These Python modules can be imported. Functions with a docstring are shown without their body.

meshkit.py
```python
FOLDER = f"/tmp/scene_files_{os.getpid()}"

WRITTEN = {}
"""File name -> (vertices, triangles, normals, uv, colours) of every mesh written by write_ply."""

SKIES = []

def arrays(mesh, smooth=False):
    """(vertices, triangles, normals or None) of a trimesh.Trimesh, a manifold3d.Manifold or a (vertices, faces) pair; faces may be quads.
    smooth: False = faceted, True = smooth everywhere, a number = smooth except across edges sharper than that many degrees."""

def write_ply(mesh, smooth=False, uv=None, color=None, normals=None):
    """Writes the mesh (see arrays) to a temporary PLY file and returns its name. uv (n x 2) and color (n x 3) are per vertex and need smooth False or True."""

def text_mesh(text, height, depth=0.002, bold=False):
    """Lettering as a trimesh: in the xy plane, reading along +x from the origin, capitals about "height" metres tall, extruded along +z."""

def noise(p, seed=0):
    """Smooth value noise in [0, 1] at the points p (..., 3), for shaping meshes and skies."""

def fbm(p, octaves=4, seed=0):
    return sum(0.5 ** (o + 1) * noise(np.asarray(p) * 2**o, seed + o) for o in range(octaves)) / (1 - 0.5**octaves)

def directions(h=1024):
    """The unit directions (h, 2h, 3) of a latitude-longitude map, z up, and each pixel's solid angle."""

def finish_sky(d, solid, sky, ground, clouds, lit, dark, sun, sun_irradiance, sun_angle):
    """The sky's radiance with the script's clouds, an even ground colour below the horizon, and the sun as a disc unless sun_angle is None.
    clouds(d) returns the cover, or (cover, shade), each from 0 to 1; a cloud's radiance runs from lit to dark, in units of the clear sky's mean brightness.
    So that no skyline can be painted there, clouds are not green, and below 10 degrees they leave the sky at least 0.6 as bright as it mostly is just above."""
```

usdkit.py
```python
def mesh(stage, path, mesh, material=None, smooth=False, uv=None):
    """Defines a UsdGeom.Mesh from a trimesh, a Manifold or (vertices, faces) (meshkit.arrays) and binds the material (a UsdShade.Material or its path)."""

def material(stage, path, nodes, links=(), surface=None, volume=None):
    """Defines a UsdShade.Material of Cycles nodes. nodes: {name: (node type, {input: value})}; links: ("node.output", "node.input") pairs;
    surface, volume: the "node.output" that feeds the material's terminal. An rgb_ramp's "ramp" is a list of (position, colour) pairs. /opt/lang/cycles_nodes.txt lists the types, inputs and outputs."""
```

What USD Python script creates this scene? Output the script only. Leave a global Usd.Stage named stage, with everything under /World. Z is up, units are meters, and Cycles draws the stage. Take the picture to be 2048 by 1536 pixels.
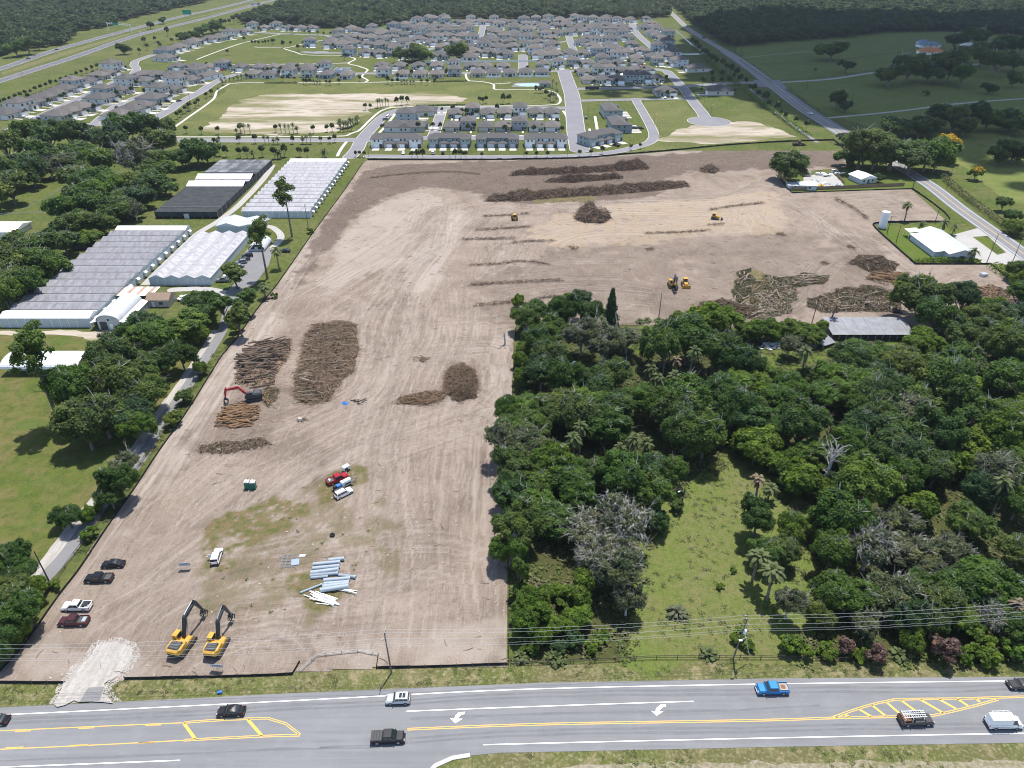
import math, random, numpy as np, trimesh, usdkit, meshkit
from scipy import ndimage
from scipy.spatial import cKDTree
from shapely.geometry import Polygon, LineString, Point, MultiPolygon
from shapely.ops import unary_union
from shapely import prepared
from PIL import Image, ImageDraw
from pxr import Usd, UsdGeom, UsdLux, UsdShade, Sdf, Gf, Vt

stage = Usd.Stage.CreateInMemory()
UsdGeom.SetStageUpAxis(stage, 'Z')
UsdGeom.Xform.Define(stage, '/World')
UsdGeom.Scope.Define(stage, '/World/Looks')

# ---------------------------------------------------------------- camera
H, F, PITCH = 118.0, 1421.0, math.radians(32.5)
S, C = math.sin(PITCH), math.cos(PITCH)
cam = UsdGeom.Camera.Define(stage, '/World/camera')
cam.AddTranslateOp().Set((0, 0, H))
cam.AddRotateXOp().Set(90 - 32.5)
cam.CreateHorizontalApertureAttr(36.0)
cam.CreateFocalLengthAttr(36.0 * F / 2048)
cam.CreateClippingRangeAttr((0.5, 20000.0))
cam.CreateFStopAttr(0.0)
cam.CreateExposureAttr(0.75)

# ---------------------------------------------------------------- sky and sun
SUN_EL, SUN_AZ = math.radians(71.0), math.radians(20.0)
usdkit.material(stage, '/World/Looks/sky_look', {
    'sky': ('sky_texture', {'sky_type': 'single_scattering', 'sun_disc': False, 'sun_elevation': SUN_EL, 'sun_rotation': SUN_AZ, 'altitude': 100.0}),
    'bg': ('background_shader', {'strength': 0.108})}, [('sky.color', 'bg.color')], surface='bg.background')
dome = UsdLux.DomeLight.Define(stage, '/World/sky')
UsdShade.MaterialBindingAPI.Apply(dome.GetPrim()).Bind(UsdShade.Material.Get(stage, '/World/Looks/sky_look'))
dome.GetPrim().SetCustomDataByKey('kind', 'structure')
sun = UsdLux.DistantLight.Define(stage, '/World/sun')
sun.CreateIntensityAttr(1.0); sun.CreateAngleAttr(0.53); sun.CreateNormalizeAttr(True)
sun.CreateColorAttr((1.0, 0.955, 0.89))
sun.AddRotateZOp().Set(-math.degrees(SUN_AZ)); sun.AddRotateXOp().Set(-(90 - math.degrees(SUN_EL)))

# ---------------------------------------------------------------- helpers
def G(px, py, z=0.0):
    """The point of the plane at height z seen at a place of the photograph (2048 x 1536)."""
    u, v = (px - 1024) / F, (py - 768) / F
    t = (H - z) / (S + v * C)
    return (u * t, (C - v * S) * t)
def GP(pts, z=0.0): return [G(x, y, z) for x, y in pts]
def PX(x, y, z=0.0):
    """The other way round: where a point shows."""
    d = y * C + (H - z) * S
    return 1024 + F * x / d, 768 + F * (-y * S + (H - z) * C) / d
def scale_at(py): return (S + (py - 768) / F * C) * F / H            # pixels per metre across

COUNT = {}
def fresh(parent, name):
    k = (parent, name)
    n = COUNT.get(k, -1) + 1
    COUNT[k] = n
    return f'{parent}/{name}' if n == 0 else f'{parent}/{name}_{n:03d}'
def tag(p, label=None, cat=None, group=None, kind=None):
    if label and len(label.split()) > 16: print('LONG', label)
    for k, v in (('label', label), ('category', cat), ('group', group), ('kind', kind)):
        if v: p.SetCustomDataByKey(k, v)
    return p
def path_of(p): return '/World' if p is None else (p if isinstance(p, str) else str(p.GetPath()))

class MB:
    """Collects shapes for one mesh."""
    def __init__(s): s.v, s.f, s.n = [], [], 0
    def add(s, v, f):
        v = np.asarray(v, float).reshape(-1, 3); f = np.asarray(f, int)
        if f.shape[1] == 4: f = np.vstack([f[:, [0, 1, 2]], f[:, [0, 2, 3]]])
        s.v.append(v); s.f.append(f + s.n); s.n += len(v); return s
    def mesh(s, m):
        return s.add(m.vertices, m.faces)
    def hull(s, pts):
        return s.mesh(trimesh.convex.convex_hull(np.asarray(pts, float)))
    def box(s, x0, y0, z0, x1, y1, z1, rz=0, at=(0, 0, 0)):
        v = np.array([[x, y, z] for z in (z0, z1) for x, y in ((x0, y0), (x1, y0), (x1, y1), (x0, y1))], float)
        if rz:
            c, q = math.cos(rz), math.sin(rz)
            v[:, :2] = v[:, :2] @ np.array([[c, q], [-q, c]])
        v += at
        return s.add(v, [[3, 2, 1, 0], [4, 5, 6, 7], [0, 1, 5, 4], [1, 2, 6, 5], [2, 3, 7, 6], [3, 0, 4, 7]])
    def quad(s, a, b, c, d): return s.add([a, b, c, d], [[0, 1, 2, 3]])
    def tube(s, pts, rad, n=6, cap=True):
        p = np.asarray(pts, float); r = np.broadcast_to(rad, (len(p),)).astype(float)
        t = np.gradient(p, axis=0); t /= np.linalg.norm(t, axis=1, keepdims=True) + 1e-9
        ref = np.array([0, 0, 1.0]) if abs(t[:, 2]).mean() < .8 else np.array([1.0, 0, 0])
        a = np.cross(t, ref); a /= np.linalg.norm(a, axis=1, keepdims=True) + 1e-9
        b = np.cross(t, a); ang = np.arange(n) * 2 * np.pi / n
        v = p[:, None] + r[:, None, None] * (np.cos(ang)[None, :, None] * a[:, None] + np.sin(ang)[None, :, None] * b[:, None])
        i, j = np.meshgrid(np.arange(len(p) - 1), np.arange(n), indexing='ij')
        q = np.stack([i * n + j, i * n + (j + 1) % n, (i + 1) * n + (j + 1) % n, (i + 1) * n + j], -1).reshape(-1, 4)
        f = np.vstack([q[:, [0, 2, 1]], q[:, [0, 3, 2]]])
        if cap:
            k = np.arange(1, n - 1); z = np.zeros_like(k); e = (len(p) - 1) * n
            f = np.vstack([f, np.stack([z, k + 1, k], 1)[:, ::-1], np.stack([e + z, e + k, e + k + 1], 1)[:, ::-1]])
        return s.add(v.reshape(-1, 3), f)
    def beam(s, p, q, w, h):
        """A box-section bar from p to q."""
        p, q = np.asarray(p, float), np.asarray(q, float); t = q - p; L = np.linalg.norm(t); t /= L
        up = np.array([0, 0, 1.0]) if abs(t[2]) < .95 else np.array([1.0, 0, 0])
        a = np.cross(t, up); a /= np.linalg.norm(a); b = np.cross(a, t)
        v = [o + sx * w / 2 * a + sy * h / 2 * b for o in (p, q) for sx, sy in ((-1, -1), (1, -1), (1, 1), (-1, 1))]
        return s.add(v, [[0, 1, 2, 3], [7, 6, 5, 4], [1, 0, 4, 5], [2, 1, 5, 6], [3, 2, 6, 7], [0, 3, 7, 4]])
    def cyl(s, c, r, h, n=16, axis='z', r2=None):
        c = np.asarray(c, float); d = {'x': (1, 0, 0), 'y': (0, 1, 0), 'z': (0, 0, 1)}[axis]
        d = np.array(d, float) * h / 2
        return s.tube([c - d, c + d], [r, r if r2 is None else r2], n)
    def sheet(s, poly, z):
        for g in getattr(poly, 'geoms', [poly]):
            if g.is_empty or g.geom_type != 'Polygon' or g.area < 1e-3: continue
            v, f = trimesh.creation.triangulate_polygon(g, engine='earcut')
            v = np.c_[v, np.full(len(v), z)]
            f = np.asarray(f)
            n = np.cross(v[f[:, 1]] - v[f[:, 0]], v[f[:, 2]] - v[f[:, 0]])[:, 2]
            f[n < 0] = f[n < 0][:, ::-1]
            s.add(v, f)
        return s
    def prism(s, poly, z0, z1):
        for g in getattr(poly, 'geoms', [poly]):
            if g.is_empty or g.geom_type != 'Polygon' or g.area < 1e-3: continue
            m = trimesh.creation.extrude_polygon(g, z1 - z0, engine='earcut'); m.apply_translation((0, 0, z0)); s.mesh(m)
        return s
    def arrays(s): return np.vstack(s.v), np.vstack(s.f)

def obj(name, mb, mat, parent=None, smooth=False, **t):
    p = fresh(path_of(parent), name)
    return tag(usdkit.mesh(stage, p, mb if not isinstance(mb, MB) else mb.arrays(), MAT(mat), smooth=smooth).GetPrim(), **t)
def place(x, loc, rz=0, sc=None):
    x.AddTranslateOp().Set(tuple(float(a) for a in loc))
    if rz: x.AddRotateZOp().Set(math.degrees(rz))
    if sc is not None:
        sc = (sc, sc, sc) if np.ndim(sc) == 0 else sc
        x.AddScaleOp().Set(tuple(float(a) for a in sc))
def thing(name, label, cat, loc=(0, 0, 0), rz=0, group=None, sc=None, kind=None):
    x = UsdGeom.Xform.Define(stage, fresh('/World', name)); place(x, loc, rz, sc)
    return tag(x.GetPrim(), label, cat, group, kind)
def kind(name):
    """A class prim that copies refer to; what is built under it shows only through them."""
    spec = Sdf.CreatePrimInLayer(stage.GetRootLayer(), f'/World/kinds/{name}')
    for q in ('/World/kinds', f'/World/kinds/{name}'):
        w = stage.GetRootLayer().GetPrimAtPath(q); w.specifier = Sdf.SpecifierClass; w.typeName = 'Xform'
    return stage.GetPrimAtPath(f'/World/kinds/{name}')
def copy(k, name, label, cat, loc, rz=0, sc=None, group=None):
    r = thing(name, label, cat, loc, rz, group, sc)
    r.GetReferences().AddInternalReference(f'/World/kinds/{k}'); r.SetInstanceable(True)
    return r
ORD = ('first second third fourth fifth sixth seventh eighth ninth tenth eleventh twelfth thirteenth fourteenth fifteenth sixteenth seventeenth '
       'eighteenth nineteenth twentieth').split()
def ordinal(k): return ORD[k] if k < 20 else ('twenty-' if k < 29 else 'thirty-' if k > 29 else 'thirtieth') + (ORD[(k + 1) % 10 - 1] if k != 29 else '')

# ---------------------------------------------------------------- materials
MATS = {}
def MAT(n): return MATS[n] if isinstance(n, str) else n
def mat(name, col, rough=.8, var=0.0, scale=1.0, bump=0.0, bscale=None, metal=0.0, spec=.3, coat=0.0, col2=None, rnd=None, lo=.35, hi=.65, stretch=None, island=0.0):
    """Principled with noise between two tones; rnd = list of colours picked per object."""
    n = {'p': ('principled_bsdf', {'roughness': rough, 'metallic': metal, 'specular_ior_level': spec, 'coat_weight': coat, 'coat_roughness': .08}), 'g': ('geometry', {})}
    l = []
    c = np.array(col, float)
    src = None
    if rnd:
        n['oi'] = ('object_info', {}); n['rr'] = ('rgb_ramp', {'ramp': [(i / len(rnd), x) for i, x in enumerate(rnd)], 'interpolate': False})
        l += [('oi.random', 'rr.fac')]; src = 'rr.color'
    if var or col2 is not None:
        n['nz'] = ('noise_texture', {'scale': scale, 'detail': 4.0, 'roughness': .62})
        if stretch:
            n['mp'] = ('mapping', {'scale': stretch}); l += [('g.position', 'mp.vector'), ('mp.vector', 'nz.vector')]
        else: l += [('g.position', 'nz.vector')]
        a, b = (c * (1 - var), c * (1 + var)) if col2 is None else (c, np.array(col2, float))
        if src:
            n['rp'] = ('rgb_ramp', {'ramp': [(lo, (1 - var,) * 3), (hi, (1 + var,) * 3)]}); n['mx'] = ('mix', {'mix_type': 'multiply', 'fac': 1.0})
            l += [('nz.fac', 'rp.fac'), (src, 'mx.color1'), ('rp.color', 'mx.color2')]; src = 'mx.color'
        else:
            n['rp'] = ('rgb_ramp', {'ramp': [(lo, a), (hi, b)]}); l += [('nz.fac', 'rp.fac')]; src = 'rp.color'
    if island:
        n['ip'] = ('rgb_ramp', {'ramp': [(0, (1 - island,) * 3), (1, (1 + island,) * 3)]}); n['im'] = ('mix', {'mix_type': 'multiply', 'fac': 1.0})
        l += [('g.random_per_island', 'ip.fac'), ('ip.color', 'im.color2')]
        if src: l += [(src, 'im.color1')]
        else: n['im'][1]['color1'] = c
        src = 'im.color'
    if src: l += [(src, 'p.base_color')]
    else: n['p'][1]['base_color'] = c
    if bump:
        n['bn'] = ('noise_texture', {'scale': bscale or scale, 'detail': 5.0, 'roughness': .65}); n['bp'] = ('bump', {'strength': 1.0, 'distance': bump})
        l += [('g.position', 'bn.vector'), ('bn.fac', 'bp.height'), ('bp.normal', 'p.normal')]
    MATS[name] = usdkit.material(stage, f'/World/Looks/{name}', n, l, surface='p.BSDF')
def leaf(name, cols, trans=.25, scale=.35, var=.28, rough=.55):
    """Foliage: a tone per tree, lighter and darker clumps, some light through the leaves."""
    n = {'g': ('geometry', {}), 'oi': ('object_info', {}), 'rr': ('rgb_ramp', {'ramp': [(i / max(1, len(cols) - 1), x) for i, x in enumerate(cols)]}),
         'nz': ('noise_texture', {'scale': scale, 'detail': 3.0, 'roughness': .6}), 'rp': ('rgb_ramp', {'ramp': [(.3, (1 - var,) * 3), (.7, (1 + var,) * 3)]}),
         'mx': ('mix', {'mix_type': 'multiply', 'fac': 1.0}), 'ip': ('rgb_ramp', {'ramp': [(0, (.72,) * 3), (1, (1.28,) * 3)]}), 'm2': ('mix', {'mix_type': 'multiply', 'fac': 1.0}),
         'p': ('principled_bsdf', {'roughness': rough, 'specular_ior_level': .25}), 't': ('translucent_bsdf', {}), 'ms': ('mix_closure', {'fac': trans}),
         'at': ('attribute', {'attribute': 'shoot'}), 'ad': ('math', {'math_type': 'add', 'value2': .5}), 'ar': ('rgb_ramp', {'ramp': [(0, (.50, .58, .62)), (.5, (1, 1, 1)), (1, (1.75, 1.5, 1.05))]}), 'm3': ('mix', {'mix_type': 'multiply', 'fac': 1.0}),
         'hs': ('hsv', {'hue': .485, 'saturation': 1.1, 'value': 1.5, 'fac': 1.0})}
    l = [('oi.random', 'rr.fac'), ('g.position', 'nz.vector'), ('nz.fac', 'rp.fac'), ('rr.color', 'mx.color1'), ('rp.color', 'mx.color2'), ('g.random_per_island', 'ip.fac'),
         ('mx.color', 'm2.color1'), ('ip.color', 'm2.color2'), ('at.fac', 'ad.value1'), ('ad.value', 'ar.fac'), ('m2.color', 'm3.color1'), ('ar.color', 'm3.color2'), ('m3.color', 'p.base_color'), ('m3.color', 'hs.color'), ('hs.color', 't.color'), ('p.BSDF', 'ms.closure1'), ('t.BSDF', 'ms.closure2')]
    MATS[name] = usdkit.material(stage, f'/World/Looks/{name}', n, l, surface='ms.closure')
def ground_mat(name, layers, base, bump=.05, bscale=2.0, rough=.95):
    """Ground: base colour, then (noise scale, lo, hi, colour, strength, stretch) laid over it."""
    n = {'g': ('geometry', {}), 'p': ('principled_bsdf', {'roughness': rough, 'specular_ior_level': .03}), 'c0': ('color', {'value': base})}
    l, src = [], 'c0.color'
    for i, (sc, lo, hi, col, st, *x) in enumerate(layers):
        n[f'n{i}'] = ('noise_texture', {'scale': sc, 'detail': 6.0, 'roughness': .62, 'distortion': .3})
        if x:
            n[f'q{i}'] = ('mapping', {'scale': x[0], 'rotation': (0, 0, x[1] if len(x) > 1 else 0)}); l += [('g.position', f'q{i}.vector'), (f'q{i}.vector', f'n{i}.vector')]
        else: l += [('g.position', f'n{i}.vector')]
        n[f'r{i}'] = ('map_range', {'from_min': lo, 'from_max': hi, 'to_min': 0.0, 'to_max': st, 'clamp': True})
        n[f'm{i}'] = ('mix', {'color2': col})
        l += [(f'n{i}.fac', f'r{i}.value'), (f'r{i}.result', f'm{i}.fac'), (src, f'm{i}.color1')]; src = f'm{i}.color'
    l += [(src, 'p.base_color')]
    if bump:
        n['bn'] = ('noise_texture', {'scale': bscale, 'detail': 5.0, 'roughness': .7}); n['bp'] = ('bump', {'strength': 1.0, 'distance': bump})
        l += [('g.position', 'bn.vector'), ('bn.fac', 'bp.height'), ('bp.normal', 'p.normal')]
    MATS[name] = usdkit.material(stage, f'/World/Looks/{name}', n, l, surface='p.BSDF')

GRASS, GDRY, GDARK, SAND = (.072, .094, .024), (.120, .108, .052), (.042, .064, .017), (.50, .43, .34)
ground_mat('grass', [(.004, .42, .58, (.10, .098, .045), .7), (.015, .38, .62, GDARK, .75), (.06, .46, .66, GDRY, .7), (.5, .42, .68, (.15, .17, .05), .6), (2.2, .45, .75, (.06, .085, .02), .55)], GRASS, .12, 1.6)
ground_mat('field', [(.03, .4, .6, (.125, .118, .04), .95), (.12, .46, .62, (.16, .122, .06), .75), (.35, .45, .62, (.05, .078, .017), .7), (.05, .52, .6, (.065, .112, .022), .7, (.5, 1.4, 1)), (1.4, .48, .68, (.14, .125, .055), .6), (3.0, .5, .7, (.04, .06, .015), .5)], (.080, .108, .022), .1)
ground_mat('lawn', [(.05, .4, .65, (.115, .125, .036), .85), (.25, .5, .7, (.145, .13, .06), .5), (.9, .45, .7, (.055, .08, .017), .5)], (.078, .118, .021), .08)
ground_mat('verge', [(.07, .42, .6, GDRY, .85), (.35, .5, .68, (.27, .22, .13), .75), (1.6, .5, .7, (.42, .36, .27), .45), (3.0, .45, .7, (.07, .09, .025), .5)], (.095, .108, .032), .1, 2.5)
ground_mat('pasture', [(.02, .4, .6, (.14, .155, .05), .7), (.2, .45, .7, (.085, .11, .03), .6), (.08, .5, .7, (.18, .165, .07), .5)], (.118, .150, .042), .12)
ground_mat('clearing', [(.035, .44, .60, (.15, .138, .06), .75), (.2, .5, .66, (.18, .155, .085), .5), (.7, .45, .62, (.075, .115, .022), .7), (1.8, .48, .64, (.16, .165, .065), .6), (3.5, .48, .68, (.05, .07, .02), .6)], (.115, .15, .036), .2, 1.5)
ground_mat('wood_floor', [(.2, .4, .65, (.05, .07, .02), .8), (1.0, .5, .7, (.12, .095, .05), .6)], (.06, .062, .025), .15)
ground_mat('basin', [(.03, .42, .6, (.155, .145, .055), .6), (.12, .45, .65, (.085, .125, .03), .6), (.6, .5, .7, (.3, .26, .17), .4)], (.085, .098, .032), .12)
ground_mat('sand', [(.012, .4, .6, (.43, .385, .325), .7), (.03, .47, .58, (.125, .128, .045), .85, (.35, 1.6, 1)), (.11, .48, .64, (.225, .185, .125), .75, (.5, 1.4, 1))], (.36, .315, .26), .08)
ground_mat('asphalt', [(.05, .4, .65, (.225, .232, .245), .6), (.8, .44, .66, (.155, .158, .168), .55, (.05, 1.2, 1), -.035), (.25, .5, .7, (.24, .245, .255), .5), (14.0, .4, .7, (.12, .12, .125), .4)], (.200, .203, .212), .01, 20.0, .85)
ground_mat('street', [(.06, .4, .65, (.235, .235, .255), .6), (6.0, .4, .7, (.15, .15, .165), .3)], (.195, .195, .212), .01, 15.0, .88)
ground_mat('lane_asphalt', [(.2, .42, .66, (.24, .24, .24), .5), (5.0, .4, .7, (.13, .13, .135), .4)], (.19, .19, .195), .02, 8.0)
ground_mat('concrete', [(.3, .4, .65, (.50, .48, .45), .6), (3.0, .45, .7, (.45, .43, .39), .4)], (.50, .485, .455), .01, 6.0, .85)
ground_mat('crushed_stone', [(.5, .45, .6, (.25, .228, .205), .9, (2.2, .25, 1), -.4), (1.6, .5, .62, (.22, .20, .178), .8), (.15, .4, .65, (.33, .305, .28), .7), (1.2, .45, .7, (.27, .25, .225), .6), (7.0, .4, .65, (.46, .44, .415), .5)], (.40, .375, .35), .08, 5.0)
ground_mat('gravel_lot', [(.1, .4, .65, (.30, .29, .28), .6), (1.0, .45, .7, (.42, .40, .38), .5)], (.36, .35, .335), .03, 5.0)
mat('white_paint_mark', (.78, .78, .78), .7, .08, 3.0)
mat('yellow_mark', (.70, .43, .09), .7, .1, 3.0)

ground_mat('sandy_grass', [(.12, .42, .6, (.12, .125, .045), .85), (.5, .45, .65, (.16, .145, .07), .7), (1.5, .42, .62, (.36, .32, .265), .7), (3.0, .48, .7, (.07, .085, .028), .5)], (.24, .205, .15), .15, 2.0)
ground_mat('asphalt_worn', [(.3, .4, .65, (.19, .193, .20), .8), (3.0, .4, .7, (.13, .132, .138), .5)], (.155, .157, .165), .01, 20.0, .85)
ground_mat('highway_surface', [(.05, .4, .65, (.15, .15, .162), .6), (.4, .45, .7, (.10, .10, .108), .5, (.3, .3, 1))], (.125, .125, .136), .01, 15.0, .9)
# ---------------------------------------------------------------- the ground and the roads
def poly(pts): return Polygon(GP(pts)).buffer(0)
def line(pts): return LineString(GP(pts))
def smooth_line(pts, step=2.0):
    """A curve through the points."""
    p = np.array(GP(pts)); d = np.r_[0, np.cumsum(np.linalg.norm(np.diff(p, axis=0), axis=1))]
    from scipy.interpolate import PchipInterpolator
    f = PchipInterpolator(d, p); n = max(2, int(d[-1] / step))
    return LineString(f(np.linspace(0, d[-1], n)))
def ragged(g, amp, sc=.12, seed=3):
    """The same outline with an uneven edge."""
    out = []
    for q in getattr(g, 'geoms', [g]):
        c = np.array(q.exterior.segmentize(max(1.0, amp)).coords)[:-1]; k = np.c_[c * sc, np.full(len(c), seed * 3.7)]
        o = np.c_[meshkit.fbm(k, 4) - .5, meshkit.fbm(k + 31.7, 4) - .5] * 2.6 * amp; out.append(Polygon(c + o).buffer(0))
    return unary_union(out)
def setting(name, geom, z, m, parent=None, **t):
    mb = MB(); mb.sheet(geom, z)
    return obj(name, mb, m, parent, kind=None if parent else 'structure', **t)

gm = MB(); gm.sheet(Polygon([(-7000, -300), (7000, -300), (7000, 9000), (-7000, 9000)]), 0.0)
obj('ground', gm, 'grass', kind='structure')

DIRT = [(0, 1366), (128, 1367), (250, 1359), (420, 1355), (590, 1348), (750, 1337), (1017, 1330), (1019, 1150), (1020, 1000), (1024, 850), (1028, 690), (1034, 648), (1100, 640),
        (1240, 650), (1420, 655), (1560, 655), (1645, 650), (1820, 660), (1930, 640), (2048, 640), (2120, 640), (2120, 600), (2048, 583), (1981, 530), (1830, 529), (1745, 450), (1772, 446), (1896, 444), (1823, 378),
        (1584, 386), (1552, 350), (1590, 345), (1700, 335), (1702, 305), (1667, 282), (1621, 283), (1478, 290), (1348, 302), (1250, 310), (1150, 318), (950, 321), (735, 321), (725, 330), (699, 367),
        (620, 476), (556, 568), (513, 622), (478, 672), (444, 714), (369, 833), (318, 905), (273, 974), (228, 1037), (191, 1087), (163, 1135), (111, 1203), (55, 1284), (0, 1345), (-30, 1385)]
dirt_poly = poly(DIRT)
X0, Y0, X1, Y1, RES = -125.0, 70.0, 250.0, 462.0, .5
NX, NY = int((X1 - X0) / RES), int((Y1 - Y0) / RES)
def raster(geoms, val=255):
    im = Image.new('L', (NX, NY)); d = ImageDraw.Draw(im)
    for g in geoms: d.polygon([((x - X0) / RES, (y - Y0) / RES) for x, y in g], fill=val)
    return np.asarray(im, float) / 255
def rline(paths, width):
    im = Image.new('L', (NX, NY)); d = ImageDraw.Draw(im)
    for g, val in paths: d.line([((x - X0) / RES, (y - Y0) / RES) for x, y in g], fill=int(val), width=width)
    return np.asarray(im, float) / 255
rng = np.random.default_rng(5)
gx, gy = np.meshgrid(X0 + np.arange(NX) * RES, Y0 + np.arange(NY) * RES)
def fb(sc, seed, oct=4): return meshkit.fbm(np.stack([gx * sc, gy * sc, 0 * gx], -1), oct, seed)
n1, n2, n3 = fb(.05, 1), fb(.22, 2, 3), fb(.9, 3, 2)
def soft(polys, blur, ragged):
    r_ = raster([GP(p) for p in polys]); m = ndimage.gaussian_filter(r_, blur / RES); w = ndimage.gaussian_filter(r_, blur * 1.6 / RES)
    return np.clip((m + ((n1 - .5) * ragged + (n2 - .5) * ragged * .8) * np.clip(w * 3, 0, 1) - .5) * 4 + .5, 0, 1)
dark = soft([[(732, 340), (800, 328), (1015, 322), (1030, 345), (965, 388), (850, 374), (770, 398), (705, 432), (650, 520), (600, 600), (570, 620), (590, 560), (660, 440), (712, 372)],
             [(1310, 312), (1480, 298), (1660, 288), (1690, 305), (1700, 335), (1560, 338), (1420, 345), (1330, 330)], [(1020, 322), (1300, 312), (1370, 340), (1300, 395), (1060, 408), (960, 400)]], 4, .9)
dark = np.maximum(dark, .42 * soft([[(930, 560), (1100, 520), (1300, 470), (1700, 470), (1800, 560), (1800, 640), (1300, 640), (1000, 640)], [(390, 900), (540, 905), (560, 820), (620, 780), (500, 780), (420, 830)],
                                    [(300, 1260), (480, 1080), (640, 940), (700, 860), (780, 830), (660, 990), (500, 1130), (400, 1270)]], 8, 1.5))
light = soft([[(640, 450), (560, 570), (440, 740), (300, 940), (160, 1150), (60, 1290), (90, 1300), (230, 1120), (380, 900), (530, 680), (650, 490)], [(690, 470), (760, 410), (850, 378), (880, 400), (790, 520), (640, 610), (620, 600)],
              [(0, 1366), (1019, 1330), (1020, 1240), (700, 1270), (420, 1320), (250, 1320), (60, 1300)], [(1000, 1140), (1020, 640), (980, 700), (985, 1000)], [(900, 400), (930, 440), (880, 560), (820, 600), (850, 500)],
              [(1560, 640), (1250, 645), (1640, 655), (1800, 645)]], 4, 1.3)
sandy = soft([[(1090, 440), (1260, 410), (1400, 400), (1580, 420), (1560, 460), (1350, 480), (1130, 490), (1060, 470)], [(1440, 395), (1540, 380), (1560, 400), (1450, 410)], [(1290, 262), (1400, 270), (1400, 300), (1300, 300)]], 5, 1.4)
grass = soft([[(385, 1115), (430, 1035), (560, 985), (640, 1000), (590, 1050), (500, 1090), (440, 1150)], [(560, 1160), (640, 1120), (715, 1135), (705, 1200), (640, 1240), (600, 1220)],
              [(650, 975), (690, 935), (735, 935), (735, 965), (660, 1005)], [(490, 960), (516, 962), (514, 984), (490, 984)], [(1070, 398), (1180, 392), (1200, 400), (1080, 408)], [(1470, 560), (1520, 540), (1560, 600), (1480, 620)]], 2, 1.3)
grass = np.maximum(grass, .5 * soft([[(385, 1120), (440, 1020), (640, 980), (760, 1040), (740, 1180), (640, 1250), (520, 1230), (400, 1200)], [(850, 720), (880, 715), (875, 730)]], 6, 2.2))
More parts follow.
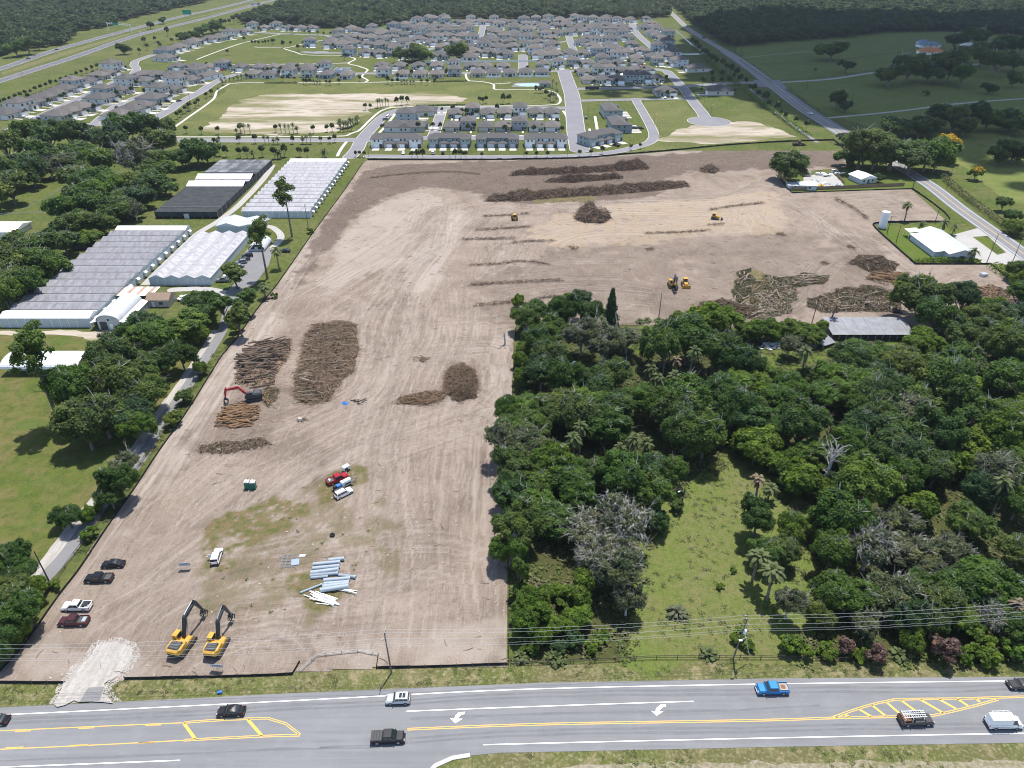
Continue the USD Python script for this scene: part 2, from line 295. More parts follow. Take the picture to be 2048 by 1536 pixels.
# wheel and track marks: pairs of lines along the ways the machines drove
FLOW = [([(200, 1290), (330, 1170), (480, 1060), (620, 950), (740, 880), (880, 830), (1000, 780)], 7, 26), ([(70, 1300), (170, 1150), (320, 930), (450, 740), (580, 560), (690, 400), (740, 340)], 3.5, 22),
        ([(780, 1310), (800, 1150), (790, 1000), (800, 880), (850, 760), (900, 660), (900, 560)], 9, 26), ([(960, 1250), (940, 1050), (950, 900), (990, 760), (1010, 660)], 4, 14),
        ([(280, 1330), (420, 1240), (640, 1180), (850, 1150), (960, 1190)], 10, 20), ([(560, 640), (700, 560), (830, 480), (900, 420), (990, 400)], 12, 24), ([(640, 480), (700, 400), (800, 350), (1000, 330), (1300, 316), (1600, 295)], 6, 26),
        ([(730, 840), (800, 720), (980, 700), (1010, 780), (930, 850), (760, 870)], 4, 16), ([(880, 400), (860, 480), (800, 560), (760, 640), (760, 720)], 6, 22), ([(1000, 415), (1200, 405), (1420, 400), (1560, 360), (1640, 345)], 7, 20),
        ([(1030, 500), (1080, 460), (1200, 440), (1420, 440), (1500, 430)], 10, 16), ([(1570, 400), (1640, 440), (1720, 500), (1800, 560), (1850, 590), (1960, 545), (2048, 600)], 5, 16), ([(1640, 400), (1760, 390), (1850, 420)], 8, 16),
        ([(960, 600), (1200, 560), (1340, 570)], 10, 16), ([(760, 1250), (860, 1200), (980, 1160)], 9, 14), ([(480, 900), (600, 860), (760, 760), (760, 620)], 7, 18), ([(660, 1330), (560, 1250), (360, 1300)], 5, 10),
        ([(1540, 640), (1600, 600), (1640, 540), (1700, 500)], 4, 12), ([(700, 760), (720, 640), (790, 560)], 3, 10), ([(300, 1060), (420, 960), (560, 880)], 8, 16)]
marks = []
for pts, spread, n in FLOW:
    ln = np.array(smooth_line(pts, 2.0).coords); tn = np.gradient(ln, axis=0); tn /= np.linalg.norm(tn, axis=1, keepdims=True); nn = np.c_[-tn[:, 1], tn[:, 0]]
    for k in range(int(n * 2.4)):
        off = rng.normal(0, spread) + ndimage.gaussian_filter1d(rng.normal(0, 6, len(ln)), 9) * .8 + np.linspace(0, 1, len(ln)) * rng.normal(0, spread * .6)
        a, b = sorted(rng.integers(0, len(ln), 2))
        if b - a < 8: continue
        for w in (-1.05, 1.05):
            marks.append(((ln + nn * (off + w)[:, None])[a:b], rng.uniform(60, 255)))
for bx, by, w, h, ang, n in ((990, 640, 60, 16, .15, 14), (1010, 470, 55, 50, 1.2, 40), (1480, 440, 55, 16, 1.35, 26), (1790, 412, 75, 26, .25, 22), (1000, 520, 60, 30, 1.35, 30), (850, 470, 40, 40, 1.2, 40), (1350, 450, 60, 20, .5, 16)):
    for k in range(n):                                               # short passes of the dozers, side by side
        c = np.array(G(bx + rng.uniform(-w, w), by + rng.uniform(-h, h))); a2 = ang + rng.normal(0, .22); d = np.array([math.cos(a2), math.sin(a2)]) * rng.uniform(4, 12)
        for o in (-1.0, 1.0):
            q = np.array([-d[1], d[0]]); q = q / np.linalg.norm(q) * o
            marks.append((np.array([c - d + q, c + q + q * .1, c + d + q]), rng.uniform(80, 230)))
half = len(marks) // 2
order = rng.permutation(len(marks))
tA = ndimage.gaussian_filter(rline([marks[i] for i in order[:half]], 1), .42)
tB = ndimage.gaussian_filter(rline([marks[i] for i in order[half:]], 1), .42)
ROWS = [[(965, 434), (1010, 432), (1060, 428)], [(952, 462), (1000, 459), (1060, 455)], [(924, 480), (970, 480), (1030, 478)], [(1026, 488), (1060, 485), (1110, 484)], [(940, 531), (1000, 529), (1040, 524), (1100, 532)], [(938, 572), (1000, 568), (1060, 565), (1125, 562)],
        [(950, 613), (985, 610), (1022, 607)], [(1070, 601), (1105, 595), (1140, 596)], [(1418, 422), (1460, 415), (1530, 408)], [(1416, 451), (1450, 450)], [(1670, 400), (1700, 415), (1735, 440)], [(740, 358), (800, 350), (900, 345), (960, 350)], [(1290, 468), (1360, 466), (1420, 462)],
        [(395, 903), (440, 896), (500, 898), (540, 892)], [(1240, 650), (1300, 645), (1380, 646)]]
wr = ndimage.gaussian_filter(rline([(GP(r), 255) for r in ROWS], 2), .9)
hgt = .22 * (n1 - .5) * 2 + .12 * (n2 - .5) + .05 * (n3 - .5) - .16 * tA + .14 * tB + .55 * wr * (n3 + .4)
hgt += .55 * raster([GP([(1100, 470), (1180, 430), (1300, 420), (1290, 450), (1180, 475)])]) * 0
inside = raster([list(dirt_poly.exterior.coords)]) > .5
edge = np.clip(ndimage.distance_transform_edt(inside) * RES / 3, 0, 1)
hgt = .10 + (hgt + .10) * edge
hgt = np.maximum(hgt, .03)
tone = np.stack([np.clip(dark * .9 + wr * .75 + tB * .42 + .35 * np.clip(n2 - .52, 0, 1) * 2, 0, 1), grass * np.clip((n3 + n2 - .75) * 3 + .35, 0, 1), np.clip(light * .6 + tA * .7 + sandy * .35, 0, 1)], -1)
sand_a = sandy
idx = -np.ones((NY, NX), int); idx[inside] = np.arange(inside.sum())
q = inside[:-1, :-1] & inside[1:, :-1] & inside[:-1, 1:] & inside[1:, 1:]
jj, ii = np.nonzero(q)
fq = np.stack([idx[jj, ii], idx[jj, ii + 1], idx[jj + 1, ii + 1], idx[jj + 1, ii]], 1)
ground_nodes = {
    'g': ('geometry', {}), 'at': ('attribute', {'attribute': 'tone'}), 'sx': ('separate_color', {'color_type': 'rgb'}), 'as': ('attribute', {'attribute': 'sandy'}),
    'p': ('principled_bsdf', {'roughness': .97, 'specular_ior_level': .1}),
    'na': ('noise_texture', {'scale': .06, 'detail': 6.0, 'roughness': .65, 'distortion': .6}), 'ra': ('rgb_ramp', {'ramp': [(.33, (.175, .138, .110)), (.48, (.236, .189, .153)), (.66, (.288, .235, .193))]}),
    'nb': ('noise_texture', {'scale': .9, 'detail': 6.0, 'roughness': .68, 'distortion': .8}), 'rb': ('map_range', {'from_min': .50, 'from_max': .70, 'to_min': 0.0, 'to_max': .55, 'clamp': True}), 'mb': ('mix', {'color2': (.125, .092, .070)}),
    'mp': ('mapping', {'scale': (1.6, .16, 1.0), 'rotation': (0, 0, .35)}), 'nc': ('noise_texture', {'scale': .8, 'detail': 4.0, 'roughness': .6, 'distortion': 1.2}), 'rc': ('map_range', {'from_min': .52, 'from_max': .66, 'to_min': 0.0, 'to_max': .45, 'clamp': True}), 'mc': ('mix', {'color2': (.305, .262, .232)}),
    'nd': ('noise_texture', {'scale': 3.5, 'detail': 4.0, 'roughness': .7}), 'rd': ('map_range', {'from_min': .55, 'from_max': .72, 'to_min': 0.0, 'to_max': .5, 'clamp': True}), 'md': ('mix', {'color2': (.10, .075, .056)}),
    'mq': ('mapping', {'scale': (.22, 3.2, 1.0), 'rotation': (0, 0, -.55)}), 'ne': ('noise_texture', {'scale': .9, 'detail': 3.0, 'roughness': .6, 'distortion': .7}), 're': ('map_range', {'from_min': .55, 'from_max': .66, 'to_min': 0.0, 'to_max': .6, 'clamp': True}), 'nf': ('noise_texture', {'scale': .035, 'detail': 3.0}), 'rf': ('map_range', {'from_min': .45, 'from_max': .58, 'to_min': 0.0, 'to_max': 1.0, 'clamp': True}), 'mf': ('math', {'math_type': 'multiply'}), 'me': ('mix', {'color2': (.115, .087, .068)}),
    'mw': ('mapping', {'scale': (3.4, .2, 1.0), 'rotation': (0, 0, .12)}), 'nw': ('noise_texture', {'scale': 1.0, 'detail': 3.0, 'roughness': .6, 'distortion': .8}), 'rw': ('map_range', {'from_min': .56, 'from_max': .66, 'to_min': 0.0, 'to_max': .55, 'clamp': True}), 'ww': ('mix', {'color2': (.33, .285, .25)}),
    'm1': ('mix', {'color2': (.345, .298, .258)}), 'm2': ('mix', {'color2': (.095, .071, .058)}), 'm4': ('mix', {'color2': (.36, .275, .18)}), 'm3': ('mix', {'color2': (.19, .18, .075)}),
    'ng': ('noise_texture', {'scale': .5, 'detail': 5.0, 'roughness': .7}), 'rg': ('rgb_ramp', {'ramp': [(.36, (.17, .122, .07)), (.5, (.135, .116, .054)), (.64, (.085, .096, .032))]}),
    's4': ('math', {'math_type': 'multiply', 'value2': .5}), 's2': ('math', {'math_type': 'multiply', 'value2': .8}),
    'bn': ('noise_texture', {'scale': 2.2, 'detail': 6.0, 'roughness': .72}), 'bp': ('bump', {'strength': 1.0, 'distance': .26})}
ground_links = [('g.position', 'na.vector'), ('na.fac', 'ra.fac'), ('g.position', 'nb.vector'), ('nb.fac', 'rb.value'), ('rb.result', 'mb.fac'), ('ra.color', 'mb.color1'), ('g.position', 'mp.vector'), ('mp.vector', 'nc.vector'), ('nc.fac', 'rc.value'),
                ('rc.result', 'mc.fac'), ('mb.color', 'mc.color1'), ('at.color', 'sx.color'), ('g.position', 'mq.vector'), ('mq.vector', 'ne.vector'), ('ne.fac', 're.value'), ('g.position', 'nf.vector'), ('nf.fac', 'rf.value'), ('re.result', 'mf.value1'), ('rf.result', 'mf.value2'), ('mf.value', 'me.fac'), ('mc.color', 'me.color1'), ('g.position', 'mw.vector'), ('mw.vector', 'nw.vector'), ('nw.fac', 'rw.value'), ('rw.result', 'ww.fac'), ('me.color', 'ww.color1'), ('sx.b', 'm1.fac'), ('ww.color', 'm1.color1'), ('sx.r', 's2.value1'), ('s2.value', 'm2.fac'), ('m1.color', 'm2.color1'), ('as.fac', 's4.value1'), ('s4.value', 'm4.fac'),
                ('m2.color', 'm4.color1'), ('g.position', 'nd.vector'), ('nd.fac', 'rd.value'), ('rd.result', 'md.fac'), ('m4.color', 'md.color1'), ('g.position', 'ng.vector'), ('ng.fac', 'rg.fac'), ('rg.color', 'm3.color2'), ('sx.g', 'm3.fac'), ('md.color', 'm3.color1'), ('m3.color', 'p.base_color'),
                ('g.position', 'bn.vector'), ('bn.fac', 'bp.height'), ('bp.normal', 'p.normal')]
MATS['dirt'] = usdkit.material(stage, '/World/Looks/dirt', ground_nodes, ground_links, surface='p.BSDF')
dm = usdkit.mesh(stage, fresh('/World', 'bare_earth'), (np.c_[gx[inside], gy[inside], hgt[inside]], fq), MATS['dirt'], smooth=True)
pv = UsdGeom.PrimvarsAPI(dm)
pv.CreatePrimvar('tone', Sdf.ValueTypeNames.Color3fArray, 'vertex').Set(Vt.Vec3fArray.FromNumpy(tone[inside].astype(np.float32)))
pv.CreatePrimvar('sandy', Sdf.ValueTypeNames.FloatArray, 'vertex').Set(Vt.FloatArray.FromNumpy(np.clip(sandy * (n2 * 1.4), 0, 1)[inside].astype(np.float32)))
tag(dm.GetPrim(), kind='structure')
def earth_z(x, y):
    i, j = int(round((x - X0) / RES)), int(round((y - Y0) / RES))
    return float(hgt[j, i]) if 0 <= i < NX and 0 <= j < NY and inside[j, i] else 0.0

# fields that differ from the open grass
setting('pasture', ragged(unary_union([poly([(1510, 60), (2048, 60), (2200, 60), (2200, 250), (1960, 262), (1760, 262), (1640, 220), (1560, 168), (1470, 100)]), poly([(1870, 265), (2200, 262), (2200, 430), (2010, 400), (1880, 300)])]), 4), .02, 'pasture')
setting('retention_basin', ragged(poly([(340, 268), (400, 215), (470, 168), (560, 164), (930, 164), (985, 172), (1000, 182), (1090, 182), (1115, 200), (1100, 208), (860, 212), (760, 218), (735, 240), (700, 268), (600, 272)]), 3), .02, 'basin')
setting('sand_flat', ragged(poly([(405, 262), (440, 232), (490, 197), (520, 190), (600, 188), (680, 187), (770, 188), (850, 186), (915, 192), (935, 198), (905, 208), (845, 211), (755, 216), (722, 236), (690, 262), (600, 268), (500, 270)]), 7), .04, 'sand')
setting('building_plots', ragged(poly([(1270, 205), (1365, 200), (1400, 235), (1420, 255), (1490, 225), (1600, 278), (1480, 287), (1348, 299), (1250, 308), (1290, 296), (1316, 275), (1300, 240)]), 2), .02, 'basin')
setting('sand_plot', ragged(poly([(1320, 282), (1350, 262), (1395, 250), (1430, 252), (1480, 242), (1520, 245), (1590, 272), (1480, 285), (1400, 288)]), 5), .04, 'sand')
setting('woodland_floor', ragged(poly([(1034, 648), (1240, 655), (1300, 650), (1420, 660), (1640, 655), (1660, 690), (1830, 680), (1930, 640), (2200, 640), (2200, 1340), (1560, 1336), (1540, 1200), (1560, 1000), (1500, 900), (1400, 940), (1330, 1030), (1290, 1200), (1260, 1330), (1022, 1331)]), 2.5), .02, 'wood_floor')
setting('clearing', ragged(poly([(1245, 1335), (1265, 1150), (1310, 1030), (1380, 960), (1470, 895), (1560, 890), (1640, 990), (1620, 1120), (1640, 1240), (1620, 1335)]), 3.5), .05, 'clearing')
setting('nursery_lawn', ragged(unary_union([poly([(1230, 655), (1300, 650), (1330, 690), (1280, 712), (1230, 690)]), poly([(1500, 700), (1600, 690), (1800, 682), (1800, 700), (1680, 700), (1640, 745), (1530, 745)])]), 1.5), .05, 'lawn')

# the county road along the bottom
top_e = [(-200, 1422), (0, 1415), (300, 1401), (600, 1386), (1080, 1366), (1560, 1357), (2048, 1354), (2250, 1353)]
bot_r = [(2250, 1484), (2048, 1486), (1560, 1494), (1200, 1502), (1000, 1506), (937, 1512), (900, 1522), (862, 1540), (840, 1600), (-200, 1610)]
setting('road_verge', poly([(-200, 1370), (0, 1362), (250, 1358), (590, 1347), (750, 1336), (1017, 1329), (1300, 1325), (1600, 1322), (2048, 1330), (2250, 1332), (2250, 1700), (-200, 1700)]), .03, 'verge')
road = obj('road', MB().sheet(poly(top_e + bot_r), .07), 'asphalt', kind='structure')
sh = MB(); sh.sheet(ragged(poly([(2250, 1518), (1560, 1524), (1150, 1530), (1100, 1545), (1250, 1640), (2250, 1640)]), .8, .5), .05)
obj('sandy_strip', sh, 'sandy_grass', kind='structure')
def stripe(mb, pts, w, z=.078, off=0.0, curve=True):
    l = smooth_line(pts, 3.0) if curve and len(pts) > 2 else line(pts)
    if off: l = l.parallel_offset(abs(off), 'left' if off > 0 else 'right')
    mb.sheet(l.buffer(w / 2, cap_style=2), z)
w_ = MB()
stripe(w_, [(-200, 1437), (0, 1430), (300, 1416), (600, 1401), (1080, 1378), (1560, 1368), (2048, 1362), (2250, 1360)], .17)
stripe(w_, [(-200, 1546), (0, 1535), (180, 1528), (360, 1521)], .17)
stripe(w_, [(967, 1490), (1080, 1487), (1560, 1476), (2048, 1467), (2250, 1464)], .17)
stripe(w_, [(813, 1423), (1080, 1413), (1387, 1403)], .17)
for x0, y0 in ((901, 1447), (1303, 1432)):                            # turn arrows: a bent shaft and a head
    a = poly([(x0 + 29, y0 - 23), (x0 + 29, y0 - 19), (x0 + 22, y0 - 17), (x0 + 17, y0 - 12), (x0 + 16, y0 - 9), (x0 + 24, y0 - 9), (x0 + 10, y0), (x0 - 1, y0 - 10), (x0 + 7, y0 - 9), (x0 + 10, y0 - 16), (x0 + 17, y0 - 22)])
    w_.sheet(a, .078)
obj('white_markings', w_, 'white_paint_mark', road)
t_ = MB()
for pts in ([(0, 1446), (600, 1419), (1080, 1396), (1560, 1386), (2048, 1380)], [(0, 1520), (300, 1509), (600, 1497), (760, 1492)], [(640, 1493), (1080, 1473), (1560, 1463), (2048, 1456)], [(820, 1437), (1080, 1430), (1400, 1422), (1640, 1412)], [(0, 1438), (600, 1411), (1080, 1388), (1560, 1377), (2048, 1371)], [(820, 1475), (1080, 1464), (1560, 1454), (2048, 1446)]):
    c = np.array(smooth_line(pts, 1.5).coords); w = .10 + .26 * meshkit.noise(np.c_[c * .15, np.zeros(len(c))]); dv = meshkit.fbm(np.c_[c * .05, np.ones(len(c))], 3) - .5
    t_.sheet(Polygon(np.r_[c + np.c_[0 * w, dv * 1.2 + w], (c + np.c_[0 * w, dv * 1.2 - w])[::-1]]).buffer(0), .074)
obj('tyre_streaks', t_, 'asphalt_worn', road)
y_ = MB()
def double(pts): stripe(y_, pts, .13, off=.16); stripe(y_, pts, .13, off=-.16)
stripe(y_, [(-200, 1470), (0, 1462), (200, 1453), (368, 1446)], .15); stripe(y_, [(-200, 1507), (0, 1499), (200, 1490), (368, 1481)], .15)
for x, y in ((30, 1463), (157, 1457), (291, 1451)): stripe(y_, [(x, y + .5), (x + 32, y - 1)], .15)
for x, y in ((12, 1496), (141, 1491.5), (277, 1486.5)): stripe(y_, [(x, y), (x + 35, y - 1.5)], .15)
double([(368, 1445.5), (450, 1440), (537, 1437), (570, 1447), (590, 1460), (600, 1470)]); double([(368, 1481), (480, 1475), (534, 1472.5), (600, 1471)])
stripe(y_, [(368, 1447), (391, 1479)], .5); stripe(y_, [(496, 1440), (524, 1472)], .5)
double([(814, 1459), (1080, 1449), (1560, 1440), (1664, 1436.5), (1780, 1434), (1869, 1431)])
double([(1664, 1436), (1700, 1423), (1745, 1409), (1800, 1399), (1900, 1398), (2048, 1394), (2250, 1392)]); double([(1869, 1431), (1930, 1417), (1996, 1399)])
for (a, b), (c_, d_) in (((1718, 1419), (1742, 1433)), ((1744, 1411), (1772, 1433)), ((1773, 1405), (1802, 1430)), ((1802, 1401), (1843, 1431)), ((1841, 1400), (1886, 1426)), ((1878, 1399), (1912, 1418)), ((1914, 1398), (1936, 1412)), ((1949, 1397), (1960, 1404)), ((1690, 1430), (1700, 1435))):
    stripe(y_, [(a, b), (c_, d_)], .42)
obj('yellow_markings', y_, 'yellow_mark', road)
kb = MB(); kb.prism(smooth_line([(845, 1560), (868, 1534), (890, 1522), (912, 1515), (940, 1511)]).buffer(.35, cap_style=2), 0, .2); obj('kerb', kb, 'concrete', road)
setting('stone_entrance', ragged(poly([(110, 1408), (125, 1380), (150, 1345), (175, 1318), (195, 1297), (235, 1281), (262, 1290), (272, 1320), (235, 1352), (212, 1372), (208, 1390), (232, 1402)]), 1.2, .4, 9), .30, 'crushed_stone')
setting('entrance_apron', poly([(160, 1406), (178, 1377), (210, 1375), (200, 1404)]), .31, 'lane_asphalt')

def street(pts, w, z=.06, m='street', name='street', kerb=True, geom=None):
    g = geom if geom is not None else unary_union([smooth_line(p, 3.0).buffer(ww / 2, cap_style=2, join_style=1) for p, ww in (pts if isinstance(pts[0][0], (list, tuple)) and isinstance(pts[0][0][0], (list, tuple)) else [(pts, w)])])
    r = obj(name, MB().sheet(g, z), m, kind='structure')
    if kerb:
        k = MB(); k.prism(g.buffer(.38, join_style=1).difference(g), 0, .14); obj('kerb', k, 'concrete', r)
    return g
# the new streets of the housing estate, drawn as one network so that crossings stay open
NET = [([(-60, 300), (20, 260), (64, 240), (109, 219), (156, 198), (195, 180), (234, 162), (260, 151), (273, 139), (268, 129), (277, 120), (305, 110)], 7.5), ([(52, 247), (150, 249), (282, 250)], 7), ([(188, 248), (205, 233), (234, 211), (264, 198), (289, 188), (318, 172)], 6),
       ([(262, 262), (280, 253), (332, 225), (361, 205), (400, 184), (426, 167), (448, 156), (475, 149), (560, 147), (740, 147), (893, 147), (1000, 144), (1130, 142), (1305, 138), (1334, 143)], 8.5), ([(205, 209), (330, 211)], 6), ([(385, 154), (330, 163), (240, 163)], 6),
       ([(1160, 300), (1154, 274), (1147, 215), (1142, 184), (1130, 149), (1128, 141)], 12.5), ([(330, 281), (403, 281), (560, 281), (715, 280), (855, 276), (1127, 276), (1156, 274)], 9), ([(700, 314), (713, 300), (724, 279), (744, 256), (762, 238), (780, 226), (808, 219), (865, 217), (933, 216), (1127, 216), (1147, 214)], 8.5),
       ([(884, 219), (877, 242), (866, 274)], 7.5), ([(738, 313), (1060, 314), (1137, 312), (1215, 306), (1273, 294), (1303, 282), (1307, 266), (1289, 230), (1273, 203), (1270, 198)], 6.5), ([(1148, 202), (1176, 201), (1270, 199), (1367, 197)], 6.5), ([(1411, 238), (1405, 227), (1389, 207), (1364, 174), (1334, 143), (1310, 138)], 8.5),
       ([(1145, 178), (1200, 177), (1364, 173), (1432, 168), (1495, 165)], 8.5), ([(1046, 110), (1046, 143)], 9), ([(1137, 70), (1141, 85), (1151, 108)], 8), ([(966, 50), (964, 62), (957, 84)], 8), ([(1265, 47), (1278, 72), (1301, 92), (1320, 106)], 9),
       ([(840, 58), (821, 64), (787, 73), (740, 74), (667, 74), (652, 71), (574, 68), (514, 65)], 7), ([(945, 72), (896, 86), (868, 96), (840, 104)], 7), ([(610, 104), (640, 106), (700, 106), (760, 102)], 8), ([(915, 92), (1046, 90), (1180, 74)], 6.5), ([(840, 52), (930, 51), (1100, 50), (1265, 51)], 6)]
net = unary_union([smooth_line(p, 3.0).buffer(w / 2, join_style=1) for p, w in NET] + [Point(*G(1418, 243)).buffer(15.5), Point(*G(640, 105)).buffer(9)])
street(None, 0, geom=net)
PATHS = [[(394, 119), (482, 87), (498, 83), (562, 68)], [(510, 94), (566, 96), (610, 87), (667, 77)], [(567, 97), (589, 104), (613, 110), (675, 111), (710, 119), (697, 126), (719, 133), (735, 141), (724, 152), (735, 162), (728, 165)], [(430, 131), (496, 129), (600, 128), (697, 126)],
         [(455, 168), (480, 166), (700, 165), (938, 162), (974, 165), (988, 170), (988, 178), (1006, 180), (1060, 179), (1086, 180), (1111, 186), (1121, 199), (1113, 209), (1000, 212), (855, 213), (787, 215), (762, 222), (738, 242), (717, 262), (705, 266), (690, 272), (339, 274)], [(330, 268), (372, 238), (425, 200), (440, 178), (458, 168)],
         [(938, 162), (932, 153), (932, 146)], [(990, 168), (1020, 166)], [(756, 268), (775, 248), (790, 228)], [(1190, 233), (1195, 262)], [(1126, 222), (1136, 240), (1136, 252), (1140, 264), (1128, 272), (1000, 271), (880, 271)], [(675, 312), (688, 290), (695, 282)], [(1330, 182), (1310, 168), (1302, 160), (1288, 150)]]
pv_ = unary_union([smooth_line(p, 3.0).buffer(1.0, join_style=1) for p in PATHS]).difference(net.buffer(.4))
setting('pavement', pv_, .085, 'concrete')

# the divided highway
def carriageway(pts, w):
    g = smooth_line(pts, 6.0).buffer(w / 2, cap_style=2); r = obj('highway', MB().sheet(g, .08), 'highway_surface', kind='structure')
    m = MB()
    l = smooth_line(pts, 6.0)
    for o in (-w / 2 + 1.6, w / 2 - 1.2): m.sheet(l.parallel_offset(abs(o), 'left' if o > 0 else 'right').buffer(.12, cap_style=2), .10)
    for k in range(0, int(l.length), 24):
        from shapely.ops import substring
        for o in (-1.8, 1.9): m.sheet(substring(l, k, k + 4).parallel_offset(abs(o), 'left' if o > 0 else 'right').buffer(.09, cap_style=2), .10)
    obj('lane_markings', m, 'white_paint_mark', r)
carriageway([(-90, 165), (0, 138), (116, 99), (239, 65), (342, 38), (440, 16), (530, -6), (640, -30)], 14); carriageway([(-90, 192), (0, 162), (137, 118), (284, 68), (393, 41), (470, 21), (560, -3), (680, -33)], 14)
setting('median', poly([(0, 144), (116, 106), (239, 71), (342, 45), (440, 23), (530, 1), (535, 4), (393, 36), (284, 62), (137, 110), (0, 153)]).buffer(-2), .03, 'verge')

# the two-lane road up the right side with its turn lane
RR = [(1330, 14), (1348, 31), (1392, 68), (1468, 113), (1539, 167), (1621, 229), (1697, 273), (1770, 316), (1845, 361), (1929, 424), (1997, 472), (2060, 517), (2200, 618)]
l = smooth_line(RR, 4.0)
rr = obj('road', MB().sheet(unary_union([l.buffer(4.6, cap_style=2), smooth_line([(1450, 103), (1500, 136), (1560, 182), (1640, 238), (1700, 275)]).buffer(6.6, cap_style=2), poly([(1508, 160), (1560, 160), (1575, 178), (1500, 172)])]), .07), 'asphalt', kind='structure')
m = MB()
for o in (3.6, -3.6): m.sheet(l.parallel_offset(abs(o), 'left' if o > 0 else 'right').buffer(.09, cap_style=2), .078)
obj('white_markings', m, 'white_paint_mark', rr)
m = MB()
for o in (.16, -.16): m.sheet(l.parallel_offset(abs(o), 'left' if o > 0 else 'right').buffer(.07, cap_style=2), .078)
obj('yellow_markings', m, 'yellow_mark', rr)
setting('roadside_path', smooth_line([(1500, 178), (1530, 205), (1570, 238), (1635, 285)]).buffer(1.5, cap_style=2), .06, 'street')
setting('farm_lane', unary_union([smooth_line([(1550, 165), (1640, 160), (1760, 144), (1960, 128)]).buffer(2.6, cap_style=2), smooth_line([(1655, 236), (1800, 222), (1920, 207), (2100, 195)]).buffer(1.6, cap_style=2), smooth_line([(1474, 117), (1560, 108), (1680, 98)]).buffer(.7, cap_style=2)]), .05, 'gravel_lot')
setting('building_forecourt', unary_union([poly([(1905, 470), (1960, 455), (1985, 475), (2048, 520), (2060, 532), (1965, 526), (1935, 505)]).difference(poly([(1945, 474), (1975, 472), (2012, 505), (1995, 510)]))]), .06, 'gravel_lot')
setting('building_yard', ragged(poly([(1750, 452), (1895, 448), (1985, 480), (1980, 528), (1832, 526)]), 0.4), .03, 'lawn')
setting('house_yard', poly([(1560, 352), (1700, 335), (1830, 350), (1822, 376), (1586, 384)]), .04, 'lawn'); setting('scrap_yard', ragged(poly([(1610, 352), (1665, 345), (1690, 372), (1640, 378), (1605, 372)]), 1), .06, 'gravel_lot')

# the nursery lane, lot and lawns on the left
setting('lane', smooth_line([(40, 1205), (98, 1147), (143, 1095), (191, 1028), (240, 968), (284, 914), (328, 839), (376, 771), (402, 731), (441, 668), (455, 625), (456, 600)], 2.0).buffer(1.7, cap_style=2), .05, 'lane_asphalt')
setting('lane_shoulder', ragged(smooth_line([(60, 1160), (120, 1090), (170, 1025), (225, 960), (272, 900), (318, 828), (364, 765), (392, 725), (432, 660)], 2.0).buffer(1.6, cap_style=2), 0.5), .03, 'crushed_stone')
setting('parking_lot', poly([(440, 605), (452, 585), (490, 545), (478, 520), (500, 492), (530, 488), (546, 500), (538, 530), (512, 566), (480, 592), (470, 618), (455, 640)]), .07, 'lane_asphalt')
setting('nursery_path', unary_union([smooth_line([(290, 570), (330, 530), (390, 472), (440, 440), (480, 408), (545, 330)]).buffer(1.8, cap_style=2), smooth_line([(538, 500), (560, 480), (545, 455), (520, 448), (550, 432)]).buffer(1.6), smooth_line([(345, 580), (400, 578), (452, 588)]).buffer(2)]), .05, 'gravel_lot')
setting('bare_yard', ragged(poly([(0, 660), (180, 662), (262, 655), (318, 622), (300, 615), (248, 660), (250, 680), (200, 690), (170, 672), (0, 668)]), 2), .04, 'sand')
setting('left_field', ragged(poly([(-60, 668), (240, 672), (300, 700), (360, 690), (400, 720), (330, 820), (200, 1010), (60, 1180), (-100, 1300)]), 2), .015, 'field')
# ---------------------------------------------------------------- trees
leaf('leaf_oak', [(.052, .112, .024), (.076, .155, .026), (.105, .200, .028), (.092, .152, .038), (.130, .220, .030), (.066, .132, .030), (.148, .205, .046), (.048, .108, .040), (.085, .175, .026), (.10, .165, .05)], .36)
leaf('leaf_bright', [(.095, .175, .022), (.125, .215, .026), (.150, .240, .030), (.11, .185, .028)], .34)
leaf('leaf_moss', [(.115, .150, .065), (.140, .165, .085), (.100, .138, .052)], .3)
leaf('leaf_far', [(.045, .082, .026), (.058, .098, .030), (.078, .128, .034), (.05, .095, .03), (.095, .145, .038)], .24, .12)
leaf('leaf_street', [(.06, .10, .03), (.08, .125, .035), (.07, .115, .032)], .25)
leaf('leaf_palm', [(.13, .17, .06), (.155, .195, .075), (.11, .15, .05)], .3, 1.0)
leaf('leaf_dead_palm', [(.26, .19, .11), (.22, .17, .11)], .1, 1.0)
leaf('leaf_silver', [(.15, .17, .10), (.13, .15, .08)], .2, 1.0)
leaf('leaf_conifer', [(.05, .10, .03), (.056, .108, .036)], .2)
leaf('leaf_pink', [(.17, .10, .085), (.15, .115, .08)], .2, 1.0)
leaf('leaf_yellow', [(.62, .42, .03), (.55, .38, .03)], .25, 1.0)
leaf('moss_hang', [(.30, .305, .25), (.37, .37, .31), (.26, .27, .21)], .2, 1.0)
leaf('leaf_weed', [(.10, .15, .03), (.14, .17, .05), (.17, .165, .08), (.09, .13, .026)], .2, 1.0)
mat('bark', (.13, .105, .085), .9, .35, 2.0)
mat('bark_grey', (.36, .345, .32), .9, .25, 2.0)
mat('bark_palm', (.17, .145, .12), .9, .3, 3.0)

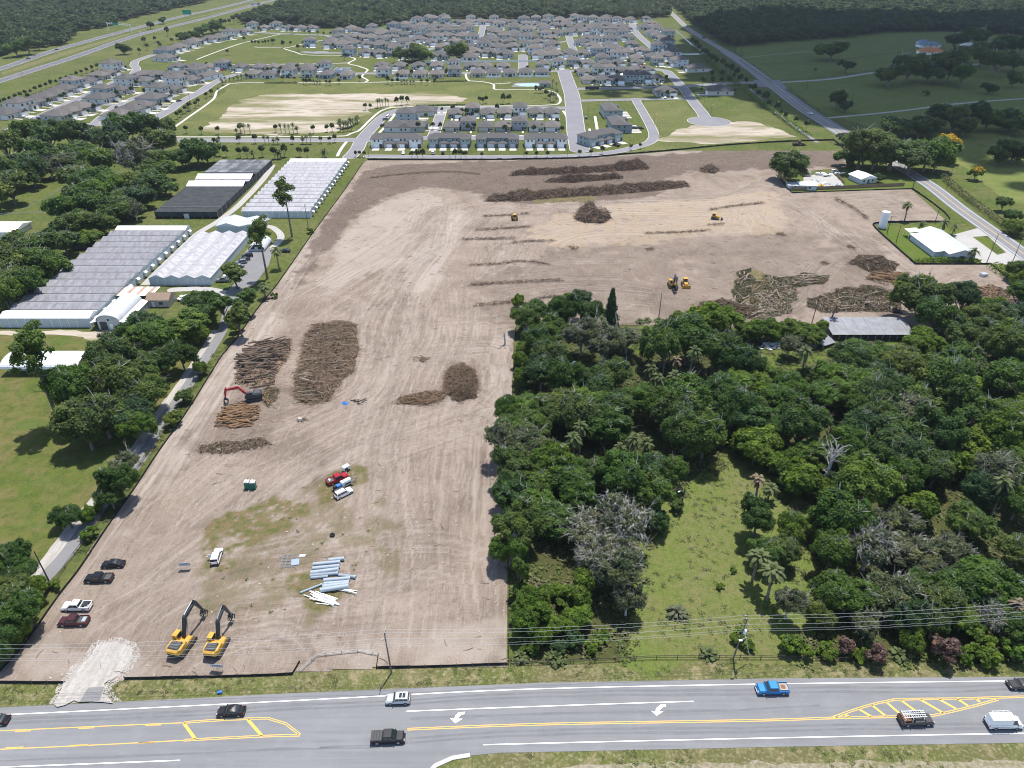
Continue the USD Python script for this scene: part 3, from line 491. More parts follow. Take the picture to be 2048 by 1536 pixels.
def quads(c, n, size, rng, aspect=1.0, spin=None):
    """Leaf-sized faces at c, facing n."""
    k = len(c); n = n / (np.linalg.norm(n, axis=1, keepdims=True) + 1e-9)
    r = rng.normal(size=(k, 3)) if spin is None else spin
    a = np.cross(n, r); a /= np.linalg.norm(a, axis=1, keepdims=True) + 1e-9; b = np.cross(n, a)
    s = (np.asarray(size) * np.ones(k))[:, None] / 2
    bend = n * s * rng.uniform(-.5, .5, (k, 1))
    v = np.stack([c - a * s - b * s * aspect * .6, c + a * s * .7 - b * s * aspect + bend, c + a * s + b * s * aspect * .7, c - a * s * .6 + b * s * aspect + bend], 1).reshape(-1, 3)
    f = (np.arange(k) * 4)[:, None] + np.array([0, 1, 2, 3])
    return v, f
def crown(rng, R, Ht, base, nl, nq, size, dome=.55, fill=.25, lobe=(.16, .28), droop=.0, top=1.0, subs=4):
    """A crown of leaf clumps: a few sub-crowns of different height, each a dome of many lobes with leaves on their upper shells and gaps between."""
    ctr, rad, tone = [], [], []
    S_ = [(0, 0, .68, 1.0)] if subs == 1 else [(math.cos(a) * R * o, math.sin(a) * R * o, q, h) for a, o, q, h in zip(rng.uniform(0, 6.28) + np.arange(subs) * 6.28 / subs + rng.normal(0, .4, subs), rng.uniform(.22, .52, subs), rng.uniform(.42, .62, subs), rng.uniform(.68, 1.0, subs))]
    for i in range(nl):
        sx, sy, q, h = S_[i % len(S_)]
        for _ in range(25):
            d = rng.normal(size=3); d[2] = abs(d[2]) + rng.uniform(-.5, .2); d /= np.linalg.norm(d); r = rng.uniform(.55, 1.0); rr = R * rng.uniform(*lobe)
            zt = base + (Ht - base) * h; c = np.array([sx + d[0] * R * q * r, sy + d[1] * R * q * r, zt - R * q * dome * 1.5 + d[2] * R * q * dome * 1.5 * r - rr * .4])
            c[2] = max(c[2], base * .7 + rr * .3)
            if all(np.linalg.norm((c - k) * [1, 1, 1.2]) > .5 * (rr + s) for k, s in zip(ctr, rad)): break
        ctr.append(c); rad.append(rr); tone.append(rng.normal(0, .17))
    ctr, rad, tone = np.array(ctr), np.array(rad), np.array(tone)
    w = rad ** 2; pick = rng.choice(len(ctr), nq, p=w / w.sum())
    d = rng.normal(size=(nq, 3)); d[:, 2] += .55; d /= np.linalg.norm(d, axis=1, keepdims=True)
    u = np.where(rng.random(nq) < fill, rng.uniform(.4, 1.25, nq), rng.normal(.97, .10, nq))
    wob = .66 + .55 * meshkit.noise(ctr[pick] * 3.1 + d * 3.2, 3) + .3 * (meshkit.noise(ctr[pick] * 1.3 + d * 9, 4) - .5)
    p = ctr[pick] + d * (rad[pick] * u * wob)[:, None] * [1, 1, .85]
    p[:, 2] = np.maximum(p[:, 2], base * .35 + .2); p[:, 2] -= droop * rng.random(nq) * np.linalg.norm(p[:, :2], axis=1) / R
    n = d * .8 + [0, 0, .45] + rng.normal(size=(nq, 3)) * .5
    q = quads(p, n, size * rng.uniform(.6, 1.4, nq), rng); crown.tone = np.repeat(np.clip(tone[pick] + rng.normal(0, .07, nq), -.45, .5), 4)
    return q, ctr, rad
def limbs(rng, ctr, base, r0, n=8, lean=0.0, mb=None, twigs=0, R=5):
    mb = mb or MB(); split = np.array([lean * base * .5, 0, base * .85])
    mb.tube([(0, 0, -.2), (lean * base * .2, 0, base * .4), split], [r0 * 1.25, r0, r0 * .8], 7)
    if base > 6: mb.tube([split, (split[0], 0, ctr[:, 2].max())], [r0 * .8, r0 * .25], 6)
    for c in ctr[rng.permutation(len(ctr))[:n]]:
        o_ = split if base < 6 else np.array([0, 0, max(base * .8, c[2] - np.hypot(c[0], c[1]) * .5)]); k_ = 1.0 if base < 6 else .55
        mid = o_ + (c - o_) * .5 + rng.normal(0, .35 * k_, 3) + [0, 0, .3 * k_]
        mb.tube([o_, mid, c], [r0 * .55 * k_, r0 * .36 * k_, r0 * .14 * k_], 5)
        for _ in range(twigs):
            e = c + rng.normal(0, R * .22, 3); m2 = (c + e) / 2 + rng.normal(0, .3, 3)
            mb.tube([mid * .3 + c * .7, m2, e], [r0 * .16, r0 * .11, r0 * .04], 4)
            for _ in range(3):
                e2 = e + rng.normal(0, R * .12, 3); mb.tube([m2, (m2 + e2) / 2 + rng.normal(0, .15, 3), e2], [r0 * .07, r0 * .05, r0 * .02], 3)
    return mb
def shoots(o, t): UsdGeom.PrimvarsAPI(o).CreatePrimvar('shoot', Sdf.ValueTypeNames.FloatArray, 'vertex').Set(Vt.FloatArray.FromNumpy(t.astype(np.float32)))
def tree_kind(k, seed, R, Ht, base, nl, nq, size, leafmat, bark='bark', trunk=.35, nlimb=8, moss=0, twigs=0, **kw):
    rng = np.random.default_rng(seed); p = kind(k)
    (v, f), ctr, rad = crown(rng, R, Ht, base, nl, nq, size, **kw)
    obj('trunk', limbs(rng, ctr, base, trunk, nlimb, rng.uniform(-.15, .15) if base < 6 else rng.uniform(-.04, .04), twigs=twigs, R=R), bark, p)
    shoots(obj('crown', MB().add(v, f), leafmat, p), crown.tone)
    if k.startswith(('oak', 'mid')):
        tw = MB()
        for c in ctr[np.argsort(-ctr[:, 2])[:9]]:
            if rng.random() < .45: continue
            o = c - [0, 0, .8]; e = c + rng.normal(0, .7, 3) * [1, 1, .3] + [0, 0, rng.uniform(.9, 1.7)]; m2 = (o + e) / 2 + rng.normal(0, .3, 3); tw.tube([o, m2, e], [.10, .07, .03], 4)
            for _ in range(4): e2 = m2 + rng.normal(0, .9, 3) + [0, 0, .5]; tw.tube([m2, (m2 + e2) / 2 + rng.normal(0, .12, 3), e2], [.06, .04, .02], 3)
        if tw.n: tag(obj('bare_twigs', tw, 'bark_grey', p), kind='stuff')
    if moss:
        c = ctr[rng.choice(len(ctr), moss)] + rng.normal(0, R * .17, (moss, 3)); c[:, 2] += rng.uniform(-.6, .9, moss)
        vv, ff = quads(c, np.c_[rng.normal(size=(moss, 2)), np.full(moss, .9)], rng.uniform(.14, .32, moss), rng, 2.6)
        tag(obj('hanging_moss', MB().add(vv, ff), 'moss_hang', p), kind='stuff')
OAK = [f'oak_{c}' for c in 'abcdef']
for i, k in enumerate(OAK): tree_kind(k, 11 + i, 5.6, 9.5 + .5 * (i % 3), 2.4, 62 + 5 * i, 22000, .29, 'leaf_oak', nlimb=14, dome=.62, lobe=(.13, .25), fill=.35, twigs=1, subs=3 + i % 4)
BRI = [f'bright_{c}' for c in 'abcd']
for i, k in enumerate(BRI): tree_kind(k, 31 + i, 4.6, 7.0, 1.2, 46, 15000, .31, 'leaf_bright', trunk=.22, dome=.66, lobe=(.14, .27), fill=.35, subs=2 + i % 3)
MOS = [f'moss_{c}' for c in 'abc']
for i, k in enumerate(MOS): tree_kind(k, 41 + i, 5.4, 9.5, 2.6, 52, 15000, .28, 'leaf_moss', bark='bark_grey', nlimb=18, moss=150, twigs=4, fill=.45, lobe=(.13, .25), subs=4)
DED = ['dead_a', 'dead_b']
for i, k in enumerate(DED): tree_kind(k, 51 + i, 5.2, 10.5, 3.0, 48, 9500, .28, 'leaf_moss', bark='bark_grey', trunk=.42, nlimb=34, moss=330, twigs=8, fill=.9, lobe=(.12, .24), subs=4)
SLM = ['slim_a', 'slim_b', 'slim_c']
for i, k in enumerate(SLM): tree_kind(k, 61 + i, 2.7, 13.0, 4.0, 40, 9000, .29, 'leaf_oak', trunk=.2, dome=1.5, nlimb=14, lobe=(.2, .36), subs=3)
PIN = ['pine_a', 'pine_b']
for i, k in enumerate(PIN): tree_kind(k, 71 + i, 3.4, 17.0, 7.5, 30, 3600, .28, 'leaf_oak', trunk=.24, dome=1.6, nlimb=20, lobe=(.15, .28), twigs=1, fill=.5, subs=5)
SHR = ['shrub_a', 'shrub_b', 'shrub_c']
for i, k in enumerate(SHR): tree_kind(k, 81 + i, 2.4, 3.4, .3, 16, 2400, .36, 'leaf_oak' if i == 2 else 'leaf_bright', trunk=.1, dome=.6)
tree_kind('pink_shrub', 88, 2.6, 4.4, .4, 18, 2600, .34, 'leaf_pink', trunk=.1, dome=.6)
tree_kind('yellow_tree', 89, 4.2, 6.5, 2.0, 20, 3600, .42, 'leaf_bright', trunk=.25, dome=.6)
_r = np.random.default_rng(3); (v, f), _c, _q = crown(_r, 4.0, 7.3, 4.2, 12, 1300, .42, fill=.1); obj('blossom', MB().add(v, f), 'leaf_yellow', stage.GetPrimAtPath('/World/kinds/yellow_tree'))
FAR = [f'far_{c}' for c in 'abcde']
for i, k in enumerate(FAR): tree_kind(k, 91 + i, 5.4, 9.0 + i % 3, 1.5, 20, 1100, 1.0, 'leaf_far', nlimb=3, fill=.15, lobe=(.18, .34), subs=3)
YNG = ['young_a', 'young_b', 'young_c']
for i, k in enumerate(YNG): tree_kind(k, 101 + i, 1.5, 4.6, 1.1, 14, 620, .42, 'leaf_street', trunk=.09, nlimb=3, dome=.9, lobe=(.26, .42), subs=1)
MID = ['mid_a', 'mid_b', 'mid_c']
for i, k in enumerate(MID): tree_kind(k, 111 + i, 5.6, 9.0, 2.0, 46, 9000, .46, 'leaf_oak', nlimb=8, lobe=(.14, .27), fill=.35, subs=3 + i)
# conifer: a narrow cone of hanging sprays
rng = np.random.default_rng(7); p = kind('conifer'); nq = 4200
z = rng.uniform(.6, 12.5, nq) ** 1.0; rr = (2.5 * (1 - z / 13.2) + .15) * (.82 + .3 * meshkit.noise(np.c_[z * 1.6, rng.uniform(0, 5, nq) * 0, z * 0], 1)); a = rng.uniform(0, 6.28, nq)
lob = 1 + .22 * np.sin(a * 5 + z * 2.1); u = rng.uniform(.55, 1.05, nq)
v, f = quads(np.c_[np.cos(a) * rr * lob * u, np.sin(a) * rr * lob * u, z], np.c_[np.cos(a), np.sin(a), .5 + 0 * a] + rng.normal(size=(nq, 3)) * .4, rng.uniform(.3, .6, nq), rng)
obj('trunk', MB().tube([(0, 0, -.2), (0, 0, 6), (0, 0, 13.3)], [.25, .16, .03], 6), 'bark', p); obj('crown', MB().add(v, f), 'leaf_conifer', p)
def frond(mb, rng, o, az, el, L, w=.9, n=5, fan=True, droop=1.0):
    """One palm leaf: a bent blade split into fingers."""
    d = np.array([math.cos(az), math.sin(az), 0]); s = np.array([-math.sin(az), math.cos(az), 0]); t = np.linspace(0, 1, n)
    sp = [o + d * L * x * math.cos(el) + np.array([0, 0, L * x * math.sin(el) - droop * L * .55 * x ** 2]) for x in t]
    for k in (-1, 1):
        for i in range(n - 1):
            wa, wb = (w * math.sin(math.pi * min(1, .12 + .88 * x)) * .5 for x in (t[i], t[i + 1]))
            if fan: wa, wb = w * .5 * (t[i] ** .8), w * .5 * (t[i + 1] ** .8) * (1 if i < n - 2 else .35)
            mb.quad(sp[i], sp[i] + s * k * wa - [0, 0, wa * .35], sp[i + 1] + s * k * wb - [0, 0, wb * .35], sp[i + 1])
def palm_kind(k, seed, h, nf=34, L=1.9, leafm='leaf_palm', dead=8, lean=.08, w=.75, fan=True):
    rng = np.random.default_rng(seed); p = kind(k); top = np.array([lean * h, 0, h])
    obj('trunk', MB().tube([(0, 0, -.1), (lean * h * .2, 0, h * .4), (lean * h * .55, 0, h * .75), top], [.24, .19, .18, .2], 8), 'bark_palm', p)
    mb = MB()
    for i in range(nf): frond(mb, rng, top, i * 2.4 + rng.normal(0, .2), math.radians(75 - 105 * (i / nf) + rng.normal(0, 8)), L * rng.uniform(.8, 1.15), w, fan=fan)
    obj('crown', mb, leafm, p)
    if dead:
        mb = MB()
        for i in range(dead): frond(mb, rng, top - [0, 0, .25], i * 2.4, math.radians(-45 + rng.normal(0, 12)), L * .8, .5)
        obj('dead_fronds', mb, 'leaf_dead_palm', p)
palm_kind('palm_tall', 1, 6.6); palm_kind('palm_mid', 2, 4.2, lean=-.05); palm_kind('palm_dead', 3, 5.2, 14, 1.5, 'leaf_dead_palm', 10); palm_kind('palmetto', 4, .5, 40, 1.9, dead=4, lean=0); palm_kind('silver_palm', 5, .7, 46, 2.3, 'leaf_silver', 0, 0)
palm_kind('palm_low', 6, 3.0, 22, 1.5, dead=0, w=.9); palm_kind('feather_palm', 8, 4.6, 20, 3.0, dead=3, w=.8, fan=False)
# a bare snag
def snag(k, seed, h, n):
    rng = np.random.default_rng(seed); p = kind(k); mb = MB(); mb.tube([(0, 0, -.2), (.3, 0, h * .35), (.9, .2, h * .62), (1.4, .1, h * .85)], [.6, .48, .36, .16], 9)
    for i in range(n):
        z = rng.uniform(.36, .8); o = np.array([.9 * z / .6, .1, h * z]); az = rng.uniform(0, 6.28); L = h * rng.uniform(.14, .3) * (1.25 - z); up = rng.uniform(.7, 2.0)
        e = o + [math.cos(az) * L, math.sin(az) * L, L * up]; mid = (o + e) / 2 + rng.normal(0, .4, 3); mb.tube([o, mid, e], [.2, .13, .05], 6)
        for _ in range(4):
            s = mid + (e - mid) * rng.uniform(.1, .9); e2 = s + rng.normal(0, h * .08, 3) + [0, 0, .4]; mb.tube([s, (s + e2) / 2 + rng.normal(0, .15, 3), e2], [.07, .05, .02], 4)
    obj('trunk', mb, 'bark_grey', p)
snag('snag_a', 1, 17, 13); snag('snag_b', 2, 11, 5)

KINDS = {'O': (OAK, 5.6, 10, 'oak', 'dark green broad oak'), 'B': (BRI, 4.6, 7, 'tree', 'bright green leafy tree'), 'M': (MOS, 5.4, 9.5, 'tree', 'grey-green mossy oak'), 'D': (DED, 5.2, 10.5, 'tree', 'half-dead grey oak'),
         'T': (SLM, 2.7, 13, 'tree', 'tall slim tree'), 'N': (PIN, 3.4, 17, 'pine', 'tall pine'), 'S': (SHR, 2.4, 3.4, 'shrub', 'round green shrub'), 'K': (['pink_shrub'], 2.6, 4.4, 'shrub', 'pink flowering shrub'),
         'Y': (['yellow_tree'], 4.2, 7.3, 'tree', 'yellow-blossomed tree'), 'C': (['conifer'], 2.5, 13, 'conifer', 'narrow dark conifer'), 'P': (['palm_tall', 'palm_mid'], 1.9, 6, 'palm', 'round-headed palm'),
         'X': (['palm_dead'], 1.6, 5.2, 'palm', 'brown dying palm'), 'L': (['palmetto'], 1.9, 1.2, 'palmetto', 'low spiky palmetto'), 'V': (['silver_palm'], 2.3, 1.8, 'palm', 'silvery low fan palm'), 'F': (['feather_palm'], 2.6, 4.6, 'palm', 'feather palm'),
         'W': (MID, 5.6, 9, 'tree', 'dark bushy tree')}
NAMES = {'O': 'oak_tree', 'B': 'leafy_tree', 'M': 'mossy_oak', 'D': 'half_dead_oak', 'T': 'slim_tree', 'N': 'pine_tree', 'S': 'shrub', 'K': 'flowering_shrub', 'Y': 'flowering_tree', 'C': 'conifer', 'P': 'palm', 'X': 'dying_palm', 'L': 'palmetto', 'V': 'fan_palm', 'F': 'feather_palm', 'W': 'dark_tree'}
TREES = []                                                            # (letter, x, y, radius, region)
def trees(region, spec, default='O', group=None):
    """spec: 'letter?px,py,radius ...' the middle of each crown in the photograph and its half width there."""
    for w in spec.split():
        k = default
        if w[0].isalpha(): k, w = w[0], w[1:]
        a = [float(x) for x in w.split(',')]; px, py = a[0], a[1]
        ks, R, Ht, cat, words = KINDS[k]
        for _ in range(3):                                            # the crown's middle is up in the air
            s = scale_at(py); r = (a[2] if len(a) > 2 else R * s) / s; zc = .55 * Ht * (r / R) ** .75 * (1.0 if k not in 'PXF' else 1.55)
            gx_, gy_ = G(px, py, zc)
        TREES.append((k, gx_, gy_, r, region, group))
# ---------------------------------------------------------------- the wood right of the cleared land, and its neighbours
trees("at the wood corner by the earth", 'T1128,596,22 T1164,592,20 B1035,604,15 1071,623,30 1049,640,28 1178,628,30 1131,632,34 C1223,618,18 1107,664,38 M1164,678,40 M1210,697,38 M1254,678,34 P1202,656 P1224,666')
trees('along the left edge of the wood', 'B1044,713,24 1074,683,34 1096,713,36 B1046,757,20 1082,746,40 1131,768,44 1191,768,44 1232,746,40 1055,822,44 1115,806,48 1175,800,50 1238,806,44 1016,833,34 1027,866,44 M1011,893,38 M1055,904,44 1082,847,48')
trees('behind the fan palms in the wood', 'O1328,697,46 1377,691,48 1437,708,46 B1405,650,44 B1448,642,40 B1369,641,28 B1506,660,30 B1545,660,32 B1590,662,34 B1625,668,28 L1295,640 L1318,640 L1280,642 P1328,728 P1303,748 X1353,744 P1380,736 P1347,766 P1316,764')
trees('in the middle of the wood', '1369,806,54 1410,828,58 1355,847,50 1410,874,58 1369,888,46 1448,795,46 B1478,768,44 B1519,784,40 1465,833,44 1506,828,48 B1511,874,48 1541,855,40 1205,847,54 1153,839,48 P1161,878 P1238,902 P1262,908 P1290,894 P1148,912 1300,812,40')
trees('left of the grassy clearing', '1096,937,48 1033,943,44 1191,937,46 1023,983,44 1070,1006,50 1047,1065,50 1109,1038,46 1020,1104,38 1078,960,44 1234,967,54 1293,995,48 1305,1038,30 D1168,1053,46 D1250,1065,50 M1234,1150,50 D1187,1123,48 B1164,1180,38 M1254,1205,34 1140,960,44 1300,930,44 1345,945,34 1150,1000,40 D1222,1110,44')
trees('by the silt fence and the road', 'B1062,1230,42 B1105,1248,28 B1160,1228,34 L1043,1312 L1113,1315 B1085,1278,22 S1355,1010,18 V1355,1222 L1418,1307 S1130,1205,20 T1040,1150,16 B1050,1180,28 B1085,1200,28 B1135,1250,26 S1150,1278,22 S1120,1292,20 S1060,1288,22 S1185,1290,18 B1120,1180,26 S1040,1265,20 S1205,1270,16')
trees('in the grassy clearing', 'P1513,1127 P1543,1166 X1517,973 P1543,969 S1468,1138,8 S1440,1170,9')
trees('right of the grassy clearing', '1515,1041,38 1539,1100,38 1566,1100,36 B1605,959,44 1722,983,58 1683,1045,54 1664,1104,48 D1738,1104,44 M1793,1049,42 B1839,1014,42 M1820,1092,44 1839,1155,38 M1898,1108,40 M1867,1143,30 1640,1050,36 1580,1060,30')
trees('behind the roadside shrubs', 'M1578,1212,36 1664,1194,44 1699,1190,48 M1781,1186,48 M1730,1241,32 1820,1225,40 1886,1205,44 1918,1170,44 1957,1155,48 2007,1186,48 D1976,1238,28 X2029,1217 1640,1230,30 1870,1250,36 1930,1235,36 2030,1250,34')
trees('along the road verge under the wires', 'S1582,1287,28 S1610,1300,20 S1656,1300,22 K1690,1290,22 K1754,1307,28 L1816,1302 L1800,1308 S1718,1308,20 K1894,1300,36 S1968,1300,32 S2030,1300,30 B1824,1276,28 S1478,1270,18 S1500,1290,14 S1930,1312,20')
trees("at the right edge of the wood", '1937,1045,44 P1996,1004 M1988,962,42 2035,1100,40 M1988,937,40 2029,943,40 B2021,902,44 1994,866,44 B1958,888,42 B1925,929,40 2035,1010,36 1960,985,40')
trees('around the big grey snag', 'B1584,935,38 B1543,924,34 1619,899,40 1597,866,44 B1556,850,40 B1510,905,36 1693,902,44 1720,861,44 1726,932,42 1761,850,42 M1830,820,44 1797,874,52 1783,915,48 1871,874,48 1857,915,48 B1912,883,40 1871,943,40 B1640,985,34 1680,960,36 1800,960,40')
trees("in the wood's dark right part", '1953,686,44 1994,713,48 2021,691,44 1925,713,44 1871,746,44 B1953,779,52 1898,787,54 1857,795,48 1925,820,54 2007,779,50 2021,820,44 1960,735,44 2040,740,44 1990,840,44')
trees('below the long grey shed', 'B1838,678,34 B1857,690,34 1761,705,40 1729,706,40 1720,730,44 1693,738,38 1679,757,44 1761,746,48 1734,768,48 1802,738,44 B1830,760,38 1789,773,40 1748,806,44 1707,806,44 1652,784,42 P1606,738 B1570,757,34 B1515,751,34 M1580,690,26 1556,806,44 1606,822,34 1581,795,34 1480,725,40 1500,740,30 1625,750,26')
trees('behind the long grey shed', 'O1854,598,56 O1868,640,40 1925,615,30 B1975,615,38 2021,642,40 1966,650,36 P1887,639 P1898,661 B1637,655,22 1945,640,30 2045,600,30 X1665,630')
# the nursery side
trees('around the far left field', '61,279,34 96,283,34 139,276,34 107,308,30 71,311,28 11,300,34 32,322,44 64,350,28 21,350,38 21,379,38 0,340,34', 'W')
trees("in the belt beside the estate", '185,272,34 250,268,34 292,265,32 321,263,30 321,285,34 360,311,30 392,304,34 412,308,24 228,286,36 171,297,34 M143,322,34 M96,329,30 200,325,38 D264,322,34 303,333,36 314,315,32 160,358,38 200,358,36 249,358,38 296,365,34 328,370,24', 'W')
trees('beside the black shade house', '221,372,34 178,379,36 271,390,34 235,397,34 200,397,36 160,393,34 150,418,32 185,415,34 221,418,32 249,411,30 128,425,32 164,440,34 200,443,30 135,454,34 B157,468,30 M270,425,16', 'W')
trees('beside the long grey greenhouse', '125,482,34 100,486,30 64,489,36 25,489,38 43,511,38 82,518,36 B110,511,32 21,536,38 57,546,36 96,536,34 29,568,38 11,596,34 53,579,32 70,568,24', 'W')
trees("between arched building and lane", '270,685,32 308,675,44 294,651,38 T342,645,26 T369,634,26 B393,662,28 403,627,28 T381,618,24 399,600,30 420,610,22 328,722,34 362,713,30 B400,737,18 B475,648,18 T440,600,20')
trees('by the long white barrel shed', 'N80,752,44 260,730,44 222,737,48 178,761,48 284,744,40 239,778,56 161,798,48 205,832,56 171,860,50 256,826,52 291,798,42 S369,793,20 S345,838,22 273,860,32')
trees('along the nursery lane', 'M246,928,30 239,969,36 219,993,30 133,1031,30 B171,1031,18 S178,1065,18 20,1127,40 42,1143,38 B78,1178,26 20,1182,48 49,1225,44 13,1231,40 B26,1264,34 7,1290,34 S104,1166,16 S200,1010,16')
trees('beside the nursery car park', 'N574,416,22 N522,492,26 T463,522,24 T488,582,22 T474,628,20 P554,515 P526,572 S620,460,8 S548,590,8')
trees("by the fenced right-hand houses", 'O1575,325,40 O1724,298,48 O1792,293,58 O1826,306,48 1703,311,28 1751,311,38 1768,282,36 B1874,318,36 Y1891,300,28 1854,315,34 S1758,356,12 P1813,325 M1686,274,14', 'W')
trees('along the right-hand road', 'Y1953,345,16 2008,407,17 2025,434,18 B2035,451,22 1997,311,20 2031,297,34 2040,540,24 P1815,422 F1844,449 F1888,449 F1909,453 F1948,506 B2036,560,18 1700,330,10', 'W')
trees("in the shaded pasture", '1666,98,28 1693,131,17 P1632,136 1676,202,17 1693,212,14 1782,150,28 1820,140,34 1861,139,32 1902,137,34 1895,118,26 1926,154,24 S1854,185,8 1980,174,15 2028,161,15 1997,130,28 2032,122,26 1936,105,24 1912,84,24 1950,80,24 1984,92,24 2018,84,26 1965,115,24 2045,90,24', 'W')
trees('in the tree belt across the pasture', '1792,249,30 1823,246,28 1854,249,28 1878,236,28 1909,239,30 1943,236,28 1977,236,28 2011,236,28 2038,246,28 1840,258,22 1930,250,26', 'W')
trees('inside the housing estate', '823,104,22 845,108,20 835,96,16 800,112,14 912,104,18 902,97,14 924,102,14', 'W')
trees('beside the highway', '246,96,14 371,75,11 388,72,13 404,60,14 420,55,14 434,52,13 360,70,9 55,95,16 30,98,18 75,88,14 300,50,8 325,40,8', 'W')
# every tree gets its copy, and a label by kind, place and order
_rt = np.random.default_rng(77)
_by = {}
for t in TREES: _by.setdefault((t[4], t[0]), []).append(t)
for (region, k), ts in _by.items():
    ks, R, Ht, cat, words = KINDS[k]; ts.sort(key=lambda t: PX(t[1], t[2])[0])
    for n, (_, x, y, r, _, g) in enumerate(ts):
        s = r / R * _rt.uniform(.96, 1.08); lab = f'{words} {region}' if len(ts) == 1 else f'{words} {region}, {ordinal(n)} from left'
        if k in 'OBMWD' : w = (s * _rt.uniform(.92, 1.1), s * _rt.uniform(.92, 1.1), s ** .75 * _rt.uniform(.8, 1.35))
        elif k in 'T': w = (s, s, _rt.uniform(.85, 1.1))
        else: w = s if k not in 'PXLVF' else _rt.uniform(.95, 1.25)
        if k in 'PX': w = (w * 1.2, w * 1.2, w * (1.55 if 'wood' in region or 'snag' in region or 'shed' in region else 1.05))
        copy(ks[int(_rt.integers(len(ks)))], NAMES[k], lab, cat, (x, y, 0), _rt.uniform(0, 6.28), w, group='trees and shrubs of the woods and gardens')
for k, px, py, lab, rz in (('snag_a', 1641, 985, 'big bare grey snag with broken limbs rising from the wood', .4), ('snag_b', 1712, 812, 'slim bare grey snag among dark trees below the long shed', 1.0), ('snag_b', 1010, 690, 'leaning grey dead trunk at the silt fence by the wood corner', 2.0)):
    copy(k, 'dead_tree', lab, 'dead tree', (*G(px, py), 0), rz, .55 if px == 1010 else 1.0)

# far woods that read as one mass
def wood(name, polys, step, label, protos, smin=.8, smax=1.35, seed=1, gap=.0, holes=None):
    rng = np.random.default_rng(seed); area = unary_union([poly(p) for p in polys]); pts = []
    if holes: area = area.difference(unary_union([poly(p) for p in holes]))
    x0, y0, x1, y1 = area.bounds; y = y0
    pr = prepared.prep(area)
    while y < y1:
        st = step * (1 + max(0, y - 700) / 2200)
        for x in np.arange(x0, x1, st):
            q = (x + rng.uniform(-.45, .45) * st, y + rng.uniform(-.45, .45) * st)
            if pr.contains(Point(q)) and (gap == 0 or meshkit.noise(np.array([q[0] * .02, q[1] * .02, seed * 7.3])) > gap): pts.append((*q, st / step))
        y += st
    pi = UsdGeom.PointInstancer.Define(stage, fresh('/World', name)); pts = np.array(pts); n = len(pts)
    P = []
    for i, k in enumerate(protos):
        P.append(Sdf.Path(f'/World/kinds/{k}_scatter')); c = stage.OverridePrim(P[-1]) if 0 else None
    pi.CreatePrototypesRel()
    for k in protos:
        q = UsdGeom.Xform.Define(stage, f'{pi.GetPath()}/{k}'); q.GetPrim().GetReferences().AddInternalReference(f'/World/kinds/{k}')
        pi.GetPrototypesRel().AddTarget(q.GetPath())
    pi.CreateProtoIndicesAttr(Vt.IntArray.FromNumpy(rng.integers(0, len(protos), n).astype(np.int32)))
    pi.CreatePositionsAttr(Vt.Vec3fArray.FromNumpy(np.c_[pts[:, :2], np.full(n, -.2)].astype(np.float32)))
    a = rng.uniform(0, math.pi, n); pi.CreateOrientationsAttr(Vt.QuathArray([Gf.Quath(math.cos(t), 0, 0, math.sin(t)) for t in a]))
    s = rng.uniform(smin, smax, n) * pts[:, 2]; pi.CreateScalesAttr(Vt.Vec3fArray.FromNumpy(np.c_[s, s, rng.uniform(.75, 1.3, n) * (.5 + .5 * pts[:, 2])].astype(np.float32)))
    return tag(pi.GetPrim(), label, 'wood', kind='stuff'), n
wood('far_wood', [[(-200, 160), (0, 112), (60, 100), (130, 90), (160, 62), (215, 55), (262, 38), (330, 22), (410, 5), (470, -12), (560, -40), (-400, -40)]], 8.5, 'dark wood beyond the highway', FAR, seed=1, gap=.16)
wood('far_wood', [[(470, 40), (540, 25), (600, 0), (700, -30), (1300, -30), (1330, 20), (1335, 34), (1250, 40), (1240, 33), (1150, 36), (1060, 38), (920, 38), (850, 38), (800, 50), (745, 55), (720, 62), (690, 58), (650, 56), (560, 48), (500, 52)]], 8.0, 'dark wood behind the housing estate', FAR, seed=2, holes=[[(1150, 10), (1300, 10), (1320, -3), (1160, -2)]])
wood('far_wood', [[(1340, 10), (1352, 18), (1400, 58), (1452, 92), (1470, 94), (1560, 84), (1680, 76), (1760, 66), (1800, 64), (1890, 62), (1960, 66), (2048, 72), (2300, 72), (2400, -40), (1300, -40)]], 7.5, 'dark wood behind the right-hand pastures', FAR, seed=3)
# ---------------------------------------------------------------- buildings
mat('roof_shingle', (.125, .118, .116), .9, .2, 2.2, rnd=[(.105, .098, .096), (.085, .083, .084), (.125, .112, .105), (.095, .09, .089)])
mat('roof_townhouse', (.09, .087, .088), .9, .16, 2.2)
mat('wall_house', (.6, .6, .6), .85, .05, .6, rnd=[(.56, .56, .55), (.38, .42, .45), (.60, .59, .56), (.33, .35, .33), (.48, .45, .40), (.30, .37, .43), (.64, .64, .63), (.60, .60, .60)])
mat('wall_green', (.27, .32, .31), .85, .05, .6); mat('wall_grey', (.30, .32, .33), .85, .05, .6); mat('wall_brick', (.44, .38, .34), .9, .2, 5.0); mat('wall_white', (.68, .68, .66), .85, .04, .6); mat('wall_slate', (.20, .23, .25), .85, .05, .6)
mat('wall_blue', (.12, .25, .42), .85); mat('door_dark', (.05, .05, .055), .6); mat('garage_white', (.76, .76, .75), .6); mat('glass_dark', (.03, .04, .05), .12, spec=.5); mat('trim_white', (.74, .74, .73), .6)
mat('metal_roof', (.46, .48, .51), .45, .06, .5, metal=.1, spec=.4); mat('metal_roof_white', (.68, .68, .69), .45, .05, .4); mat('metal_wall_grey', (.40, .42, .44), .6, .06, .4); mat('metal_wall_pale', (.42, .45, .46), .6, .08, .3)
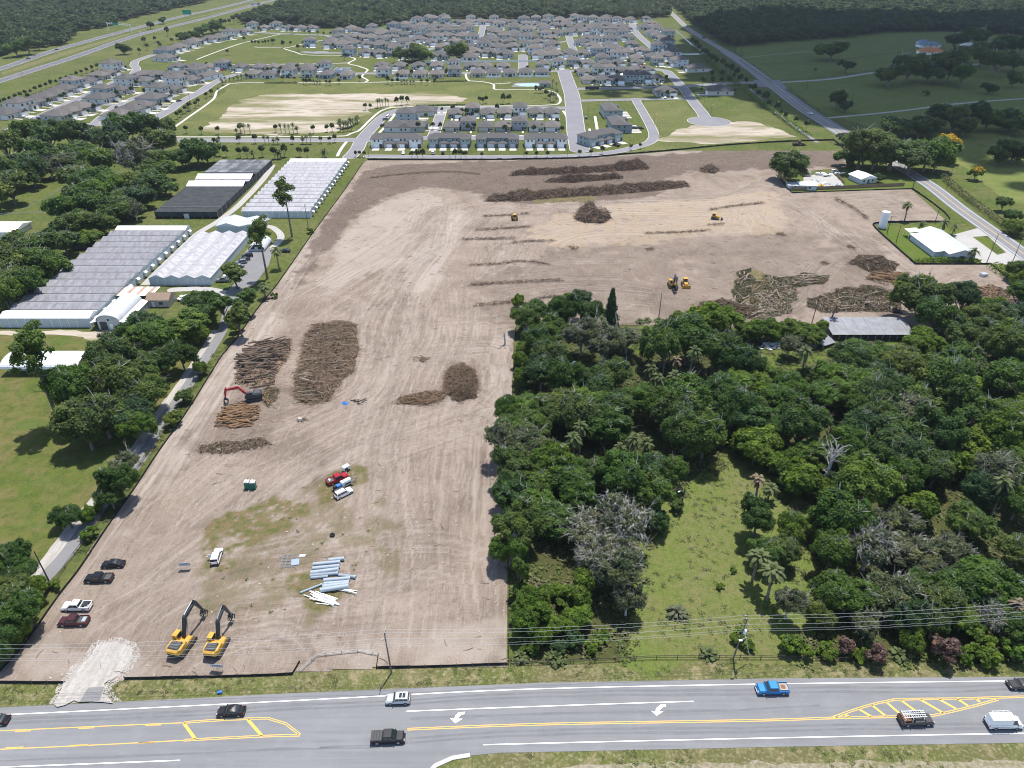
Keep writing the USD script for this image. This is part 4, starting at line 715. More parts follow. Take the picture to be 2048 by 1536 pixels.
mat('wood_fence', (.21, .14, .08), .9, .25, 1.5); mat('steel_dark', (.08, .08, .085), .6); mat('steel_grey', (.42, .43, .44), .5, metal=.4); mat('black_cloth', (.012, .012, .013), .9)
mat('weathered_sheet', (0.24, 0.235, 0.25), .6, col2=(0.4, 0.4, 0.43), scale=1.0, stretch=(.7, .07, 1), lo=.3, hi=.68)
mat('weathered_sheet_b', (0.25, 0.235, 0.25), .6, col2=(0.44, 0.44, 0.46), scale=1.0, stretch=(.07, .7, 1), lo=.3, hi=.68)
mat('dirty_sheet', (0.15, 0.148, 0.16), .6, col2=(0.27, 0.27, 0.295), scale=1.0, stretch=(.7, .07, 1), lo=.3, hi=.68)
mat('poly_wall', (.40, .45, .46), .5, .06, .4); mat('solar', (.02, .025, .04), .2)
mat('tin_roof', (.20, .208, .225), .5, .16, .35, metal=.1); mat('rust_roof', (.36, .24, .17), .8, .25, .8); mat('brown_shingle', (.25, .185, .14), .9, .2, 2.5); mat('orange_tile', (.55, .20, .09), .85, .15, 1.0); mat('blue_roof', (.16, .22, .30), .7, .1, 1.0)
mat('pool_water', (.30, .50, .52), .08, spec=.6); mat('dirt_mound', (.35, .29, .24), .95, .2, 1.0)

def hip(mb, x0, y0, x1, y1, z, pitch=.42, over=.45, thick=.16):
    """A hip roof over a rectangle, with eaves."""
    x0, y0, x1, y1 = x0 - over, y0 - over, x1 + over, y1 + over; w, d = x1 - x0, y1 - y0; h = min(w, d) / 2 * pitch
    if w > d: r = [(x0 + d / 2, (y0 + y1) / 2, z + h), (x1 - d / 2, (y0 + y1) / 2, z + h)]
    else: r = [((x0 + x1) / 2, y0 + w / 2, z + h), ((x0 + x1) / 2, y1 - w / 2, z + h)]
    return mb.hull([(x, y, zz) for x in (x0, x1) for y in (y0, y1) for zz in (z - thick, z)] + r)
def gable(mb, x0, y0, x1, y1, z, h, axis='y', over=.4, thick=.14):
    x0, y0, x1, y1 = x0 - over, y0 - over, x1 + over, y1 + over
    r = [((x0 + x1) / 2, y0, z + h), ((x0 + x1) / 2, y1, z + h)] if axis == 'y' else [(x0, (y0 + y1) / 2, z + h), (x1, (y0 + y1) / 2, z + h)]
    return mb.hull([(x, y, zz) for x in (x0, x1) for y in (y0, y1) for zz in (z - thick, z)] + r)
def win(p, x, y, z, w, h, face, m='glass_dark', name='window', frame=True):
    """A window with a frame on the face of a wall (-y, +y, -x or +x)."""
    dx, dy = (w / 2, .05) if face in ('-y', '+y') else (.05, w / 2); s = -1 if face[0] == '-' else 1
    ox, oy = (0, s * .03) if face[1] == 'y' else (s * .03, 0)
    o = obj(name, MB().box(x - dx + ox, y - dy + oy, z, x + dx + ox, y + dy + oy, z + h), m, p)
    if frame:
        f = MB(); e = .1
        for a, b, c_, d_ in ((-w / 2 - e, w / 2 + e, -e, 0), (-w / 2 - e, w / 2 + e, h, h + e), (-w / 2 - e, -w / 2, 0, h), (w / 2, w / 2 + e, 0, h)):
            if face[1] == 'y': f.box(x + a, y - .06 + oy * 1.3, z + c_, x + b, y + .06 + oy * 1.3, z + d_)
            else: f.box(x - .06 + ox * 1.3, y + a, z + c_, x + .06 + ox * 1.3, y + b, z + d_)
        obj('frame', f, 'trim_white', o)
# houses: the front looks along -y, the origin is under the middle
def house_kind(k, w, d, storeys=1, garage='right', wall='wall_house', roof='roof_shingle', solar=False, drive=True, porch=True):
    p = kind(k); ht = 3.0 if storeys == 1 else 5.7; f = -d / 2; gs = 1 if garage == 'right' else -1
    wm = MB().box(-w / 2, f + 1.6, -.2, w / 2, d / 2, ht); gx0, gx1 = sorted((gs * w / 2, gs * (w / 2 - min(5.4, w * .52))))
    if garage: wm.box(gx0, f, -.2, gx1, f + 1.7, 2.9 if storeys == 1 else 3.0)
    obj('wall', wm, wall, p)
    rm = hip(MB(), -w / 2, f + 1.6, w / 2, d / 2, ht)
    if garage:
        if storeys == 1: gable(rm, gx0 + .1, f, gx1 - .1, f + w * .4, 2.9, (gx1 - gx0) * .24, 'y', .35)
        else: hip(rm, gx0, f, gx1, f + 2.2, 3.0, .35, .3)
    r = obj('roof', rm, roof, p)
    for q in ((-w * .2, d * .12), (w * .15, d * .22)): obj('vent_pipe', MB().cyl((q[0], q[1], ht + w * .17), .12, .8, 6), 'steel_dark', r)
    if solar: obj('solar_panel', MB().add([(-w * .28, d * .02, ht + w * .155), (w * .28, d * .02, ht + w * .155), (w * .24, -d * .18, ht + w * .06), (-w * .24, -d * .18, ht + w * .06)], [[0, 1, 2, 3]]), 'solar', r)
    gm = (gx0 + gx1) / 2
    if garage:
        obj('garage_door', MB().box(gm - 2.3, f - .06, 0, gm + 2.3, f + .05, 2.25), 'garage_white', p)
    fx = -gs * w * .22
    obj('door', MB().box(fx - .6, f + 1.5, 0, fx + .6, f + 1.66, 2.15), 'door_dark', p)
    win(p, fx - gs * w * .17, f + 1.6, .9, 1.5, 1.3, '-y')
    if storeys == 2:
        for x in (-w * .28, w * .02, w * .3): win(p, x, f + 1.6, 3.6, 1.5, 1.3, '-y')
    for z in ([.9] if storeys == 1 else [.9, 3.6]):
        for x in (-w * .3, w * .28): win(p, x, d / 2, z, 1.6, 1.3, '+y')
        for s, fc in ((-1, '-x'), (1, '+x')):
            for y in (-d * .1, d * .25): win(p, s * w / 2, y, z, 1.0, 1.2, fc, frame=False)
    obj('patio_door', MB().box(-1.6, d / 2 - .05, 0, 1.4, d / 2 + .06, 2.2), 'door_dark', p)
    if drive and garage: obj('driveway', MB().box(gm - 2.5, f - 6.3, .0, gm + 2.5, f - .08, .075), 'concrete', p)
    obj('path', MB().box(fx - .6, f - 5.8, 0, fx + .6, f + 1.45, .07), 'concrete', p)
house_kind('house_one', 11, 17); house_kind('house_one_left', 11, 17, garage='left'); house_kind('house_two', 10.5, 14.5, 2); house_kind('house_two_left', 10.5, 14.5, 2, 'left')
house_kind('house_wide', 14, 18); house_kind('house_wide_left', 14, 18, garage='left'); house_kind('house_tall_wide', 13, 14, 2); house_kind('house_solar', 12.5, 17, 1, 'left', solar=True); house_kind('house_solar_two', 12, 14, 2, solar=True)
house_kind('cottage', 9.4, 16, 1, None); house_kind('cottage_two', 9.4, 14, 2, None, 'wall_grey'); house_kind('house_narrow', 9.4, 17); house_kind('house_narrow_two', 9.4, 15, 2)
ONE, TWO = ['house_one', 'house_one_left', 'house_wide', 'house_wide_left', 'house_solar'], ['house_two', 'house_two_left', 'house_tall_wide', 'house_solar_two']
_rh = np.random.default_rng(21); BAS, BAS2 = ['house_one', 'house_one_left'], ['house_two', 'house_two_left']
WORDS = {'house_one': 'one-storey house', 'house_one_left': 'one-storey house', 'house_wide': 'wide one-storey house', 'house_wide_left': 'wide one-storey house', 'house_solar': 'one-storey solar-panelled house', 'house_two': 'two-storey house', 'house_two_left': 'two-storey house',
         'house_tall_wide': 'broad two-storey house', 'house_solar_two': 'two-storey solar-panelled house', 'cottage': 'small one-storey house', 'cottage_two': 'two-storey grey house', 'house_narrow': 'narrow one-storey house', 'house_narrow_two': 'narrow two-storey house'}
HOUSES = []
def houses(row, spec, face=0.0, one=ONE, two=TWO, sc=1.24, group=None):
    """spec: 'px,py[,2]' the middle of each footprint; face: the way the front looks, in degrees from the camera's side towards the right."""
    got = []
    for w in spec.split():
        a = [float(x) for x in w.split(',')]; x, y = G(a[0], a[1]); two_ = len(a) > 2 and a[2] == 2
        k = (two if two_ else one)[int(_rh.integers(len(two if two_ else one)))]
        got.append((k, x, y, a[3] if len(a) > 3 else face))
    for n, (k, x, y, fa) in enumerate(sorted(got, key=lambda t: PX(t[1], t[2])[0])):
        copy(k, 'house', f'{WORDS[k]} {row}, {ordinal(n)} from left', 'house', (x, y, 0), math.radians(fa), sc, group='houses of the estate')
        HOUSES.append((x, y, math.radians(fa), k, row))
houses('in the back row of the pond street', '355,139 390,139 418,140 447,138,2 480,140 517,140 547,140 580,139 615,140 650,139,2 764,137 800,137 837,137 874,137 909,135,2 941,137 971,138 1007,138', 0, BAS, BAS2, 1.18)
houses('in the row along the basin path', '508,153 541,154 580,152,2 619,152,2 655,154 694,155 769,151,2 806,153 841,153 875,153 910,150,2 956,151 988,150 1020,150 1051,149 1083,149', 180, BAS, BAS2, 1.18)
houses('in the north row right of the boulevard', '1086,134 1116,134,2 1146,132,2 1176,132 1209,132 1237,131 1272,130 1314,129,2', 0, BAS, BAS2, 1.18)
houses('facing the wide lawn by the boulevard', '1177,165 1205,165 1232,165 1260,163,2 1287,163,2 1313,162', 0, ['cottage', 'house_one'], ['cottage_two', 'house_two'], 1.2)
houses('in the row behind the lawn-facing houses', '1167,150 1196,148,2 1219,148,2 1245,146 1270,145 1295,145', 0, ['house_narrow'], ['house_narrow_two'], 1.2)
houses('alone beside the cul-de-sac road', '1329,189,1,0 1436,187,1,-90 1389,142,1,-80 1354,132,2,-70', 0, ['house_wide'])
houses('in the block by the curved lane', '289,155 314,156 342,156 365,156 395,153,2 419,157', -30, ['house_narrow', 'house_one'])
houses('in the row under the highway bank', '16,234 45,221,2 72,211 94,201 115,193 135,184 152,175,2 176,169 203,157 215,152 228,140,2', 75, ['house_one', 'house_wide'])
houses('in the left block of the estate', '120,238 141,230 164,222 205,203 213,192,2 240,186 258,171,2 289,168', 75, ['house_one', 'house_wide'])
houses('in the block by the palm boulevard', '244,238 268,226 289,218 309,203 322,190,2 344,185 356,170,2 381,166', 75, ['house_one', 'house_wide'])
houses('in the upper row beside the highway', '334,121 334,106 360,100 379,94 391,88 422,83 443,79 463,73,2 488,68', 70, ['house_wide', 'house_wide_left'])
houses('at the wood edge above the park', '506,57,2 529,60 553,57,2 578,60 601,60 623,61', 0)
houses('on the court below the wood', '664,94 621,92,2 680,78 700,79 719,80 742,81 719,67 742,68 761,69', 10, sc=1.36)
houses('on the court left of the two oaks', '688,94 711,92 736,94 764,95 789,99 761,112 763,73 763,83 788,80 813,74 812,88 787,101 840,84', 20, sc=1.36)
houses('along the slanting estate street', '787,59,2 809,53 837,71,2 843,61,2 868,57 865,77 890,77 907,88 924,77 929,61 934,55', -20, sc=1.36)
houses('in the farthest row against the wood', '835,48,2 867,46,2 892,47,2 915,49 937,49 960,48 982,49 1004,48 1026,49 1048,47,2 1072,45,2 1092,48 1120,47 1140,46 1163,45,2 1186,45,2 1208,48,2 1232,48,2 1293,42', 0, sc=1.36)
houses('in the middle of the upper estate', '945,84,2 973,86 942,100 945,109 968,99,2 996,100 1023,99 979,111 1010,114 881,117 884,100 993,89 1021,88 996,70 998,57,2 985,69', 0, sc=1.36)
houses('around the short central street', '1054,61 1054,69,2 1051,84,2 1050,99,2 1086,58 1109,55 1136,57 1162,57 1189,57 1086,69,2 1112,71 1140,69', 0, sc=1.36)
houses('behind the boulevard crossing', '1101,82 1104,94 1076,90 1178,82 1186,97 1081,115 1109,115 1139,113 1167,113 1194,110,2 1224,109,2 1253,110 1284,107', 0, sc=1.36)
houses('in the upper right estate corner', '1214,55 1242,57 1167,68 1195,68,2 1223,68,2 1248,68 1254,80 1264,94 1303,52 1314,63 1325,82 1317,102,2 1338,100', 0, sc=1.36)
houses('in the garage row behind the cottages', '912,232 946,229,2 976,232 1009,231 1040,228,2 1072,231 1104,231', 0, ['house_narrow'], ['house_narrow_two'], 1.08)
houses('in the cottage row behind the terraces', '905,259 937,257,2 972,259 1006,259 1039,257,2 1072,259 1105,259', 0, ['cottage'], ['cottage_two'], 1.08)
houses('side-on beside the short estate street', '816,240,2 848,228 800,259 828,259', 90, ['house_wide'], ['house_tall_wide'], 1.1)
# gaps of the upper estate: more of the same houses stand wherever street and neighbours leave room
_free, _have = [], np.array([h[:2] for h in HOUSES]); _zone = poly([(700, 62), (790, 52), (840, 42), (1290, 40), (1335, 70), (1350, 112), (1330, 126), (1240, 120), (1180, 122), (860, 118), (700, 112), (660, 100), (655, 80)]); _keep = _zone.difference(net.buffer(9)); _pk = prepared.prep(_keep)
_oak = np.array([G(835, 108), G(912, 104)])
for gy_ in np.arange(_zone.bounds[1], _zone.bounds[3], 11):
    for gx_ in np.arange(_zone.bounds[0], _zone.bounds[2], 6):
        q = np.array([gx_, gy_ + 3 * math.sin(gx_ * .1)])
        if _pk.contains(Point(*q)) and (abs(_have - q) / [17.5, 25]).max(1).min() > 1 and np.linalg.norm(_oak - q, axis=1).min() > 22: _free.append(q); _have = np.vstack([_have, q])
for side, lo, hi in (("left part of the", 0, 900), ("middle of the", 900, 1120), ("right part of the", 1120, 2000)):
    fs = sorted([f for f in _free if lo <= PX(*f)[0] < hi], key=lambda t: PX(*t)[0]); fs = [f for i, f in enumerate(fs) if i % 5][:38]
    for n, (x, y) in enumerate(fs):
        k = (ONE + TWO)[int(_rh.integers(9))]; row = f'between the rows, {side} upper estate'; copy(k, 'house', f'{WORDS[k]} {row}, {ordinal(n)} from left', 'house', (x, y, 0), math.radians(float(_rh.choice([0, 180]))), 1.3, group='houses of the estate')
# the blue house by the oaks, and the one being built
b = thing('house', 'deep blue walled house left of the two big estate oaks', 'house', (*G(790, 111), 0), 0, 'houses of the estate')
obj('wall', MB().box(-7, -7, -.2, 7, 7, 3.2), 'wall_blue', b); obj('roof', hip(MB(), -7, -7, 7, 7, 3.2), 'roof_shingle', b); obj('window', MB().box(-3, -7.05, .9, -1, -6.9, 2.1), 'glass_dark', b); obj('door', MB().box(1, -7.05, 0, 2.2, -6.9, 2.1), 'door_dark', b)
b = thing('unfinished_house', 'roofless pale house shell still being built', 'house', (*G(685, 143), 0))
for i, q in enumerate(((-7, -8, 7, -7.7), (-7, 7.7, 7, 8), (-7, -7.7, -6.7, 7.7), (6.7, -7.7, 7, 7.7), (-1, -7.7, -.7, 7.7), (-6.7, 0, -1, .3))): obj('wall', MB().box(q[0], q[1], -.1, q[2], q[3], 2.8), 'metal_wall_pale', b)
obj('slab', MB().box(-7.5, -8.5, 0, 7.5, 8.5, .12), 'concrete', b)
# terraces of four homes
def terrace(loc, rz, n, uw, d, wall, low, label):
    p = thing('terrace', label, 'terraced houses', loc, rz, 'terraces of the estate'); w = n * uw; x0 = -w / 2
    obj('wall', MB().box(-w / 2, -d / 2 + 3, -.2, w / 2, d / 2, 5.6), wall, p)
    rm = hip(MB(), -w / 2, -d / 2 + 3, w / 2, d / 2, 5.6, .45); r = obj('roof', rm, 'roof_townhouse', p)
    for i in range(n):
        a = x0 + i * uw; end = i in (0, n - 1); z = 5.4 if end else 2.9
        obj('front_bay', MB().box(a + .35, -d / 2 + (.2 if end else 0), -.2, a + uw - .35, -d / 2 + 3.05, z), low if not end else wall, p)
        obj('bay_roof', hip(MB(), a + .35, -d / 2 + (.2 if end else 0), a + uw - .35, -d / 2 + 4.4, z, .42, .35), 'roof_townhouse', p)
        gx = a + uw / 2; obj('garage_door', MB().box(gx - 1.9, -d / 2 - (.06 if not end else -.12), 0, gx + 1.2, -d / 2 + .25, 2.2), 'garage_white' if 'white' in label or 'brick' in label else 'metal_wall_grey', p)
        obj('entry', MB().box(gx + 1.5, -d / 2 - (.05 if not end else -.13), 0, gx + uw / 2 - .4, -d / 2 + .24, 2.3), 'door_dark', p)
        for q in ((gx - 1.2, 3.7), (gx + 1.3, 3.7)):
            win(p, q[0], -d / 2 + (.2 if end else 3.0), q[1], 1.0, 1.3, '-y')
        for q in (gx - 1.6, gx + 1.6):
            win(p, q, d / 2, 3.7, 1.1, 1.2, '+y', frame=False)
        obj('driveway', MB().box(gx - 2.4, -d / 2 - 7.0, 0, gx + 1.9, -d / 2 - .1, .07), 'concrete', p)
    for s, fc in ((-1, '-x'), (1, '+x')):
        for y in (-1.5, 2.5):
            for z in (.9, 3.7): win(p, s * w / 2, y, z, 1.0, 1.2, fc, frame=False)
for px, w, wall, low, lab in ((795, 33, 'wall_white', 'wall_brick', 'white terrace with brick garages, leftmost along the dirt field fence'), (900, 27.5, 'wall_green', 'wall_slate', 'blue-green terrace with dark garages facing the dirt field'), (995, 27.5, 'wall_slate', 'metal_wall_grey', 'dark slate terrace between the green and the pale terraces'), (1091, 27.5, 'wall_white', 'wall_brick', 'pale terrace with brick garages, rightmost of the four facing the dirt')):
    terrace((*G(px, 291), 0), 0, 4, w / 4, 12, wall, low, lab)
terrace((*G(1200, 284), 0), math.radians(35), 4, 7.2, 13, 'wall_green', 'wall_slate', 'green corner terrace set at an angle by the street bend')
terrace((*G(1238, 258), 0), math.radians(92), 4, 6.4, 14, 'wall_slate', 'wall_grey', 'dark terrace side-on behind the green corner terrace')
terrace((*G(1222, 230), 0), math.radians(92), 4, 6.0, 14, 'wall_grey', 'wall_grey', 'grey terrace side-on beside the empty estate plot')
# pool by the cottages
setting('pool_deck', poly([(1022, 174), (1030, 166), (1094, 165), (1100, 174)]), .10, 'lane_asphalt')
p = thing('swimming_pool', 'turquoise swimming pool on its pale deck in the estate', 'pool', (*G(1058, 170), 0))
g_ = Polygon([(11 * math.cos(t) * (1 + .15 * math.sin(3 * t)), 7 * math.sin(t)) for t in np.linspace(0, 2 * math.pi, 40)[:-1]]); obj('water', MB().sheet(g_, .14), 'pool_water', p); obj('coping', MB().prism(g_.buffer(.5).difference(g_), .08, .22), 'trim_white', p)
b = thing('pool_house', 'small green-grey pool house right of the swimming pool', 'pool house', (*G(1090, 173), 0)); obj('wall', MB().box(-5, -4, -.1, 5, 4, 3.2), 'wall_green', b); obj('roof', hip(MB(), -5, -4, 5, 4, 3.2, .5, .8), 'roof_shingle', b); obj('door', MB().box(-1, -4.06, 0, 1, -3.9, 2.2), 'door_dark', b)

# nursery greenhouses
def bays(p, x0, x1, y0, n, pitch, eave, rise, sheet, white=(), across=True):
    """Roof bays side by side: each bay two sloping sheets, its end triangles and a gutter."""
    for i in range(n):
        m = 'metal_roof_white' if i in white else sheet
        a, b = y0 + i * pitch + .05, y0 + (i + 1) * pitch - .05; mid = a + (b - a) * .55
        if across: P = lambda x, y, z: (x, y, z)
        else: P = lambda x, y, z: (y, x, z)
        rb = MB()
        for q, z0, r, z1 in ((a, eave, mid, eave + rise), (mid, eave + rise, b, eave)):
            rb.quad(P(x0, q, z0), P(x1, q, z0), P(x1, r, z1), P(x0, r, z1)) if across else rb.quad(P(x0, r, z1), P(x1, r, z1), P(x1, q, z0), P(x0, q, z0))
        obj('roof_bay', rb, m, p)
        for x in (x0, x1): obj('gable_end', MB().add([P(x, a, eave), P(x, b, eave), P(x, mid, eave + rise)], [[0, 1, 2]]), 'poly_wall', p)
        g = MB()
        if across: g.box(x0, b - .12, eave - .15, x1, b + .2, eave + .14)
        else: g.box(b - .12, x0, eave - .15, b + .2, x1, eave + .14)
        obj('gutter', g, 'steel_dark' if across else 'steel_grey', p)
def greenhouse(name, label, xl, xr, yf, yb, n, eave, rise, sheet, white=(), across=True, fans=True):
    """xl.. yb in metres of the ground; bays run across the view or away from it."""
    p = thing(name, label, 'greenhouse', ((xl + xr) / 2, yf, 0)); w, d = xr - xl, yb - yf; h = w / 2
    wl = MB()
    wl.box(-h, 0, -.1, h, .12, eave - .02); wl.box(-h, d - .12, -.1, h, d, eave - .02); wl.box(-h, .12, -.1, -h + .12, d - .12, eave - .02); wl.box(h - .12, .12, -.1, h, d - .12, eave - .02); obj('wall', wl, 'poly_wall', p)
    if across: bays(p, -h - .1, h + .1, 0, n, d / n, eave, rise, sheet, white)
    else: bays(p, -.1, d + .1, -h, n, w / n, eave, rise, sheet, white, False)
    for i in range(int(w / 3)): obj('post', MB().box(-h + .2 + i * 3, -.07, 0, -h + .32 + i * 3, -.005, eave), 'trim_white', p)
    if fans:
        for i in range(n):
            y = (i + .5) * d / n; f = obj('fan', MB().box(h + .02, y - .8, .8, h + .55, y + .8, 2.5), 'steel_grey', p); obj('fan_hood', MB().add([(h + .5, y - .9, 2.7), (h + 1.3, y - .9, 2.1), (h + 1.3, y + .9, 2.1), (h + .5, y + .9, 2.7)], [[0, 1, 2, 3]]), 'trim_white', f)
    obj('door', MB().box(-1.2, -.08, 0, 1.2, -.01, 2.4), 'metal_wall_grey', p)
    return p
def gxy(px, py): return G(px, py)
xl, yf = G(3.6, 655); xr, _ = G(184, 655); _, yb = G(387, 466)
greenhouse('greenhouse', 'long many-bayed grey greenhouse with white bays at both ends', xl, xr, yf, yb, 14, 3.6, 1.0, 'dirty_sheet', (0, 13))
xl, yf = G(301, 571); xr, _ = G(424, 571); _, yb = G(500, 480)
greenhouse('greenhouse', 'pale four-bay greenhouse whose ridges run away from the camera', xl, xr, yf, yb, 4, 3.2, 1.3, 'weathered_sheet_b', (), False, False)
xl, yf = G(485, 436); xr, _ = G(622, 436); _, yb = G(620, 329)
greenhouse('greenhouse', 'far pale greenhouse with a white back bay beside the dirt field', xl, xr, yf, yb, 15, 3.4, .9, 'weathered_sheet', (14,))
# the shade house: posts, black netting, two white-roofed bays
xl, yf = G(312, 437); xr, _ = G(437, 437); _, yb = G(520, 331)
mat('shade_net_b', (.075, .08, .09), .9, col2=(.26, .27, .29), scale=.5, stretch=(.4, .15, 1), lo=.42, hi=.7); mat('shade_net', (.035, .04, .042), .9, .3, .35)
p = thing('shade_house', 'black-netted shade house with two white roof bays across it', 'shade house', ((xl + xr) / 2, yf, 0)); h, d = (xr - xl) / 2, yb - yf
for i in range(9):
    for j in range(16): obj('post', MB().box(-h + i * 2 * h / 8 - .06, j * d / 15 - .06, 0, -h + i * 2 * h / 8 + .06, j * d / 15 + .06, 3.6), 'steel_grey', p)
n = 14; dp = d / n
for i in range(n):
    if i in (6, 8): continue
    m = MB(); z = 3.55
    for k in range(4): m.quad((-h + k * h / 2, i * dp + .05, z), (-h + (k + 1) * h / 2 - .06, i * dp + .05, z), (-h + (k + 1) * h / 2 - .06, (i + 1) * dp - .05, z - .1), (-h + k * h / 2, (i + 1) * dp - .05, z - .1))
    obj('net_panel', m, 'weathered_sheet' if i == 7 else 'shade_net_b' if i > 9 else 'shade_net', p)
    obj('roof_wire', MB().box(-h, i * dp - .05, 3.58, h, i * dp + .05, 3.66), 'steel_grey', p)
for i in (6, 8):
    m = MB(); a, b = i * dp - .6 * dp * 0, (i + 1) * dp + .5 * dp; mid = (a + b) / 2; m.quad((-h, a, 3.7), (h, a, 3.7), (h, mid, 5.2), (-h, mid, 5.2)); m.quad((-h, mid, 5.2), (h, mid, 5.2), (h, b, 3.7), (-h, b, 3.7)); obj('roof_bay', m, 'metal_roof_white', p)
for s in (-1, 1): obj('side_net', MB().box(s * h - .02, 0, 0, s * h + .02, d, 3.4), 'shade_net' if s < 0 else 'shade_net', p)
obj('front_net', MB().box(-h, -.12, .9, h, -.08, 3.4), 'shade_net', p); obj('door', MB().box(-1.2, -.2, 0, 1.2, -.13, 2.4), 'poly_wall', p)
# arched buildings
def arch(mb, x0, x1, y0, y1, eave, rise, n=14, axis='y', thick=.12):
    """A barrel roof shell with thickness."""
    for k in range(n):
        q = []
        for t in (k / n, (k + 1) / n):
            a = math.pi * t; q.append(((x0 + x1) / 2 - (x1 - x0) / 2 * math.cos(a), eave + rise * math.sin(a)))
        pts = [(x, y, z - dz) for x, z in q for y in (y0, y1) for dz in (0, thick)]
        if axis == 'x': pts = [(y, x, z) for x, y, z in pts]
        mb.hull(pts)
    return mb
x0, yf = G(203, 659); x1, _ = G(236, 659); _, yb = G(288, 614)
p = thing('arched_building', 'arched metal packing building with lean-to eaves and a dark doorway', 'building', ((x0 + x1) / 2 + .3, yf, 0)); w, d = (x1 - x0) / 2 + 1.0, yb - yf
wl = MB().box(-w, 0, -.1, w, .2, 3.4).box(-w, d - .2, -.1, w, d, 3.4).box(-w, .2, -.1, -w + .2, d - .2, 3.4).box(w - .2, .2, -.1, w, d - .2, 3.4)
wl.prism(Polygon([(-w * math.cos(t), w * .42 * math.sin(t)) for t in np.linspace(0, math.pi, 16)]), 0, .18)
v, f = wl.arrays(); k = len(v)
obj('wall', MB().box(-w, 0, -.1, w, .2, 3.4).box(-w, .2, -.1, -w + .2, d, 3.4).box(w - .2, .2, -.1, w, d, 3.4).hull([(-w * math.cos(t), y, 3.4 + 2.2 * math.sin(t)) for t in np.linspace(0, math.pi, 14) for y in (.02, .18)]), 'metal_wall_pale', p)
obj('roof', arch(MB(), -w - .2, w + .2, -.3, d, 3.4, 2.35), 'metal_roof', p)
obj('doorway', MB().box(-w + .8, -.04, 0, -.6, .1, 3.0), 'door_dark', p); obj('door', MB().box(.2, -.04, 0, 1.3, .1, 2.2), 'trim_white', p); win(p, .2, 0, 3.3, .9, .9, '-y')
for s in (-1, 1): obj('lean_to_roof', MB().hull([(s * w, y, z) for y in (-.3, d) for z in (3.2, 3.3)] + [(s * (w + 2.6), y, z) for y in (-.3, d) for z in (2.6, 2.7)]), 'metal_roof_white', p)
for s in (-1, 1):
    for y in np.linspace(0, d, 5): obj('post', MB().box(s * (w + 2.4) - .08, y - .08, 0, s * (w + 2.4) + .08, y + .08, 2.62), 'trim_white', p)
obj('side_wall', MB().box(w + 2.3, .3, 0, w + 2.4, d, 2.2), 'steel_grey', p)
xa, ya = G(297, 614); xb, _ = G(340, 614)
p = thing('brown_roof_shed', 'small building with brown shingle gable roof beside the arched building', 'building', ((xa + xb) / 2, ya + 3, 0)); w = (xb - xa) / 2
obj('wall', MB().box(-w, -3, -.1, w, 3, 2.9), 'wall_brick', p); obj('roof', gable(MB(), -w, -3, w, 3, 2.9, 1.7, 'x'), 'brown_shingle', p); win(p, 1.0, -3, .9, 1.6, 1.2, '-y'); obj('door', MB().box(-2.4, -3.06, 0, -1.4, -2.95, 2.1), 'trim_white', p)
x0, y0 = G(232, 606); x1, _ = G(308, 606); _, y1 = G(300, 588)
p = thing('striped_canopy', 'flat canopy of white and rusty roof strips behind the arched building', 'canopy', ((x0 + x1) / 2, y0, 0)); w = (x1 - x0) / 2
for i in range(11): obj('roof_strip', MB().box(-w + i * 2 * w / 11, -.2, 3.0 + .04 * (i % 2), -w + (i + 1) * 2 * w / 11 - .05, y1 - y0, 3.08 + .04 * (i % 2)), 'metal_roof_white' if i % 3 else 'rust_roof', p)
for x in (-w + .3, 0, w - .3):
    for y in (.1, y1 - y0 - .2): obj('post', MB().box(x - .07, y - .07, 0, x + .07, y + .07, 3.0), 'trim_white', p)
for (px0, px1, py, dep, e, r, lab) in ((434, 522, 468, 11, 3.4, 1.6, 'pale gable-roofed hall at the back of the four-bay greenhouse'),):
    x0, y0 = G(px0, py); x1, _ = G(px1, py); p = thing('gable_hall', lab, 'building', ((x0 + x1) / 2, y0 + 1, 0)); w = (x1 - x0) / 2
    obj('wall', MB().box(-w, 0, -.1, w, dep, e), 'poly_wall', p); obj('roof', gable(MB(), -w, 0, 0, dep, e, r, 'y'), 'metal_roof', p); obj('roof', gable(MB(), .5, 0, w, dep, e - .05, r * .7, 'y'), 'metal_roof', p); obj('door', MB().box(w - 4, -.06, 0, w - 1.5, .05, 2.4), 'door_dark', p)
x0, y0 = G(497, 503); x1, _ = G(530, 503)
p = thing('arched_tunnel', 'small silver barrel-roofed tunnel beside the car park', 'greenhouse', ((x0 + x1) / 2, y0, 0)); w = (x1 - x0) / 2
obj('roof', arch(MB(), -w, w, 0, 11, .8, 2.4), 'metal_roof', p); obj('wall', MB().box(-w, .1, -.1, w, .2, .9).box(-w, 10.8, -.1, w, 10.9, .9), 'poly_wall', p); obj('door', MB().box(-.7, .02, 0, .7, .09, 2.1), 'metal_wall_grey', p)
x0, y0 = G(20, 747); x1, _ = G(160, 747)
p = thing('barrel_shed', 'long white barrel-roofed open shed on the left lawn', 'shed', ((x0 + x1) / 2, y0, 0)); w = (x1 - x0) / 2
obj('roof', arch(MB(), -1.6, 8.4, -w - 1.2, w + 1.2, 2.7, 2.2, 12, 'x'), 'metal_roof_white', p)
for i in range(9):
    x = -w + i * 2 * w / 8
    for y in (0, 6.8): obj('post', MB().box(x - .07, y - .07, 0, x + .07, y + .07, 2.75), 'steel_grey', p)
obj('wall', MB().box(-w + 1.5, 6.0, 0, w - 1.5, 6.15, 2.6), 'metal_wall_grey', p)
for i in range(7): obj('door', MB().box(-w + 2 + i * 3.6, 1.6, 0, -w + 4.6 + i * 3.6, 1.7, 2.3), 'metal_wall_pale' if i % 2 else 'metal_wall_grey', p)
x0, y0 = G(-10, 472); x1, y1 = G(50, 455)
